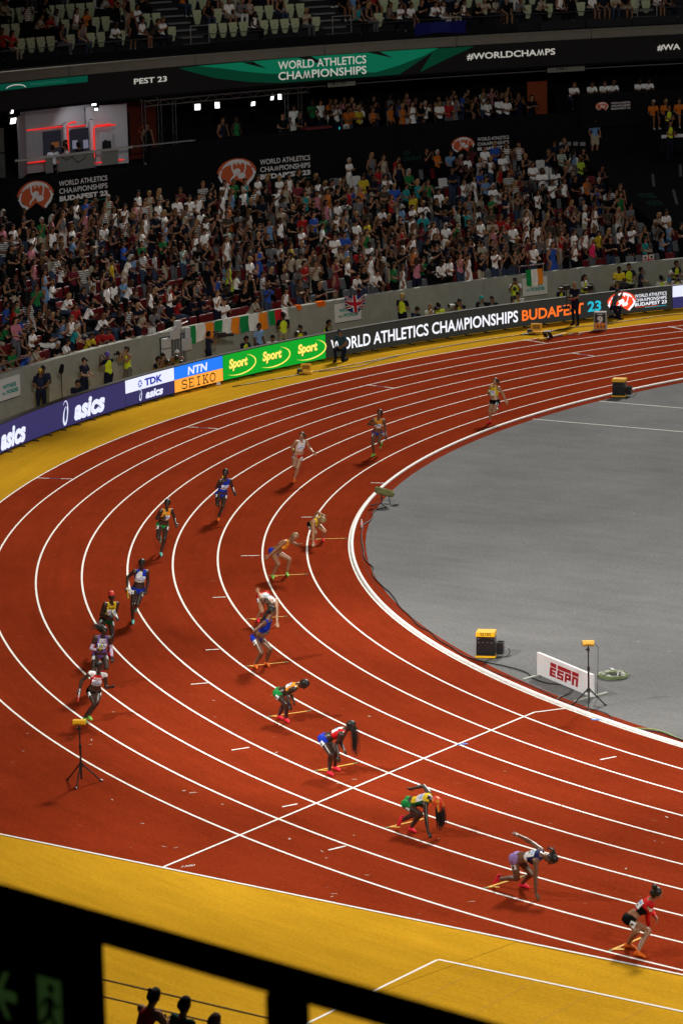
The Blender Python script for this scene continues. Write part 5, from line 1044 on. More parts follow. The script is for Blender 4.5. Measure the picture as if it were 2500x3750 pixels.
crew('person in white cap and light blue shirt behind the walking photographer', 174.95, 'relax', CAPH, (.25, .38, .55), (.25, .38, .55), DK, (.65, .65, .63), SKINS[2], 51.9, 40)
o, L, h = crew('photographer in yellow vest aiming a white lens before the corner of the green board', 174.6, 'kneelcam', SHORT, HV, DK, DK, HAIRS[0], SKINS[2], 51.3, -60); camera_prop('white telephoto lens aimed right above the end of the green board', L, h, 1.03, .40, True)
crew('guard in yellow vest whose head shows above the word WORLD', 173.0, 'kneel', SHORT, HV, DK, DK, HAIRS[0], SKINS[2], 51.4, 40)
crew('blond photographer with numbered yellow vest standing above ATHLETICS', 168.2, 'hold', BUN, HV, DK, DK, (.40, .28, .10), SKINS[0], 51.6, 110)
crew('person in blue cap low behind the board beside the blond photographer', 168.0, 'kneel', CAPH, (.03, .06, .12), DK, DK, (.03, .07, .15), SKINS[1], 51.1, 90)
o, L, h = crew('bald photographer in yellow vest over white crouching with camera', 166.95, 'kneelcam', [], HV, (.6, .6, .58), DK, HAIRS[5], SKINS[0], 51.4, 10); camera_prop('black camera at the bald photographer\'s face', L, h, 1.05)
crew('person in yellow vest bent over, only the back showing', 166.25, 'kneel', SHORT, HV, HV, DK, HAIRS[0], SKINS[2], 51.4, 160, -.05)
o, L, h = crew('photographer in dark cap and yellow vest with long white lens', 164.9, 'kneelcam', CAPH, HV, DK, DK, DK, SKINS[1], 51.5, -75); camera_prop('long white lens resting between dark cap and teal beanie', L, h, 1.03, .42, True)
crew('person in teal beanie low behind the dark board', 163.7, 'kneel', CAPH, (.2, .22, .22), DK, DK, (.01, .33, .32), SKINS[0], 51.5, -60)
crew('short-haired youth low behind the board beside the teal beanie', 163.2, 'kneel', SHORT, (.12, .13, .12), DK, DK, HAIRS[1], SKINS[1], 51.4, -60, -.05)
o, L, h = crew('photographer in yellow vest over white standing at the right-hand sign', 161.6, 'standcam', CAPH, HV, (.6, .6, .58), DK, DK, SKINS[2], 51.8, -40); camera_prop('black camera of the standing photographer at the right-hand sign', L, h, 1.32, .42)
o, L, h = crew('photographer in yellow vest crouching in front of the standing one', 161.8, 'kneelcam', SHORT, HV, (.6, .6, .58), DK, HAIRS[1], SKINS[0], 51.3, -70); camera_prop('black camera of the crouching photographer at the right-hand sign', L, h, 1.03)
crew('guard in yellow vest behind the orange word BUDAPEST', 159.5, 'kneel', SHORT, HV, DK, DK, HAIRS[0], SKINS[2], 51.4, 20, .05)
o, L, h = crew('dark-haired camera operator in yellow vest over white', 157.9, 'hold', LONG, HV, (.6, .6, .58), DK, HAIRS[1], SKINS[0], 51.7, 30, -.18); camera_prop('large black television camera above the teal number', P(51.2, 157.9), R_(157.9 + 180 - 60), 1.08, .1, False, True)
o, L, h = crew('grey-haired photographer aiming a long black camera', 156.6, 'kneelcam', SHORT, DK, DK, DK, HAIRS[5], SKINS[0], 51.5, 65); camera_prop('second black television camera right of the teal number', L, h, 1.02, .45, False, True)
crew('person in bright yellow jersey standing behind the red emblem', 156.0, 'hold', SHORT, (.72, .52, .03), (.72, .52, .03), DK, HAIRS[0], SKINS[5], 51.7, -30)
crew('tall person in yellow vest looking down at a camera', 155.4, 'hold', SHORT, HV, DK, DK, HAIRS[0], SKINS[1], 51.8, -20, 0, 1.04)
crew('crew member in navy shirt with lanyard beside the tall yellow vest', 155.0, 'hold', SHORT, NV, NV, DK, HAIRS[0], SKINS[2], 51.5, 50, 0, .95)
crew('person in yellow vest with dark backpack, back turned, at right', 153.9, 'kneel', SHORT, HV, (.6, .6, .58), DK, HAIRS[0], SKINS[2], 51.4, 170)
crew('person in white cap and blue shirt under yellow vest', 153.5, 'kneel', CAPH, HV, (.1, .25, .55), DK, (.6, .6, .58), SKINS[0], 51.6, 60, .15)
o, L, h = crew('photographer in yellow vest with camera at the far right', 153.15, 'kneelcam', SHORT, HV, (.6, .6, .58), DK, HAIRS[1], SKINS[0], 51.4, -20); camera_prop('black camera at the far right above the white board', L, h, 1.05)
crew('standing guard in yellow vest over black at the far right edge', 152.9, 'hold', SHORT, HV, DK, DK, HAIRS[0], SKINS[2], 51.8, 20)
# people on the yellow apron in front of the boards
o, L, h = crew('bald steadicam operator in black standing in front of the dark board', 160.6, 'hold', [], DK, DK, DK, HAIRS[2], SKINS[0], 49.1, -80)
b = empty('steadicam_rig', tuple(L + np.array([math.cos(h) * .5, math.sin(h) * .5, .75]))); b.rotation_euler = (0, 0, h - PI / 2); tag(b, 'black steadicam rig carried by the bald operator', 'camera rig'); MB().cyl((0, 0, 0), (0, 0, .75), .02).build('post', BLKM, b); MB().box((0, .02, .80), (.14, .34, .18)).cyl((0, .2, .80), (0, .42, .80), .05, .06).build('camera_body', BLKP, b); MB().box((0, .05, .02), (.22, .3, .1)).build('monitor', BLKP, b); MB().cyl((0, -.3, .35), (0, -.02, .45), .025).build('arm', BLKM, b); MB().box((.0, -.28, .30), (.30, .05, .05)).build('red_arm_plate', M('red_plate', (.5, .02, .02), .5), b)
crew('crouching official in grey-blue shirt and cap in front of the red emblem', 158.1, 'kneelcam', CAPH, (.06, .09, .12), (.06, .09, .12), DK, (.02, .03, .04), SKINS[1], 49.4, 40)
crew('official in slate-blue shirt kneeling at the end of the green board', 174.6, 'kneel', CAPH, (.025, .06, .09), (.025, .06, .09), DK, (.02, .04, .06), SKINS[1], 49.3, -75)
# ================================================================== THINGS ON THE GROUND
SYEL = M('seiko_yellow', (.80, .42, .01), .4, .4); SBLK = M('box_black', (.008, .008, .009), .3, .5)
def speaker(lab, x, y, rz, txt=True):
    o = empty('timing_box', (x, y, .006), rz); tag(o, lab, 'timing box')
    MB().box((0, 0, .05), (.62, .52, .06)).build('base', SYEL, o); MB().box((0, 0, .38), (.58, .48, .60), taper=.93).build('body', SBLK, o); MB().box((0, 0, .745), (.59, .50, .13), taper=.97).build('lid', SYEL, o)
    fp = MB()
    for i, (px, pz) in enumerate([(-.2, .5), (-.07, .5), (.07, .5), (.2, .5), (-.2, .62), (.2, .62)]): fp.cyl((px, -.246 + .012 * (pz - .4), pz), (px, -.255, pz), .008, .008, 6)
    fp.build('screw_heads', WHP, o)
    if txt:
        b = MB()
        for V2, f_ in serif('SEIKO', .34, .085): b.add(np.c_[V2[:, 0] - .15, np.full(len(V2), -.2535), V2[:, 1] + .715], f_)
        b.build('lettering', INK, o)
    MB().box((.42, .06, .28), (.20, .34, .36)).box((.42, .06, .475), (.16, .05, .03)).build('power_case', SBLK, o)
    MB().tube([(.52, .1, .3), (.66, .12, .26), (.72, .1, .15), (.64, .0, .04), (.5, -.1, .02), (.3, -.3, .02)], .012, 8).build('lead', BLKP, o)
    return o
for o in (speaker('black timing box with yellow lid and SEIKO lettering by the near kerb', -18.98, -30.33, R_(26)), speaker('black timing box with yellow lid at the far end of the kerb', -35.9, 2.85, R_(20), False)): o.scale = (.78, .78, .78)
# ESPN board
o = empty('advert_stand', (-15.80, -31.80, .006), math.atan2(-32.38 + 31.23, -14.69 + 16.92)); tag(o, 'white upright ESPN board with red letters on grey feet', 'advert board')
LB = 2.52; HB = .52
MB().box((0, 0, HB / 2 + .04), (LB, .07, HB)).build('panel', M('board_white', (.78, .78, .80), .45, .35), o)
for x in (-LB / 2 + .06, LB / 2 - .10): MB().box((x, 0, .02), (.06, 1.05, .035), R_(16)).build('foot', M('foot_grey', (.40, .42, .38), .5), o)
b = MB(); gp = .012; h = .62; x0 = -.68; z0 = .13; lt = .10
def bars(lst):
    for (x, z, w_, hh) in lst:
        V = np.array([(x, z), (x + w_, z), (x + w_, z + hh), (x, z + hh)]); V[:, 0] += V[:, 1] * .10; b.add(np.c_[V[:, 0] + x0, np.full(4, -.038), V[:, 1] * .55 + z0], [(0, 1, 2, 3)])
cwd = .34; 
bars([(0, .43, .28, .17), (.34, .43, .62, .17), (1.0, .43, .30, .17)])
bars([(0, 0, .11, .40), (.11, .29, .18, .11), (.11, .145, .16, .10), (.11, 0, .18, .11)])
bars([(.34, .29, .30, .11), (.34, .16, .10, .13), (.34, .145, .30, .10), (.54, 0, .10, .15), (.34, 0, .20, .10)])
bars([(.69, 0, .10, .40), (.79, .29, .18, .11), (.87, .15, .10, .14), (.79, .13, .18, .09)])
bars([(1.02, 0, .10, .40), (1.20, 0, .10, .40), (1.12, .29, .08, .11)])
b.build('lettering', M('espn_red', (.36, .008, .012), .5), o)
def cell_tripod(lab, x, y, rz, hh=1.42):
    o = empty('timing_tripod', (x, y, .006), rz); tag(o, lab, 'tripod')
    MB().cyl((0, 0, .10), (0, 0, hh * .62), .022, .022, 10).cyl((0, 0, hh * .62), (0, 0, hh), .016, .016, 10).cyl((0, 0, hh * .60), (0, 0, hh * .66), .03, .03, 10).cyl((0, 0, hh * .90), (0, 0, hh * .96), .03, .03, 10).box((-.04, 0, hh * .93), (.05, .03, .03)).build('column', BLKM, o)
    MB().cyl((0, 0, .36), (0, 0, .46), .04, .034, 10).build('collar', BLKM, o)
    for k in range(3):
        a = R_(25 + 120 * k); MB().cyl((math.cos(a) * .03, math.sin(a) * .03, .42), (math.cos(a) * .42, math.sin(a) * .42, .015), .017, .015, 8).cyl((math.cos(a) * .40, math.sin(a) * .40, .03), (math.cos(a) * .45, math.sin(a) * .45, .012), .022, .022, 8).build('leg', BLKM, o)
    MB().loft([np.array([(xx, yy, zz + hh) for yy, zz in ((-.055, .0), (-.075, .035), (-.05, .10), (.05, .10), (.06, .0))]) for xx in (-.13, .13)]).build('cell', SYEL, o); MB().box((0, 0, hh - .008), (.24, .10, .014)).box((-.135, 0, hh + .04), (.012, .07, .06)).build('cell_base', BLKP, o)
    V2, f_ = fit2d('SEIKO', .10, .02, .03); MB().add(np.c_[V2[:, 0] - .05, np.full(len(V2), -.076), V2[:, 1] + hh + .02], f_).build('lettering', INK, o)
    return o
cell_tripod('black tripod with yellow timing cell in the foreground, outside the lanes', -20.05, -43.87, R_(30), 1.28)
o = cell_tripod('black tripod with yellow timing cell in front of the ESPN board', -14.33, -33.12, R_(36), 1.45); MB().tube([(.13, 0, 1.50), (.22, 0, 1.40), (.21, 0, .8), (.19, .02, .2), (.1, -.05, .03), (.2, -.1, .02), (.25, 0, .02), (.12, .05, .03)], .006, 6).build('lead', BLKP, o)
# microphone with a furry windshield
CAMO = M('fur_camo', (.17, .17, .07), .95, .1, .55, 9., 1., 70)
o = empty('field_microphone', (-31.75, -16.72, .006), R_(20)); tag(o, 'mottled green furry microphone on a low black stand inside the kerb', 'microphone')
mb_ = MB(); rings = []
a = np.arange(14) * 2 * PI / 14; rs = random.Random(3)
for i, (t, r) in enumerate([(-.30, .03), (-.285, .085), (-.22, .105), (-.1, .11), (.05, .11), (.18, .105), (.25, .09), (.285, .04)]): rings.append(np.c_[np.full(14, t), np.cos(a) * r * np.array([rs.uniform(.92, 1.06) for _ in a]), .42 + np.sin(a) * r - t * .22])
mb_.loft(rings); mb_.build('windshield', CAMO, o, True)
MB().cyl((-.1, 0, .20), (-.1, 0, .36), .028, .022, 8).cyl((-.1, 0, .05), (-.1, 0, .22), .014, .014, 8).build('grip', BLKM, o)
for k in range(3): a_ = R_(70 + 120 * k); MB().cyl((-.1, 0, .08), (-.1 + .34 * math.cos(a_), .34 * math.sin(a_), .015), .018, .02, 8).build('leg', BLKM, o)
MB().tube([(.12, 0, .32), (.14, -.02, .2), (.16, .0, .04), (.3, .05, .03), (.38, .12, .03), (.28, .16, .03), (.2, .02, .03), (.3, -.02, .04), (.4, .06, .05)], .014, 6).build('lead', BLKP, o)
o = empty('water_bottle', (-30.56, -19.5, .006)); tag(o, 'small clear water bottle standing against the kerb', 'bottle')
MB().loft([np.c_[np.cos(np.arange(12) * PI / 6) * r, np.sin(np.arange(12) * PI / 6) * r, np.full(12, z)] for z, r in ((0, .03), (.02, .034), (.13, .034), (.17, .026), (.205, .013))]).build('body', M('clear_plastic', (.8, .78, .76), .15, .5, trans=.5), o, True); MB().cyl((0, 0, .205), (0, 0, .23), .016).build('cap', WHP, o); MB().cyl((0, 0, .06), (0, 0, .12), .0355, .0355, 12).build('wrap', M('pink_wrap', (.7, .35, .38), .5), o)
# cables
def cable(lab, pts, r, m=BLKP, z=.012, name='cable'):
    pts = np.array(pts, float); t = np.arange(len(pts)); tt = np.linspace(0, len(pts) - 1, len(pts) * 5)
    def cr(c):   # Catmull-Rom
        p = np.r_[[2 * c[0] - c[1]], c, [2 * c[-1] - c[-2]]]; out = []
        for u in tt:
            i = min(int(u), len(c) - 2); f_ = u - i; a0, a1, a2, a3 = p[i:i + 4]; out.append(.5 * (2 * a1 + (a2 - a0) * f_ + (2 * a0 - 5 * a1 + 4 * a2 - a3) * f_ ** 2 + (3 * a1 - a0 - 3 * a2 + a3) * f_ ** 3))
        return np.array(out)
    q = np.c_[cr(pts[:, 0]), cr(pts[:, 1])]; lift = pts[:, 2] if pts.shape[1] > 2 else np.zeros(len(pts)); zq = np.interp(tt, t, lift) + z + r
    P3 = np.c_[q, zq]; n = 6; rings = []
    for i in range(len(P3)):
        d = unit(P3[min(i + 1, len(P3) - 1)] - P3[max(i - 1, 0)]); s_ = unit(np.cross(d, UP)); u_ = np.cross(s_, d); an = np.arange(n) * 2 * PI / n; rings.append(P3[i] + (np.cos(an)[:, None] * s_ + np.sin(an)[:, None] * u_) * r)
    o = MB().loft(rings).build(name, m, None, True); return tag(o, lab, 'cable')
c1 = [(-31.56, -16.88), (-31.61, -17.18), (-31.59, -17.43), (-31.44, -17.76), (-31.14, -18.16), (-30.88, -18.63), (-30.73, -19.05), (-30.6, -19.38), (-30.25, -19.91), (-29.59, -20.84), (-28.64, -22.05), (-28.07, -22.8), (-27.54, -23.34), (-27.07, -23.75), (-26.64, -24.39), (-26.1, -24.95), (-25.42, -25.56), (-24.92, -25.98), (-24.34, -26.56), (-23.76, -27.18), (-22.93, -27.9), (-22.16, -28.62), (-21.53, -29.02), (-20.89, -29.59), (-20.15, -30.08), (-19.56, -30.52), (-19.12, -30.74), (-18.67, -30.86), (-18.02, -30.95), (-17.28, -31.19), (-16.82, -31.58), (-16.36, -31.77), (-15.87, -31.74), (-15.52, -31.98), (-15.35, -32.4), (-15.37, -32.73), (-15.26, -32.99)]
cable('long black cable winding inside the kerb from microphone to ESPN board', c1, .016)
cable('thin black cable from the near timing box along the kerb', [(-18.5, -30.0), (-18.73, -30.61), (-18.48, -31.16), (-18.05, -31.52), (-17.28, -31.8), (-16.3, -32.26), (-15.44, -32.77), (-14.5, -33.22), (-14.1, -33.23), (-13.62, -33.43), (-13.2, -33.85), (-12.6, -34.15)], .009)
GCAB = M('green_cable', (.28, .38, .10), .5)
cable('yellow-green cable at the right edge of the kerb', [(-12.6, -34.16), (-12.33, -34.05), (-12.04, -34.0), (-11.7, -34.1), (-11.3, -34.33), (-10.6, -34.62)], .012, GCAB); cable('black cable running beside the yellow-green one', [(-12.6, -34.2), (-12.2, -34.14), (-11.9, -34.12), (-11.5, -34.27), (-11.0, -34.48), (-10.4, -34.72)], .014)
cable('long thin black cable lying on the yellow apron under the boards', [(-49.0, -2.0), (-48.6, .8), (-48.23, 3.47), (-48.01, 5.89), (-47.72, 8.72), (-47.12, 11.79), (-46.62, 13.31), (-46.33, 14.09), (-46.05, 15.52), (-45.38, 16.84), (-44.86, 18.76), (-44.6, 19.84), (-44.0, 20.9), (-43, 23.)], .016)
cable('black cable loop tangled beside the yellow display on the apron', [(-46.71, 13.0), (-46.72, 13.82), (-46.4, 14.29), (-46.1, 14.8), (-46.0, 15.4), (-46.16, 14.88), (-46.2, 14.15), (-46.43, 13.5), (-46.67, 13.2), (-46.5, 13.9), (-46.3, 14.6), (-46.5, 13.7)], .022)
cable('short black cable curling on the track behind the starting block', [(-45.42, 14.18), (-45.07, 14.52), (-44.78, 14.37), (-44.85, 14.03), (-45.2, 14.0)], .014)
cable('cable from the small yellow display near the green board', [(-48.3, 2.2), (-48.0, 2.9), (-47.7, 3.9), (-47.9, 5.2), (-47.85, 6.5)], .014)
# coil of pale cable wrapped in plastic
o = empty('cable_coil', (-15.35, -30.45, .006)); o.scale = (.8, .8, .6); tag(o, 'coil of pale green cable with torn plastic wrap behind the ESPN board', 'cable coil')
cb = MB()
for k in range(16):
    r = .30 + .16 * rng.random(); z = .03 + .10 * rng.random(); ph = rng.uniform(0, 6); pts = [(math.cos(t_) * r * (1 + .05 * math.sin(3 * t_ + ph)), math.sin(t_) * r, z + .015 * math.sin(2 * t_ + ph)) for t_ in np.linspace(0, 2 * PI, 20)]; cb.tube(pts, .013, 5)
cb.build('coil', M('coil_green', (.17, .22, .10), .5), o)
wp = MB()
for k in range(12): c_ = np.array([math.cos(.7 * k) * .3, math.sin(.7 * k) * .3, .15]); wp.add(c_ + rng.normal(0, .07, (3, 3)), [(0, 1, 2)]).add(c_ + rng.normal(0, .07, (3, 3)), [(0, 1, 2)])
tag(wp.build('plastic_wrap', M('wrap_film', (.6, .62, .58), .3, .5), o), kind='stuff')
# lane number box
o = empty('lane_marker', (-44.78, 15.72, .006), R_(27)); tag(o, 'lane number box with white 9 on black and orange in grey frame', 'lane marker')
MB().box((0, .0, .36), (.50, .34, .70), taper=.93).build('frame', M('marker_grey', (.30, .31, .32), .5), o)
fy = -.176
def face(z0, z1, w_, m, nm, dy=0.): ty = lambda z: fy + dy + (z - .01) * .0172; MB().add([(-w_, ty(z0), z0), (w_, ty(z0), z0), (w_ * .97, ty(z1), z1), (-w_ * .97, ty(z1), z1)], [(0, 1, 2, 3)]).build(nm, m, o)
face(.30, .66, .21, BLKP, 'upper_face'); face(.05, .296, .21, M('marker_orange', (.85, .25, .02), .5), 'lower_face')
V2, f_ = fit2d('9', .22, .30, .05); MB().add(np.c_[V2[:, 0] - .11, fy - .004 + (V2[:, 1] + .26) * .0172, V2[:, 1] + .26], f_).build('numeral', WHP, o)
V2, f_ = poly((-.1, .61), (.1, .61), (.1, .635), (-.1, .635)); MB().add(np.c_[V2[:, 0], fy - .004 + V2[:, 1] * .0172, V2[:, 1]], f_).build('bar', WHP, o)
for x in (-.13, .0, .12): V2, f_ = poly((x, .12), (x + .09, .10), (x + .03, .22)); MB().add(np.c_[V2[:, 0], fy - .004 + V2[:, 1] * .0172, V2[:, 1]], f_).build('motif', BLKP, o)
# yellow displays, starting block
def display(lab, x, y, rz, s=1.):
    o = empty('track_display', (x, y, .0), rz); tag(o, lab, 'display'); MB().box((0, 0, .30 * s), (.50 * s, .10, .34 * s), ry=.0).build('housing', SYEL, o); MB().box((0, -.054, .32 * s), (.34 * s, .008, .18 * s)).build('screen', M('amber_screen', (.30, .14, .01), .4), o); MB().box((0, .0, .06 * s), (.62 * s, .40, .06)).build('base', SYEL, o); MB().box((-.3 * s, .1, .10), (.2, .3, .12)).build('cable_clutter', BLKP, o)
display('small yellow display box on the apron below the Sport board', -48.55, 1.75, R_(30), .75); display('yellow display box among cables below the word BUDAPEST', -46.45, 13.75, R_(28), .85)
o = empty('starting_block', (-45.28, 13.15, .006), math.atan2(13.97 - 12.43, -45.24 + 45.33)); tag(o, 'grey starting block rail with black pads and yellow ends', 'starting block')
MB().box((0, 0, .05), (1.1, .10, .05)).build('rail', M('rail_silver', (.45, .46, .46), .35, metal=.6), o)
for x in (-.72, .68): MB().box((x, 0, .05), (.30, .22, .08)).build('end_cap', SYEL, o)
for y in (-.12, .12): MB().box((-.38, y, .16), (.04, .17, .26), 0, ry=-.6).build('foot_pad', BLKP, o)
tag(MB().box((0, 0, .0), (.16, .08, .10), .4, taper=.7).build('paper_ball', WHP, None, False, (-49.8, -1.78, .05)), 'crumpled white paper lying at the foot of the SEIKO board', 'paper')
o = empty('track_display', (-41.6, 18.3, .006), R_(245)); tag(o, 'yellow box at the far right edge on the outer lanes', 'display'); MB().box((0, 0, .12), (.3, .2, .2), taper=.9).build('housing', SYEL, o); MB().box((0, 0, .02), (.36, .26, .03)).build('base', BLKP, o)

# ================================================================== CONCOURSE, STUDIO, BANNERS
PWH = M('print_white', (.80, .76, .76), .7); PRED = M('print_rust', (.62, .11, .035), .7); PTEA = M('print_teal', (.02, .20, .16), .7); PDIM = M('print_dim_green', (.006, .035, .024), .8)
def bart(o, art, al, z0, m, nm, R=63.14):
    b = MB()
    for V2, f_ in art: V, f_ = onring(V2, f_, R, al, z0); b.add(V, f_)
    return wpart(b, nm, m, o)
def banner(lab, ea, ez, eh, tl, tr_, z1, z0):
    o = empty('wall_banner', tuple(P(63.15, (ea + tr_) / 2, 4.8))); tag(o, lab, 'banner'); lw = (tl - tr_) * PI / 180 * 63.1; hh = (z1 - z0)
    wpart(MB().revolve([(63.165, z0 - .3), (63.165, z1 + .3), (63.195, z1 + .3), (63.195, z0 - .3)], tr_ - .3, ea + 1.3, 1.), 'sheet', BLK, o)
    rd, wh = emblem(eh); bart(o, rd, ea, ez, PRED, 'emblem'); bart(o, wh, ea, ez, PWH, 'emblem_stroke', 63.125)
    for i, (s_, bd, wf) in enumerate((('WORLD ATHLETICS', .012, 1.), ('CHAMPIONSHIPS', .012, 1.), ('BUDAPEST 23', .05, 1.))): bart(o, [fit2d(s_, lw, hh * .25, bd)], tl, z1 - hh * (.25 + .36 * i), PWH, 'lettering')
    bart(o, [poly((lw * .35, 0), (lw, 0), (lw, .02), (lw * .35, .02))], tl, z0 - .10, PTEA, 'underline')
banner('black event banner with rust emblem under the studio at left', 176.62, 5.62, 1.12, 175.43, 173.05, 6.05, 5.22); banner('large black event banner with rust emblem left of centre', 166.82, 5.55, 1.15, 165.7, 163.33, 5.98, 5.13)
banner('smaller black event banner with rust emblem right of centre', 156.25, 5.85, .66, 155.58, 154.15, 6.1, 5.52)
o = empty('commentary_desk', tuple(P(63.0, 149.0, 6.9))); tag(o, 'black commentary desk front with small emblem at upper right', 'desk')
wpart(MB().revolve([(62.9, 6.2), (62.9, 7.62), (63.8, 7.62), (63.8, 6.2)], 140, 151.0, 1.), 'desk_front', BLK, o); rd, wh = emblem(.36); bart(o, rd, 150.07, 7.12, PRED, 'emblem', 62.87); bart(o, wh, 150.07, 7.12, PWH, 'emblem_stroke', 62.86)
for i, s_ in enumerate(('WORLD ATHLETICS', 'CHAMPIONSHIPS', 'BUDAPEST 23')): bart(o, [fit2d(s_, .93, .085, .02)], 149.66, 7.18 - .12 * i, PWH, 'lettering', 62.86)
# sponsor list on the black cover, dim slogans
o = empty('sponsor_list', tuple(P(62.6, 151.2, 5.0))); tag(o, 'black column with small white sponsor plates beside the last crowd rows', 'sign')
for a_, z, w_, h in ((152.0, 5.62, .22, .16), (151.68, 5.6, .22, .16), (151.36, 5.58, .22, .16), (151.04, 5.55, .26, .16), (151.5, 5.1, .3, .16), (151.5, 4.62, .3, .16), (150.55, 4.75, .16, .10), (150.33, 4.73, .16, .10), (150.1, 4.7, .16, .10), (150.5, 4.3, .2, .12), (150.2, 4.27, .2, .12), (150.3, 3.85, .22, .12)): wpart(MB().box(P(62.7 if z > 4.6 else 61.5, a_, z), (.03, w_, h), R_(a_)), 'plate', M('plate_grey', (.22, .22, .23), .6), o)
wpart(MB().revolve([(62.74, 4.0), (62.74, 5.9), (62.80, 5.9), (62.80, 4.0)], 150.8, 152.3, .5), 'column', BLK, o)
o = empty('wall_slogan', tuple(P(63.1, 160, 5.2))); tag(o, 'dim green slogan letters on the black back wall left of the smaller banner', 'sign')
for s_, z in (('SS', 5.62), ('CSODAT', 5.36)): bart(o, [fit2d(s_, .35 if s_ == 'SS' else .95, .17, .05)], 159.0, z, PDIM, 'lettering')
o = empty('wall_slogan', tuple(P(60, 149.3, 4))); tag(o, 'dim green WITNESS THE WONDER letters on the black stair cover', 'sign')
for s_, R in (('WITNESS', 58.3), ('WONDER', 57.6)):
    V2, f_ = fit2d(s_, .75, .5, .04); rr_ = R + V2[:, 1]; aa = np.radians(150.6) - V2[:, 0] / R; wpart(MB().add(np.c_[rr_ * np.cos(aa), rr_ * np.sin(aa), 2.35 + (rr_ - 55.2) / 7.7 * 2.85 + .015], f_), 'lettering', PDIM, o)
# signs with block numbers
def block_sign(lab, al, ar, z0, z1, txt, f0, f1):
    o = empty('block_sign', tuple(P(64.2, (al + ar) / 2, z0))); tag(o, lab, 'sign'); wpart(MB().revolve([(64.18, z0), (64.18, z1), (64.21, z1), (64.21, z0)], ar, al, .5), 'panel', M('sign_grey', (.20, .20, .18), .6), o)
    w_ = (al - ar) * PI / 180 * 64.1; bart(o, [fit2d(txt, w_ * (f1 - f0), (z1 - z0) * .55, .03)], al - (al - ar) * f0, z0 + (z1 - z0) * .22, INK, 'lettering', 64.17)
block_sign('grey hanging sign reading 138 and 139 under the green ribbon', 161.75, 160.5, 8.62, 8.86, '138 | 139', .06, .64); block_sign('grey hanging sign reading 139 under the ribbon at right', 151.85, 150.2, 8.60, 8.84, '139 |', .26, .52)
# television studio
SW = M('studio_wall', (.44, .43, .47), .7, .2, .05, 4); SRED = EM('studio_red_strip', (.75, .02, .015)); SCR = EM('studio_screen', (.010, .010, .014), 1.)
A0, A1 = 176.4, 171.15; pL, pR = P(64.2, A0), P(64.2, A1); c0 = P(64.15, (A0 + A1) / 2, 5.9)
tv = unit(pR - pL); nv = unit(np.array([-c0[0], -c0[1], 0])); wS = np.linalg.norm(pR - pL)
o = empty('tv_studio', tuple(c0), math.atan2(tv[1], tv[0])); tag(o, 'small lit television studio with grey walls and red light strips at upper left', 'studio')
# local: x to the right, y away from the track, z up from concourse floor
hw = wS / 2; ZT = 2.62
MB().add([(-hw, .2, .2), (-hw, .2, ZT + .05), (-hw + .35, 2.0, ZT + .02), (-hw + .35, 2.0, .2)], [(0, 1, 2, 3)]).add([(-hw - .03, .2, .2), (-hw - .03, .2, ZT + .05), (-hw + .32, 2.0, ZT + .02), (-hw + .32, 2.0, .2)], [(3, 2, 1, 0)]).build('side_wall', SW, o)
MB().box((-hw * .30, 2.05, ZT / 2 + .12), (hw * 1.35, .06, ZT - .15), .06).build('back_wall', SW, o); MB().box((hw * .62, 1.70, ZT / 2 + .10), (hw * .80, .06, ZT - .20), -.20).build('back_wall', SW, o)
for x, w_ in ((-.45, .22), (.98, .20)): MB().box((x, 1.62, 1.25), (w_, .30, 1.7)).build('pillar', SW, o)
for x0, x1, y, z in ((-hw + .36, -.62, 1.93, 1.92), (-.28, .82, 1.96, 1.86), (1.15, hw - .15, 1.58, 1.80), (-hw + .36, -.62, 1.93, .62), (-.28, .82, 1.96, .62), (.9, hw, 1.5, .35)): MB().box(((x0 + x1) / 2, y, z), (abs(x1 - x0), .03, .045)).build('light_strip', SRED, o)
MB().tube([(-.33, 1.45, .6), (-.33, 1.45, 1.95), (-.28, 1.43, 2.05), (-.15, 1.42, 2.1), (.15, 1.42, 2.1)], .035, 8).build('light_strip', SRED, o); MB().tube([(1.10, 1.40, .6), (1.10, 1.40, 1.72), (1.16, 1.38, 1.82), (1.28, 1.36, 1.86), (2.05, 1.34, 1.86)], .042, 8).build('light_strip', SRED, o)
MB().box((-1.22, 1.96, 1.30), (1.0, .05, .98)).build('wall_screen', SCR, o); MB().box((-1.05, 1.93, 1.22), (.42, .01, .22)).build('screen_picture', EM('screen_amber', (.10, .035, .012)), o)
MB().box((.28, 1.90, 1.28), (1.05, .05, .98)).build('wall_screen', SCR, o)
for x, z in ((.02, 1.15), (.62, 1.12)): MB().box((x, 1.86, z), (.28, .01, .34)).box((x, 1.855, z - .12), (.26, .01, .08)).build('screen_picture', EM('screen_pale', (.12, .12, .16)), o)
MB().box((1.75, 1.45, 1.10), (.72, .05, .95)).build('wall_screen', SW, o); MB().box((1.72, 1.40, .98), (.16, .10, .55)).box((1.78, 1.42, .95), (.5, .06, .5)).build('equipment', BLKP, o)
MB().box((.05, .0, 1.02), (2 * hw + .5, .22, .07)).build('ledge', M('ledge_white', (.42, .42, .40), .6), o)
MB().box((.1, .06, .68), (1.95, .05, .62)).build('front_panel', M('panel_grey', (.22, .22, .21), .7, .2, .1, 6), o); MB().box((-1.35, .06, .68), (.40, .05, .62)).build('front_panel', M('panel_grey', (.22, .22, .21), .7), o); MB().box((1.95, .10, .70), (.9, .05, .6)).build('front_panel', M('panel_grey', (.22, .22, .21), .7), o)
for x in (-hw - .02, -.92, 1.15): MB().cyl((x, -.02, .2), (x, -.02, 1.0), .025).build('post', STEEL, o)
MB().tube([(-.7, -.0, .98), (-.4, -.02, .80), (-.1, -.02, .92), (.2, -.02, .66), (.55, -.02, .78), (.75, -.0, .99)], .016, 6).build('cable', BLKP, o)
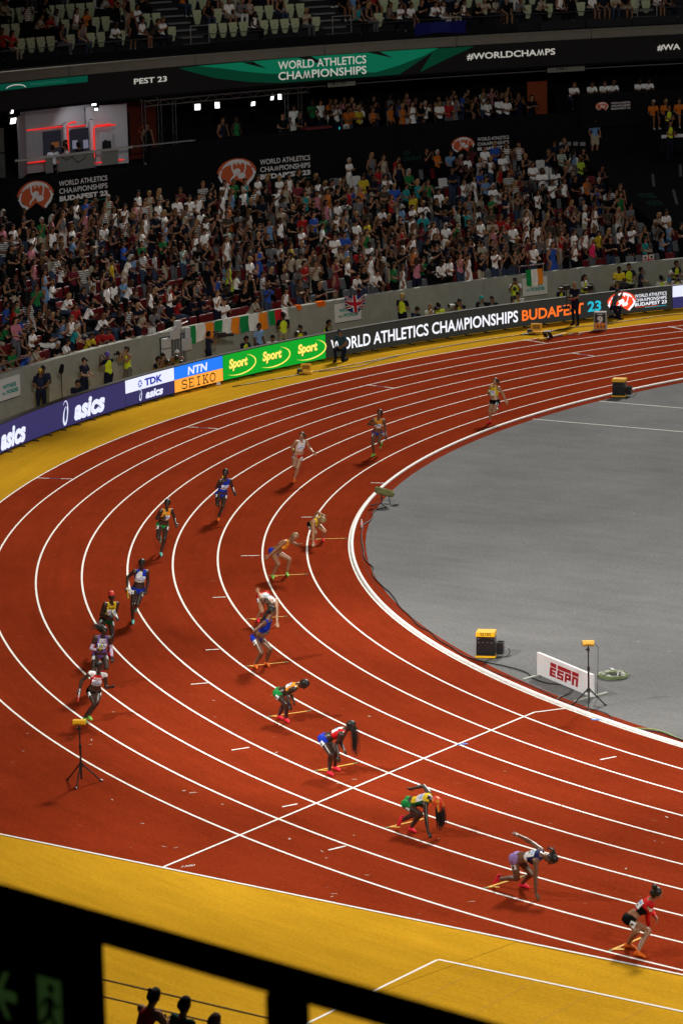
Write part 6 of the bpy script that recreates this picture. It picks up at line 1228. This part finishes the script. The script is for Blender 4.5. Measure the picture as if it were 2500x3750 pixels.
MB().box((-.85, .9, .85), (1.5, .55, .06)).build('desk', M('desk_pale', (.5, .48, .48), .5), o); MB().box((-.85, .62, .70), (1.3, .04, .16)).build('desk_front', SRED, o)
studio = o
for ch in o.children:      # the set is skewed: its back wall stands further right than the ledge
    n = len(ch.data.vertices); co = np.empty(n * 3); ch.data.vertices.foreach_get('co', co); co = co.reshape(-1, 3); co[:, 0] += .95 * co[:, 1]; ch.data.vertices.foreach_set('co', co.ravel())
STW = o.matrix_world if False else None
def st(x, y, z): return np.array(c0) + tv * (x + .95 * y) + np.array([-tv[1], tv[0], 0]) * y + np.array([0, 0, z])
def crewat(lab, loc, hdg, ps, hr, top, sleeve=None, bot=DK, hair=HAIRS[0], skin=SKINS[1], sc=1.):
    return crew(lab, 0, ps, hr, top, sleeve, bot, hair, skin, 0, 0, 0, sc, loc) if False else add_person(crew_tpl(ps, hr), loc, hdg, [SK(skin, False), M('crewhair_%d' % (abs(hash(hair)) % 97), hair, .8, .12), F(top), F(sleeve if sleeve is not None else top), F(bot), F(DK)], lab, None, sc)
ha = math.atan2(tv[1], tv[0])
crewat('presenter in white shirt with back to the track, left at studio desk', st(-1.15, .35, .12), ha + 1.2, 'sit', SHORT, (.6, .62, .68), None, DK, HAIRS[0], SKINS[4]); crewat('presenter in white shirt turned right at the studio desk', st(-.45, .40, .12), ha + 2.6, 'sit', SHORT, (.62, .62, .60), None, DK, HAIRS[0], SKINS[2])
crewat('presenter in dark jacket behind the studio desk', st(-.50, 1.30, .15), ha - 1.2, 'sit', SHORT, DK, None, DK, HAIRS[0], SKINS[0]); crewat('presenter in black with back to the track, right at studio desk', st(.25, .45, .10), ha + 1.7, 'sit', SHORT, DK, None, DK, HAIRS[0], SKINS[2])
b = empty('stacked_panels', tuple(P(64.8, 177.4, 5.9))); tag(b, 'grey flight-case panels stacked left of the studio', 'panels')
for i, (a_, z) in enumerate(((177.9, .75), (177.3, .75), (177.9, 1.75), (177.3, 1.75), (176.75, .8), (176.75, 1.8))): wpart(MB().box(P(64.9, a_, 5.9 + z), (.12, .62 if i < 4 else .5, .94), R_(a_)), 'panel', M('case_grey', (.10, .105, .10), .6, .3, .2, 5), b)
# lit lamps of the studios
LAMP = EM('lamp_face', (1., .97, .92), 3.)
def lamp(lab, a, R, z, w_, h, power, aim, tilt_=.3, yaw=0.):
    o = empty('studio_lamp', tuple(P(R, a, z)), R_(a - 90 + yaw)); tag(o, lab, 'lamp', 'lit studio lamps')
    # local -y is towards the track
    hd_ = MB().box((0, 0, 0), (w_ + .06, .12, h + .06)); hd_.V = [tuple(v) for v in tilt(np.array(hd_.V), tilt_)]; hd_.build('housing', BLKM, o)
    fc = MB().box((0, -.068, 0), (w_, .012, h)); fc.V = [tuple(v) for v in tilt(np.array(fc.V), tilt_)]; fc.build('lens', LAMP, o)
    MB().tube([(-w_ / 2 - .05, 0, 0), (-w_ / 2 - .05, .02, .25), (w_ / 2 + .05, .02, .25), (w_ / 2 + .05, 0, 0)], .012, 6).cyl((0, .02, .25), (0, .02, .55), .018).build('yoke', BLKM, o)
    if power:
        ld = bpy.data.lights.new('lamp_light', 'SPOT'); ld.energy = power; ld.spot_size = R_(100); ld.spot_blend = .6; ld.shadow_soft_size = .15; lo = bpy.data.objects.new('lamp_light', ld); COL.objects.link(lo)
        p = P(R, a, z) + unit(np.array(aim) - P(R, a, z)) * .25; lo.location = p; lo.rotation_euler = Vector(p - np.array(aim)).to_track_quat('Z', 'Y').to_euler()
lamp('lit lamp at the left end of the studio, lower of two', 176.85, 64.0, 8.52, .34, .22, 45, st(-.3, 1.8, 1.3), .25, 10); lamp('small lit lamp above the left end of the studio', 176.8, 64.1, 8.86, .14, .14, 0, (0, 0, 0), .2)
lamp('lit lamp hanging over the right half of the studio', 172.7, 64.2, 8.83, .18, .14, 55, st(.6, 1.9, 1.2), .5, -35); lamp('small lit lamp below the one over the studio', 172.6, 64.2, 8.62, .14, .12, 0, (0, 0, 0), .7, -40)
lamp('square lit lamp on the open set, leftmost of four', 167.55, 64.6, 8.24, .24, .24, 12, P(66.5, 165.5, 6.8), .12, -15); lamp('square lit lamp on the open set, second from left', 166.6, 64.6, 8.24, .18, .24, 0, (0, 0, 0), .12, -40)
lamp('square lit lamp on the open set, third from left', 165.0, 64.6, 8.17, .26, .16, 12, P(66.5, 163.5, 6.8), .15, 20); lamp('narrow lit lamp on the open set, rightmost', 163.7, 64.6, 8.36, .14, .22, 0, (0, 0, 0), .1, -45); lamp('round lit lamp on the open set between the right lamps', 164.05, 64.7, 8.33, .17, .15, 0, (0, 0, 0), .2, 15)
for i, (a_, R) in enumerate(((169.6, 65.2), (169.0, 65.0), (168.4, 64.9), (162.9, 65.4), (162.6, 64.9))):
    b = empty('truss_post', tuple(P(R, a_, 5.9))); tag(b, 'slim dark truss post on the open set, %s from left' % nth(i + 1), 'truss', 'truss posts of the open set'); 
    for dx in (-.09, .09): MB().cyl((dx, 0, 0), (dx, 0, 2.85), .018).build('tube', M('truss_steel', (.10, .10, .10), .35, metal=.8), b)
    zz = MB()
    for k in range(9): zz.cyl((-.09 if k % 2 else .09, 0, .3 * k), (.09 if k % 2 else -.09, 0, .3 * k + .3), .009)
    zz.build('lacing', M('truss_steel', (.10, .10, .10), .35, metal=.8), b)
b = empty('lighting_truss', tuple(P(64.8, 166, 8.6))); tag(b, 'horizontal box truss above the open set with pale lower tube', 'truss')
for r_, z in ((64.7, 8.62), (65.0, 8.62), (64.7, 8.42)): wpart(MB().revolve([(r_, z), (r_, z + .035), (r_ + .035, z + .035), (r_ + .035, z)], 162.3, 169.9, .7), 'tube', M('truss_pale', (.22, .22, .22), .35, metal=.7), b)
zz = MB()
for k in range(20): a_ = 169.8 - k * .38; zz.cyl(P(64.72, a_, 8.44 if k % 2 else 8.64), P(64.72, a_ - .38, 8.64 if k % 2 else 8.44), .011)
wpart(zz, 'lacing', M('truss_pale', (.22, .22, .22), .35, metal=.7), b)
b = empty('set_counter', tuple(P(64.4, 165, 5.9))); tag(b, 'dark curved counter of the open television set with pale edge', 'counter')
wpart(MB().revolve([(64.3, 5.9), (64.3, 6.88), (64.7, 6.88), (64.7, 5.9)], 161.5, 167.9, .6), 'front', BLK, b); wpart(MB().revolve([(64.28, 6.89), (64.28, 6.93), (64.5, 6.93), (64.5, 6.89)], 167.9, 170.7, .6), 'pale_rail', M('rail_pale', (.30, .28, .28), .5), b); wpart(MB().revolve([(64.27, 6.2), (64.27, 6.4), (64.29, 6.4), (64.29, 6.2)], 165.0, 166.2, .6), 'olive_panel', M('olive', (.05, .05, .01), .7), b)
wpart(MB().revolve([(64.27, 6.1), (64.27, 6.2), (64.29, 6.2), (64.29, 6.1)], 161.6, 162.5, .6), 'orange_edge', M('edge_orange', (.45, .06, .02), .6), b); wpart(MB().revolve([(64.2, 6.9), (64.2, 7.0), (64.6, 7.0), (64.6, 6.9)], 161.6, 162.8, .6), 'red_top', M('counter_red', (.14, .02, .03), .6), b)
wpart(MB().revolve([(64.26, 6.35), (64.26, 6.8), (64.29, 6.8), (64.29, 6.35)], 163.65, 164.05, .4), 'lit_monitor', EM('monitor', (.35, .36, .55)), b)
tag(MB().box((0, 0, 0), (.03, .04, .62)).build('light_tube', EM('cyan_tube', (.02, .35, .42)), None, False, tuple(P(64.3, 161.2, 6.6))), 'thin cyan light tube standing right of the open set', 'light tube')
b = empty('red_partition', tuple(P(67.6, 168.1, 5.9))); tag(b, 'dark red partition with pale emblem behind the studio', 'partition'); wpart(MB().box(P(67.6, 168.25, 7.2), (.08, 2.0, 2.4), R_(168.2)), 'panel', M('partition_red', (.10, .012, .006), .8), b)
rd, wh = emblem(.34); bart(b, wh, 168.0, 7.2, PRED, 'emblem', 67.5); wpart(MB().box(P(67.5, 168.9, 7.1), (.06, .55, 1.7), R_(168.9)), 'dark_door', BLK, b)
b = empty('orange_partition', tuple(P(66, 151.4, 5.9))); tag(b, 'rust orange upright panel at the right of the concourse', 'partition'); wpart(MB().box(P(66, 151.45, 7.0), (.06, .98, 2.2), R_(151.4)), 'panel', M('partition_orange', (.24, .045, .012), .8), b)
b = empty('block_number_post', tuple(P(65.0, 160.75, 5.9))); tag(b, 'small white plate reading 139 at the stair head', 'sign'); wpart(MB().box(P(64.6, 160.72, 6.75), (.03, .24, .42), R_(160.7)), 'plate', SGN, b); bart(b, [fit2d('139', .17, .12, .03)], 160.8, 6.78, INK, 'lettering', 64.57)
wpart(MB().tube([P(64.4, 161.0, 6.9), P(63.9, 160.4, 6.5), P(63.5, 159.9, 6.0)], .02, 6), 'handrail', STEEL, b)
# people of the concourse
con = [(160.35, 'orange', 'cross'), (160.05, 'orange', 'clap'), (159.8, 'yellow', 'clap'), (159.55, 'white', 'cross'), (159.2, 'orange', 'clap'), (158.15, 'orange', 'relax'), (157.75, 'orange', 'clap'), (157.35, 'white', 'clap'), (156.95, 'black', 'cross'), (156.6, 'white', 'phone'), (156.2, 'white', 'cross'), (155.8, 'red', 'hold'), (155.45, 'grey', 'clap'), (154.8, 'black', 'cross'), (154.4, 'black', 'relax'), (153.95, 'white', 'hold'), (153.55, 'white', 'cross'), (153.2, 'white', 'cross'), (152.85, 'black', 'cross'), (152.5, 'navy', 'phone'), (152.1, 'black', 'clap')]
for i, (a_, tp, ps) in enumerate(con):
    k = pick(ps); n, m = spectator_colors(k[2], tp); add_person(k, P(65.3 + rng.uniform(-.2, .3), a_, 5.9), R_(a_ + 180) + rng.normal(.2, .3), m, 'person in %s top standing on the concourse, %s from left of that line' % (tp, nth(i + 1)), 'spectators standing on the concourse', rng.uniform(.95, 1.05))
for lab, a_, R, z, tp, ps in (('person in white shirt leaning over the black wall below the concourse line', 157.75, 63.75, 5.45, 'white', 'lean'), ('person in blue shirt at the stair beside the white 139 plate', 159.9, 63.9, 5.35, 'light blue', 'relax'), ('steward in orange shirt with yellow pass at right of the concourse', 150.75, 63.9, 5.6, 'orange', 'relax'), ('steward in orange shirt turned away near the commentary desk', 150.0, 63.6, 5.5, 'orange', 'hold'), ('person in light blue shirt below the orange steward', 150.35, 63.0, 4.9, 'light blue', 'relax'),
        ('person in bright green top on the open television set', 165.35, 65.2, 5.9, 'green', 'relax'), ('person in dark suit left of the green top on the open set', 165.9, 65.3, 5.9, 'navy', 'relax'), ('blond person in black on the open television set', 163.35, 65.0, 5.9, 'black', 'hold'), ('person holding papers at the right of the open set', 162.5, 65.1, 5.9, 'black', 'hold'), ('person in white shirt behind the papers at the open set', 162.1, 66.2, 6.1, 'white', 'relax'), ('person in dark clothes on the left of the open set', 168.9, 66.0, 5.9, 'black', 'relax')):
    k = pick(ps); n, m = spectator_colors(k[2], tp); add_person(k, P(R, a_, z), R_(a_ + 180) + rng.normal(0, .3), m, lab)
for i, a_ in enumerate((150.85, 150.05, 149.5, 149.1, 147.95, 147.55)):
    k = ('sitlean', 'S', 'tee'); n, m = spectator_colors('tee', 'white'); add_person(k, P(64.0, a_, 6.95), R_(a_ + 180), m, 'official in white shirt at the commentary desk, %s from left' % nth(i + 1), 'officials at the commentary desk')
for i, a_ in enumerate((147.9, 147.35, 146.75, 146.2)):
    k = ('sit', 'S', 'shorts'); n, m = spectator_colors('tee', 'orange'); add_person(k, P(62.6, a_, 6.0), R_(a_ + 180), m, 'person in orange shirt seated below the commentary desk, %s from left' % nth(i + 1), 'people in orange below the desk')
for lab, a_, R, z in (('guard in yellow vest with folded arms high on the black stairs', 148.15, 60.5, 5.0), ('guard in yellow vest lower on the black stairs at right', 147.6, 57.4, 3.25), ('guard in yellow vest bending near the orange shirts', 147.55, 61.9, 5.55)):
    crewat(lab, P(R, a_, z - .15), R_(a_ + 180 + 20), 'hold', SHORT, HV, DK, DK, HAIRS[0], SKINS[1])
b = empty('sponsor_table', tuple(P(61.5, 147, 5.6))); tag(b, 'black table front with small white sponsor plates at right', 'table'); wpart(MB().revolve([(61.4, 5.1), (61.4, 5.95), (61.9, 5.95), (61.9, 5.1)], 143, 148.2, .6), 'front', BLK, b)
for i, a_ in enumerate((147.9, 147.3, 146.7, 146.1)): wpart(MB().box(P(61.37, a_, 5.78), (.02, .46, .14), R_(a_)), 'plate', SGN, b)
# ---------------- stairs and rails of the upper deck
for lab, a0 in (('steel gate rail at the left aisle of the upper deck', 167.2), ('rounded steel gate rail at the middle aisle of the upper deck', 160.7), ('tall steel rail at the right aisle of the upper deck', 147.2)):
    b = empty('aisle_rail', tuple(P(64.75, a0, 10.6))); tag(b, lab, 'rail')
    for k in range(3): wpart(MB().revolve([(64.74, 10.75 + .38 * k), (64.74, 10.78 + .38 * k), (64.77, 10.78 + .38 * k), (64.77, 10.75 + .38 * k)], a0 - .42, a0 + .42, .3), 'bar', STEEL, b)
    for a_ in (a0 - .42, a0 + .42): wpart(MB().cyl(P(64.755, a_, 10.55), P(64.755, a_, 11.54), .02), 'post', STEEL, b)
    st_ = MB()
    for k in range(8): st_.box(P(65.0 + .4 * k, a0, 10.75 + .275 * k), (.30, 1.1, .06), R_(a0))
    wpart(st_, 'steps', M('step_grey', (.16, .16, .155), .8), b)
fl_ = flag_stripes('dark blue flag hung along the upper deck edge', 157.6, 155.3, 11.05, 10.55, ((.01, .012, .10), (.016, .02, .12), (.01, .012, .10)), 2., 64.47)
for a_ in np.arange(151.9, 161, .34):
    for R in (66.3, 67.1):
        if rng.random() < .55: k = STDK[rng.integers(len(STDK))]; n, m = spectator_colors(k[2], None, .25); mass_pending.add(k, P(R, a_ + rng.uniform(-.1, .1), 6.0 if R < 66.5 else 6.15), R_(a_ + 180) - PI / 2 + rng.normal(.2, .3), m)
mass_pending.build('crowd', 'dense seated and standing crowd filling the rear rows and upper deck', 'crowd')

# ================================================================== FOREGROUND
RB = M('rail_black', (.0015, .0015, .0015), .9, .0)
d_ = unit(np.array([16.41 - 13.97, -83.54 + 83.28, 0])); n_ = np.array([-d_[1], d_[0], 0]); O_ = np.array([14.74, -83.38, 14.125]); rzz = math.atan2(d_[1], d_[0])
o = empty('vomitory_railing', tuple(O_ - np.array([0, 0, 1.1])), rzz); tag(o, 'black out-of-focus railing with posts across the lower left corner', 'railing')
MB().box((0, 0, 1.11), (12, .10, .13)).build('top_rail', RB, o)
for x in (-1.4, 1.33, 4.3): MB().box((x, 0, .52), (.22, .08, 1.02)).build('post', RB, o)
MB().box((-.48, .02, .50), (.92, .05, 1.0)).build('solid_panel', RB, o)
b = empty('exit_sign', tuple(O_ + d_ * -.42 + n_ * -.06 + np.array([0, 0, -.48])), rzz); tag(b, 'dark exit sign with dim green arrow and running figure on the railing', 'exit sign')
MB().box((0, 0, 0), (.72, .03, .40)).build('panel', RB, b); EG = EM('exit_green', (.009, .020, .005))
def ex(V2, f_, m, nm, y=-.02): MB().add(np.c_[V2[:, 0], np.full(len(V2), y), V2[:, 1]], f_).build(nm, m, b)
ex(*poly((-.33, .0), (-.24, .13), (-.20, .13), (-.26, .03), (-.15, .03), (-.15, -.03), (-.26, -.03), (-.20, -.13), (-.24, -.13)), EG, 'arrow'); ex(*poly((.02, -.17), (.20, -.17), (.20, .17), (.02, .17)), EG, 'door_field')
fg = MB()
for V2, f_ in (stroke([(.12, .07), (.11, -.02)], .045), stroke([(.11, -.02), (.15, -.08), (.14, -.14)], .028), stroke([(.11, -.02), (.07, -.07), (.03, -.10)], .028), stroke([(.12, .06), (.16, .02), (.185, .04)], .022), stroke([(.12, .06), (.07, .04), (.05, .0)], .022), (arc2(.125, .115, .025, .028, 0, 330, 10), [tuple(range(10))])): fg.add(np.c_[V2[:, 0], np.full(len(V2), -.024), V2[:, 1]], f_)
fg.build('running_figure', RB, b)
# near stand edge with three people seen from behind, and its cable rail
struct('near_stand', MB().box((-6, -66.4, 1.5), (40, 8., 2.96)), DCONC)
o = empty('cable_rail', (-1.8, -63., 3.2)); tag(o, 'two thin brown cables stretched in front of the seated people', 'cable rail')
wb = M('wire_brown', (.05, .025, .015), .6)
for p, q in (((-4.7, -64.62, 5.43), (2.0, -60.28, 2.99)), ((-4.7, -64.70, 5.14), (2.0, -60.4, 2.7))): pass
for z_ in (3.38, 3.12): MB().cyl((-8, 2.5, z_ - 3.2), (4, 2.5, z_ - 3.2), .013).build('cable', wb, o)
for x in (-8, 4): MB().cyl((x, 2.5, -.9), (x, 2.5, .25), .03).build('post', RB, o)
def back(lab, x, y, z, hdg, ps, hr, top, sleeve, hair, skin, sc=1.):
    return add_person(crew_tpl(ps, hr), (x, y, z), hdg, [SK(skin, False), M('crewhair_%d' % (abs(hash(hair)) % 97), hair, .8, .12), F(top), F(sleeve) if sleeve else SK(skin, False), F(DK), F(DK)], lab, None, sc)
back('person in red racerback top seen from behind, bottom of the picture', -3.27, -61.9, 2.76, R_(80), 'sitlean', BUN, (.30, .012, .02), None, BH, SKINS[1]); back('person in dark green shirt with lime stripe seen from behind', -2.86, -61.5, 2.56, R_(80), 'sit', SHORT, (.008, .04, .03), (.008, .04, .03), BH, SKINS[2]); back('short-haired person whose head just shows at the bottom edge', -2.42, -61.4, 2.37, R_(80), 'sit', SHORT, DK, DK, HAIRS[2], SKINS[0])
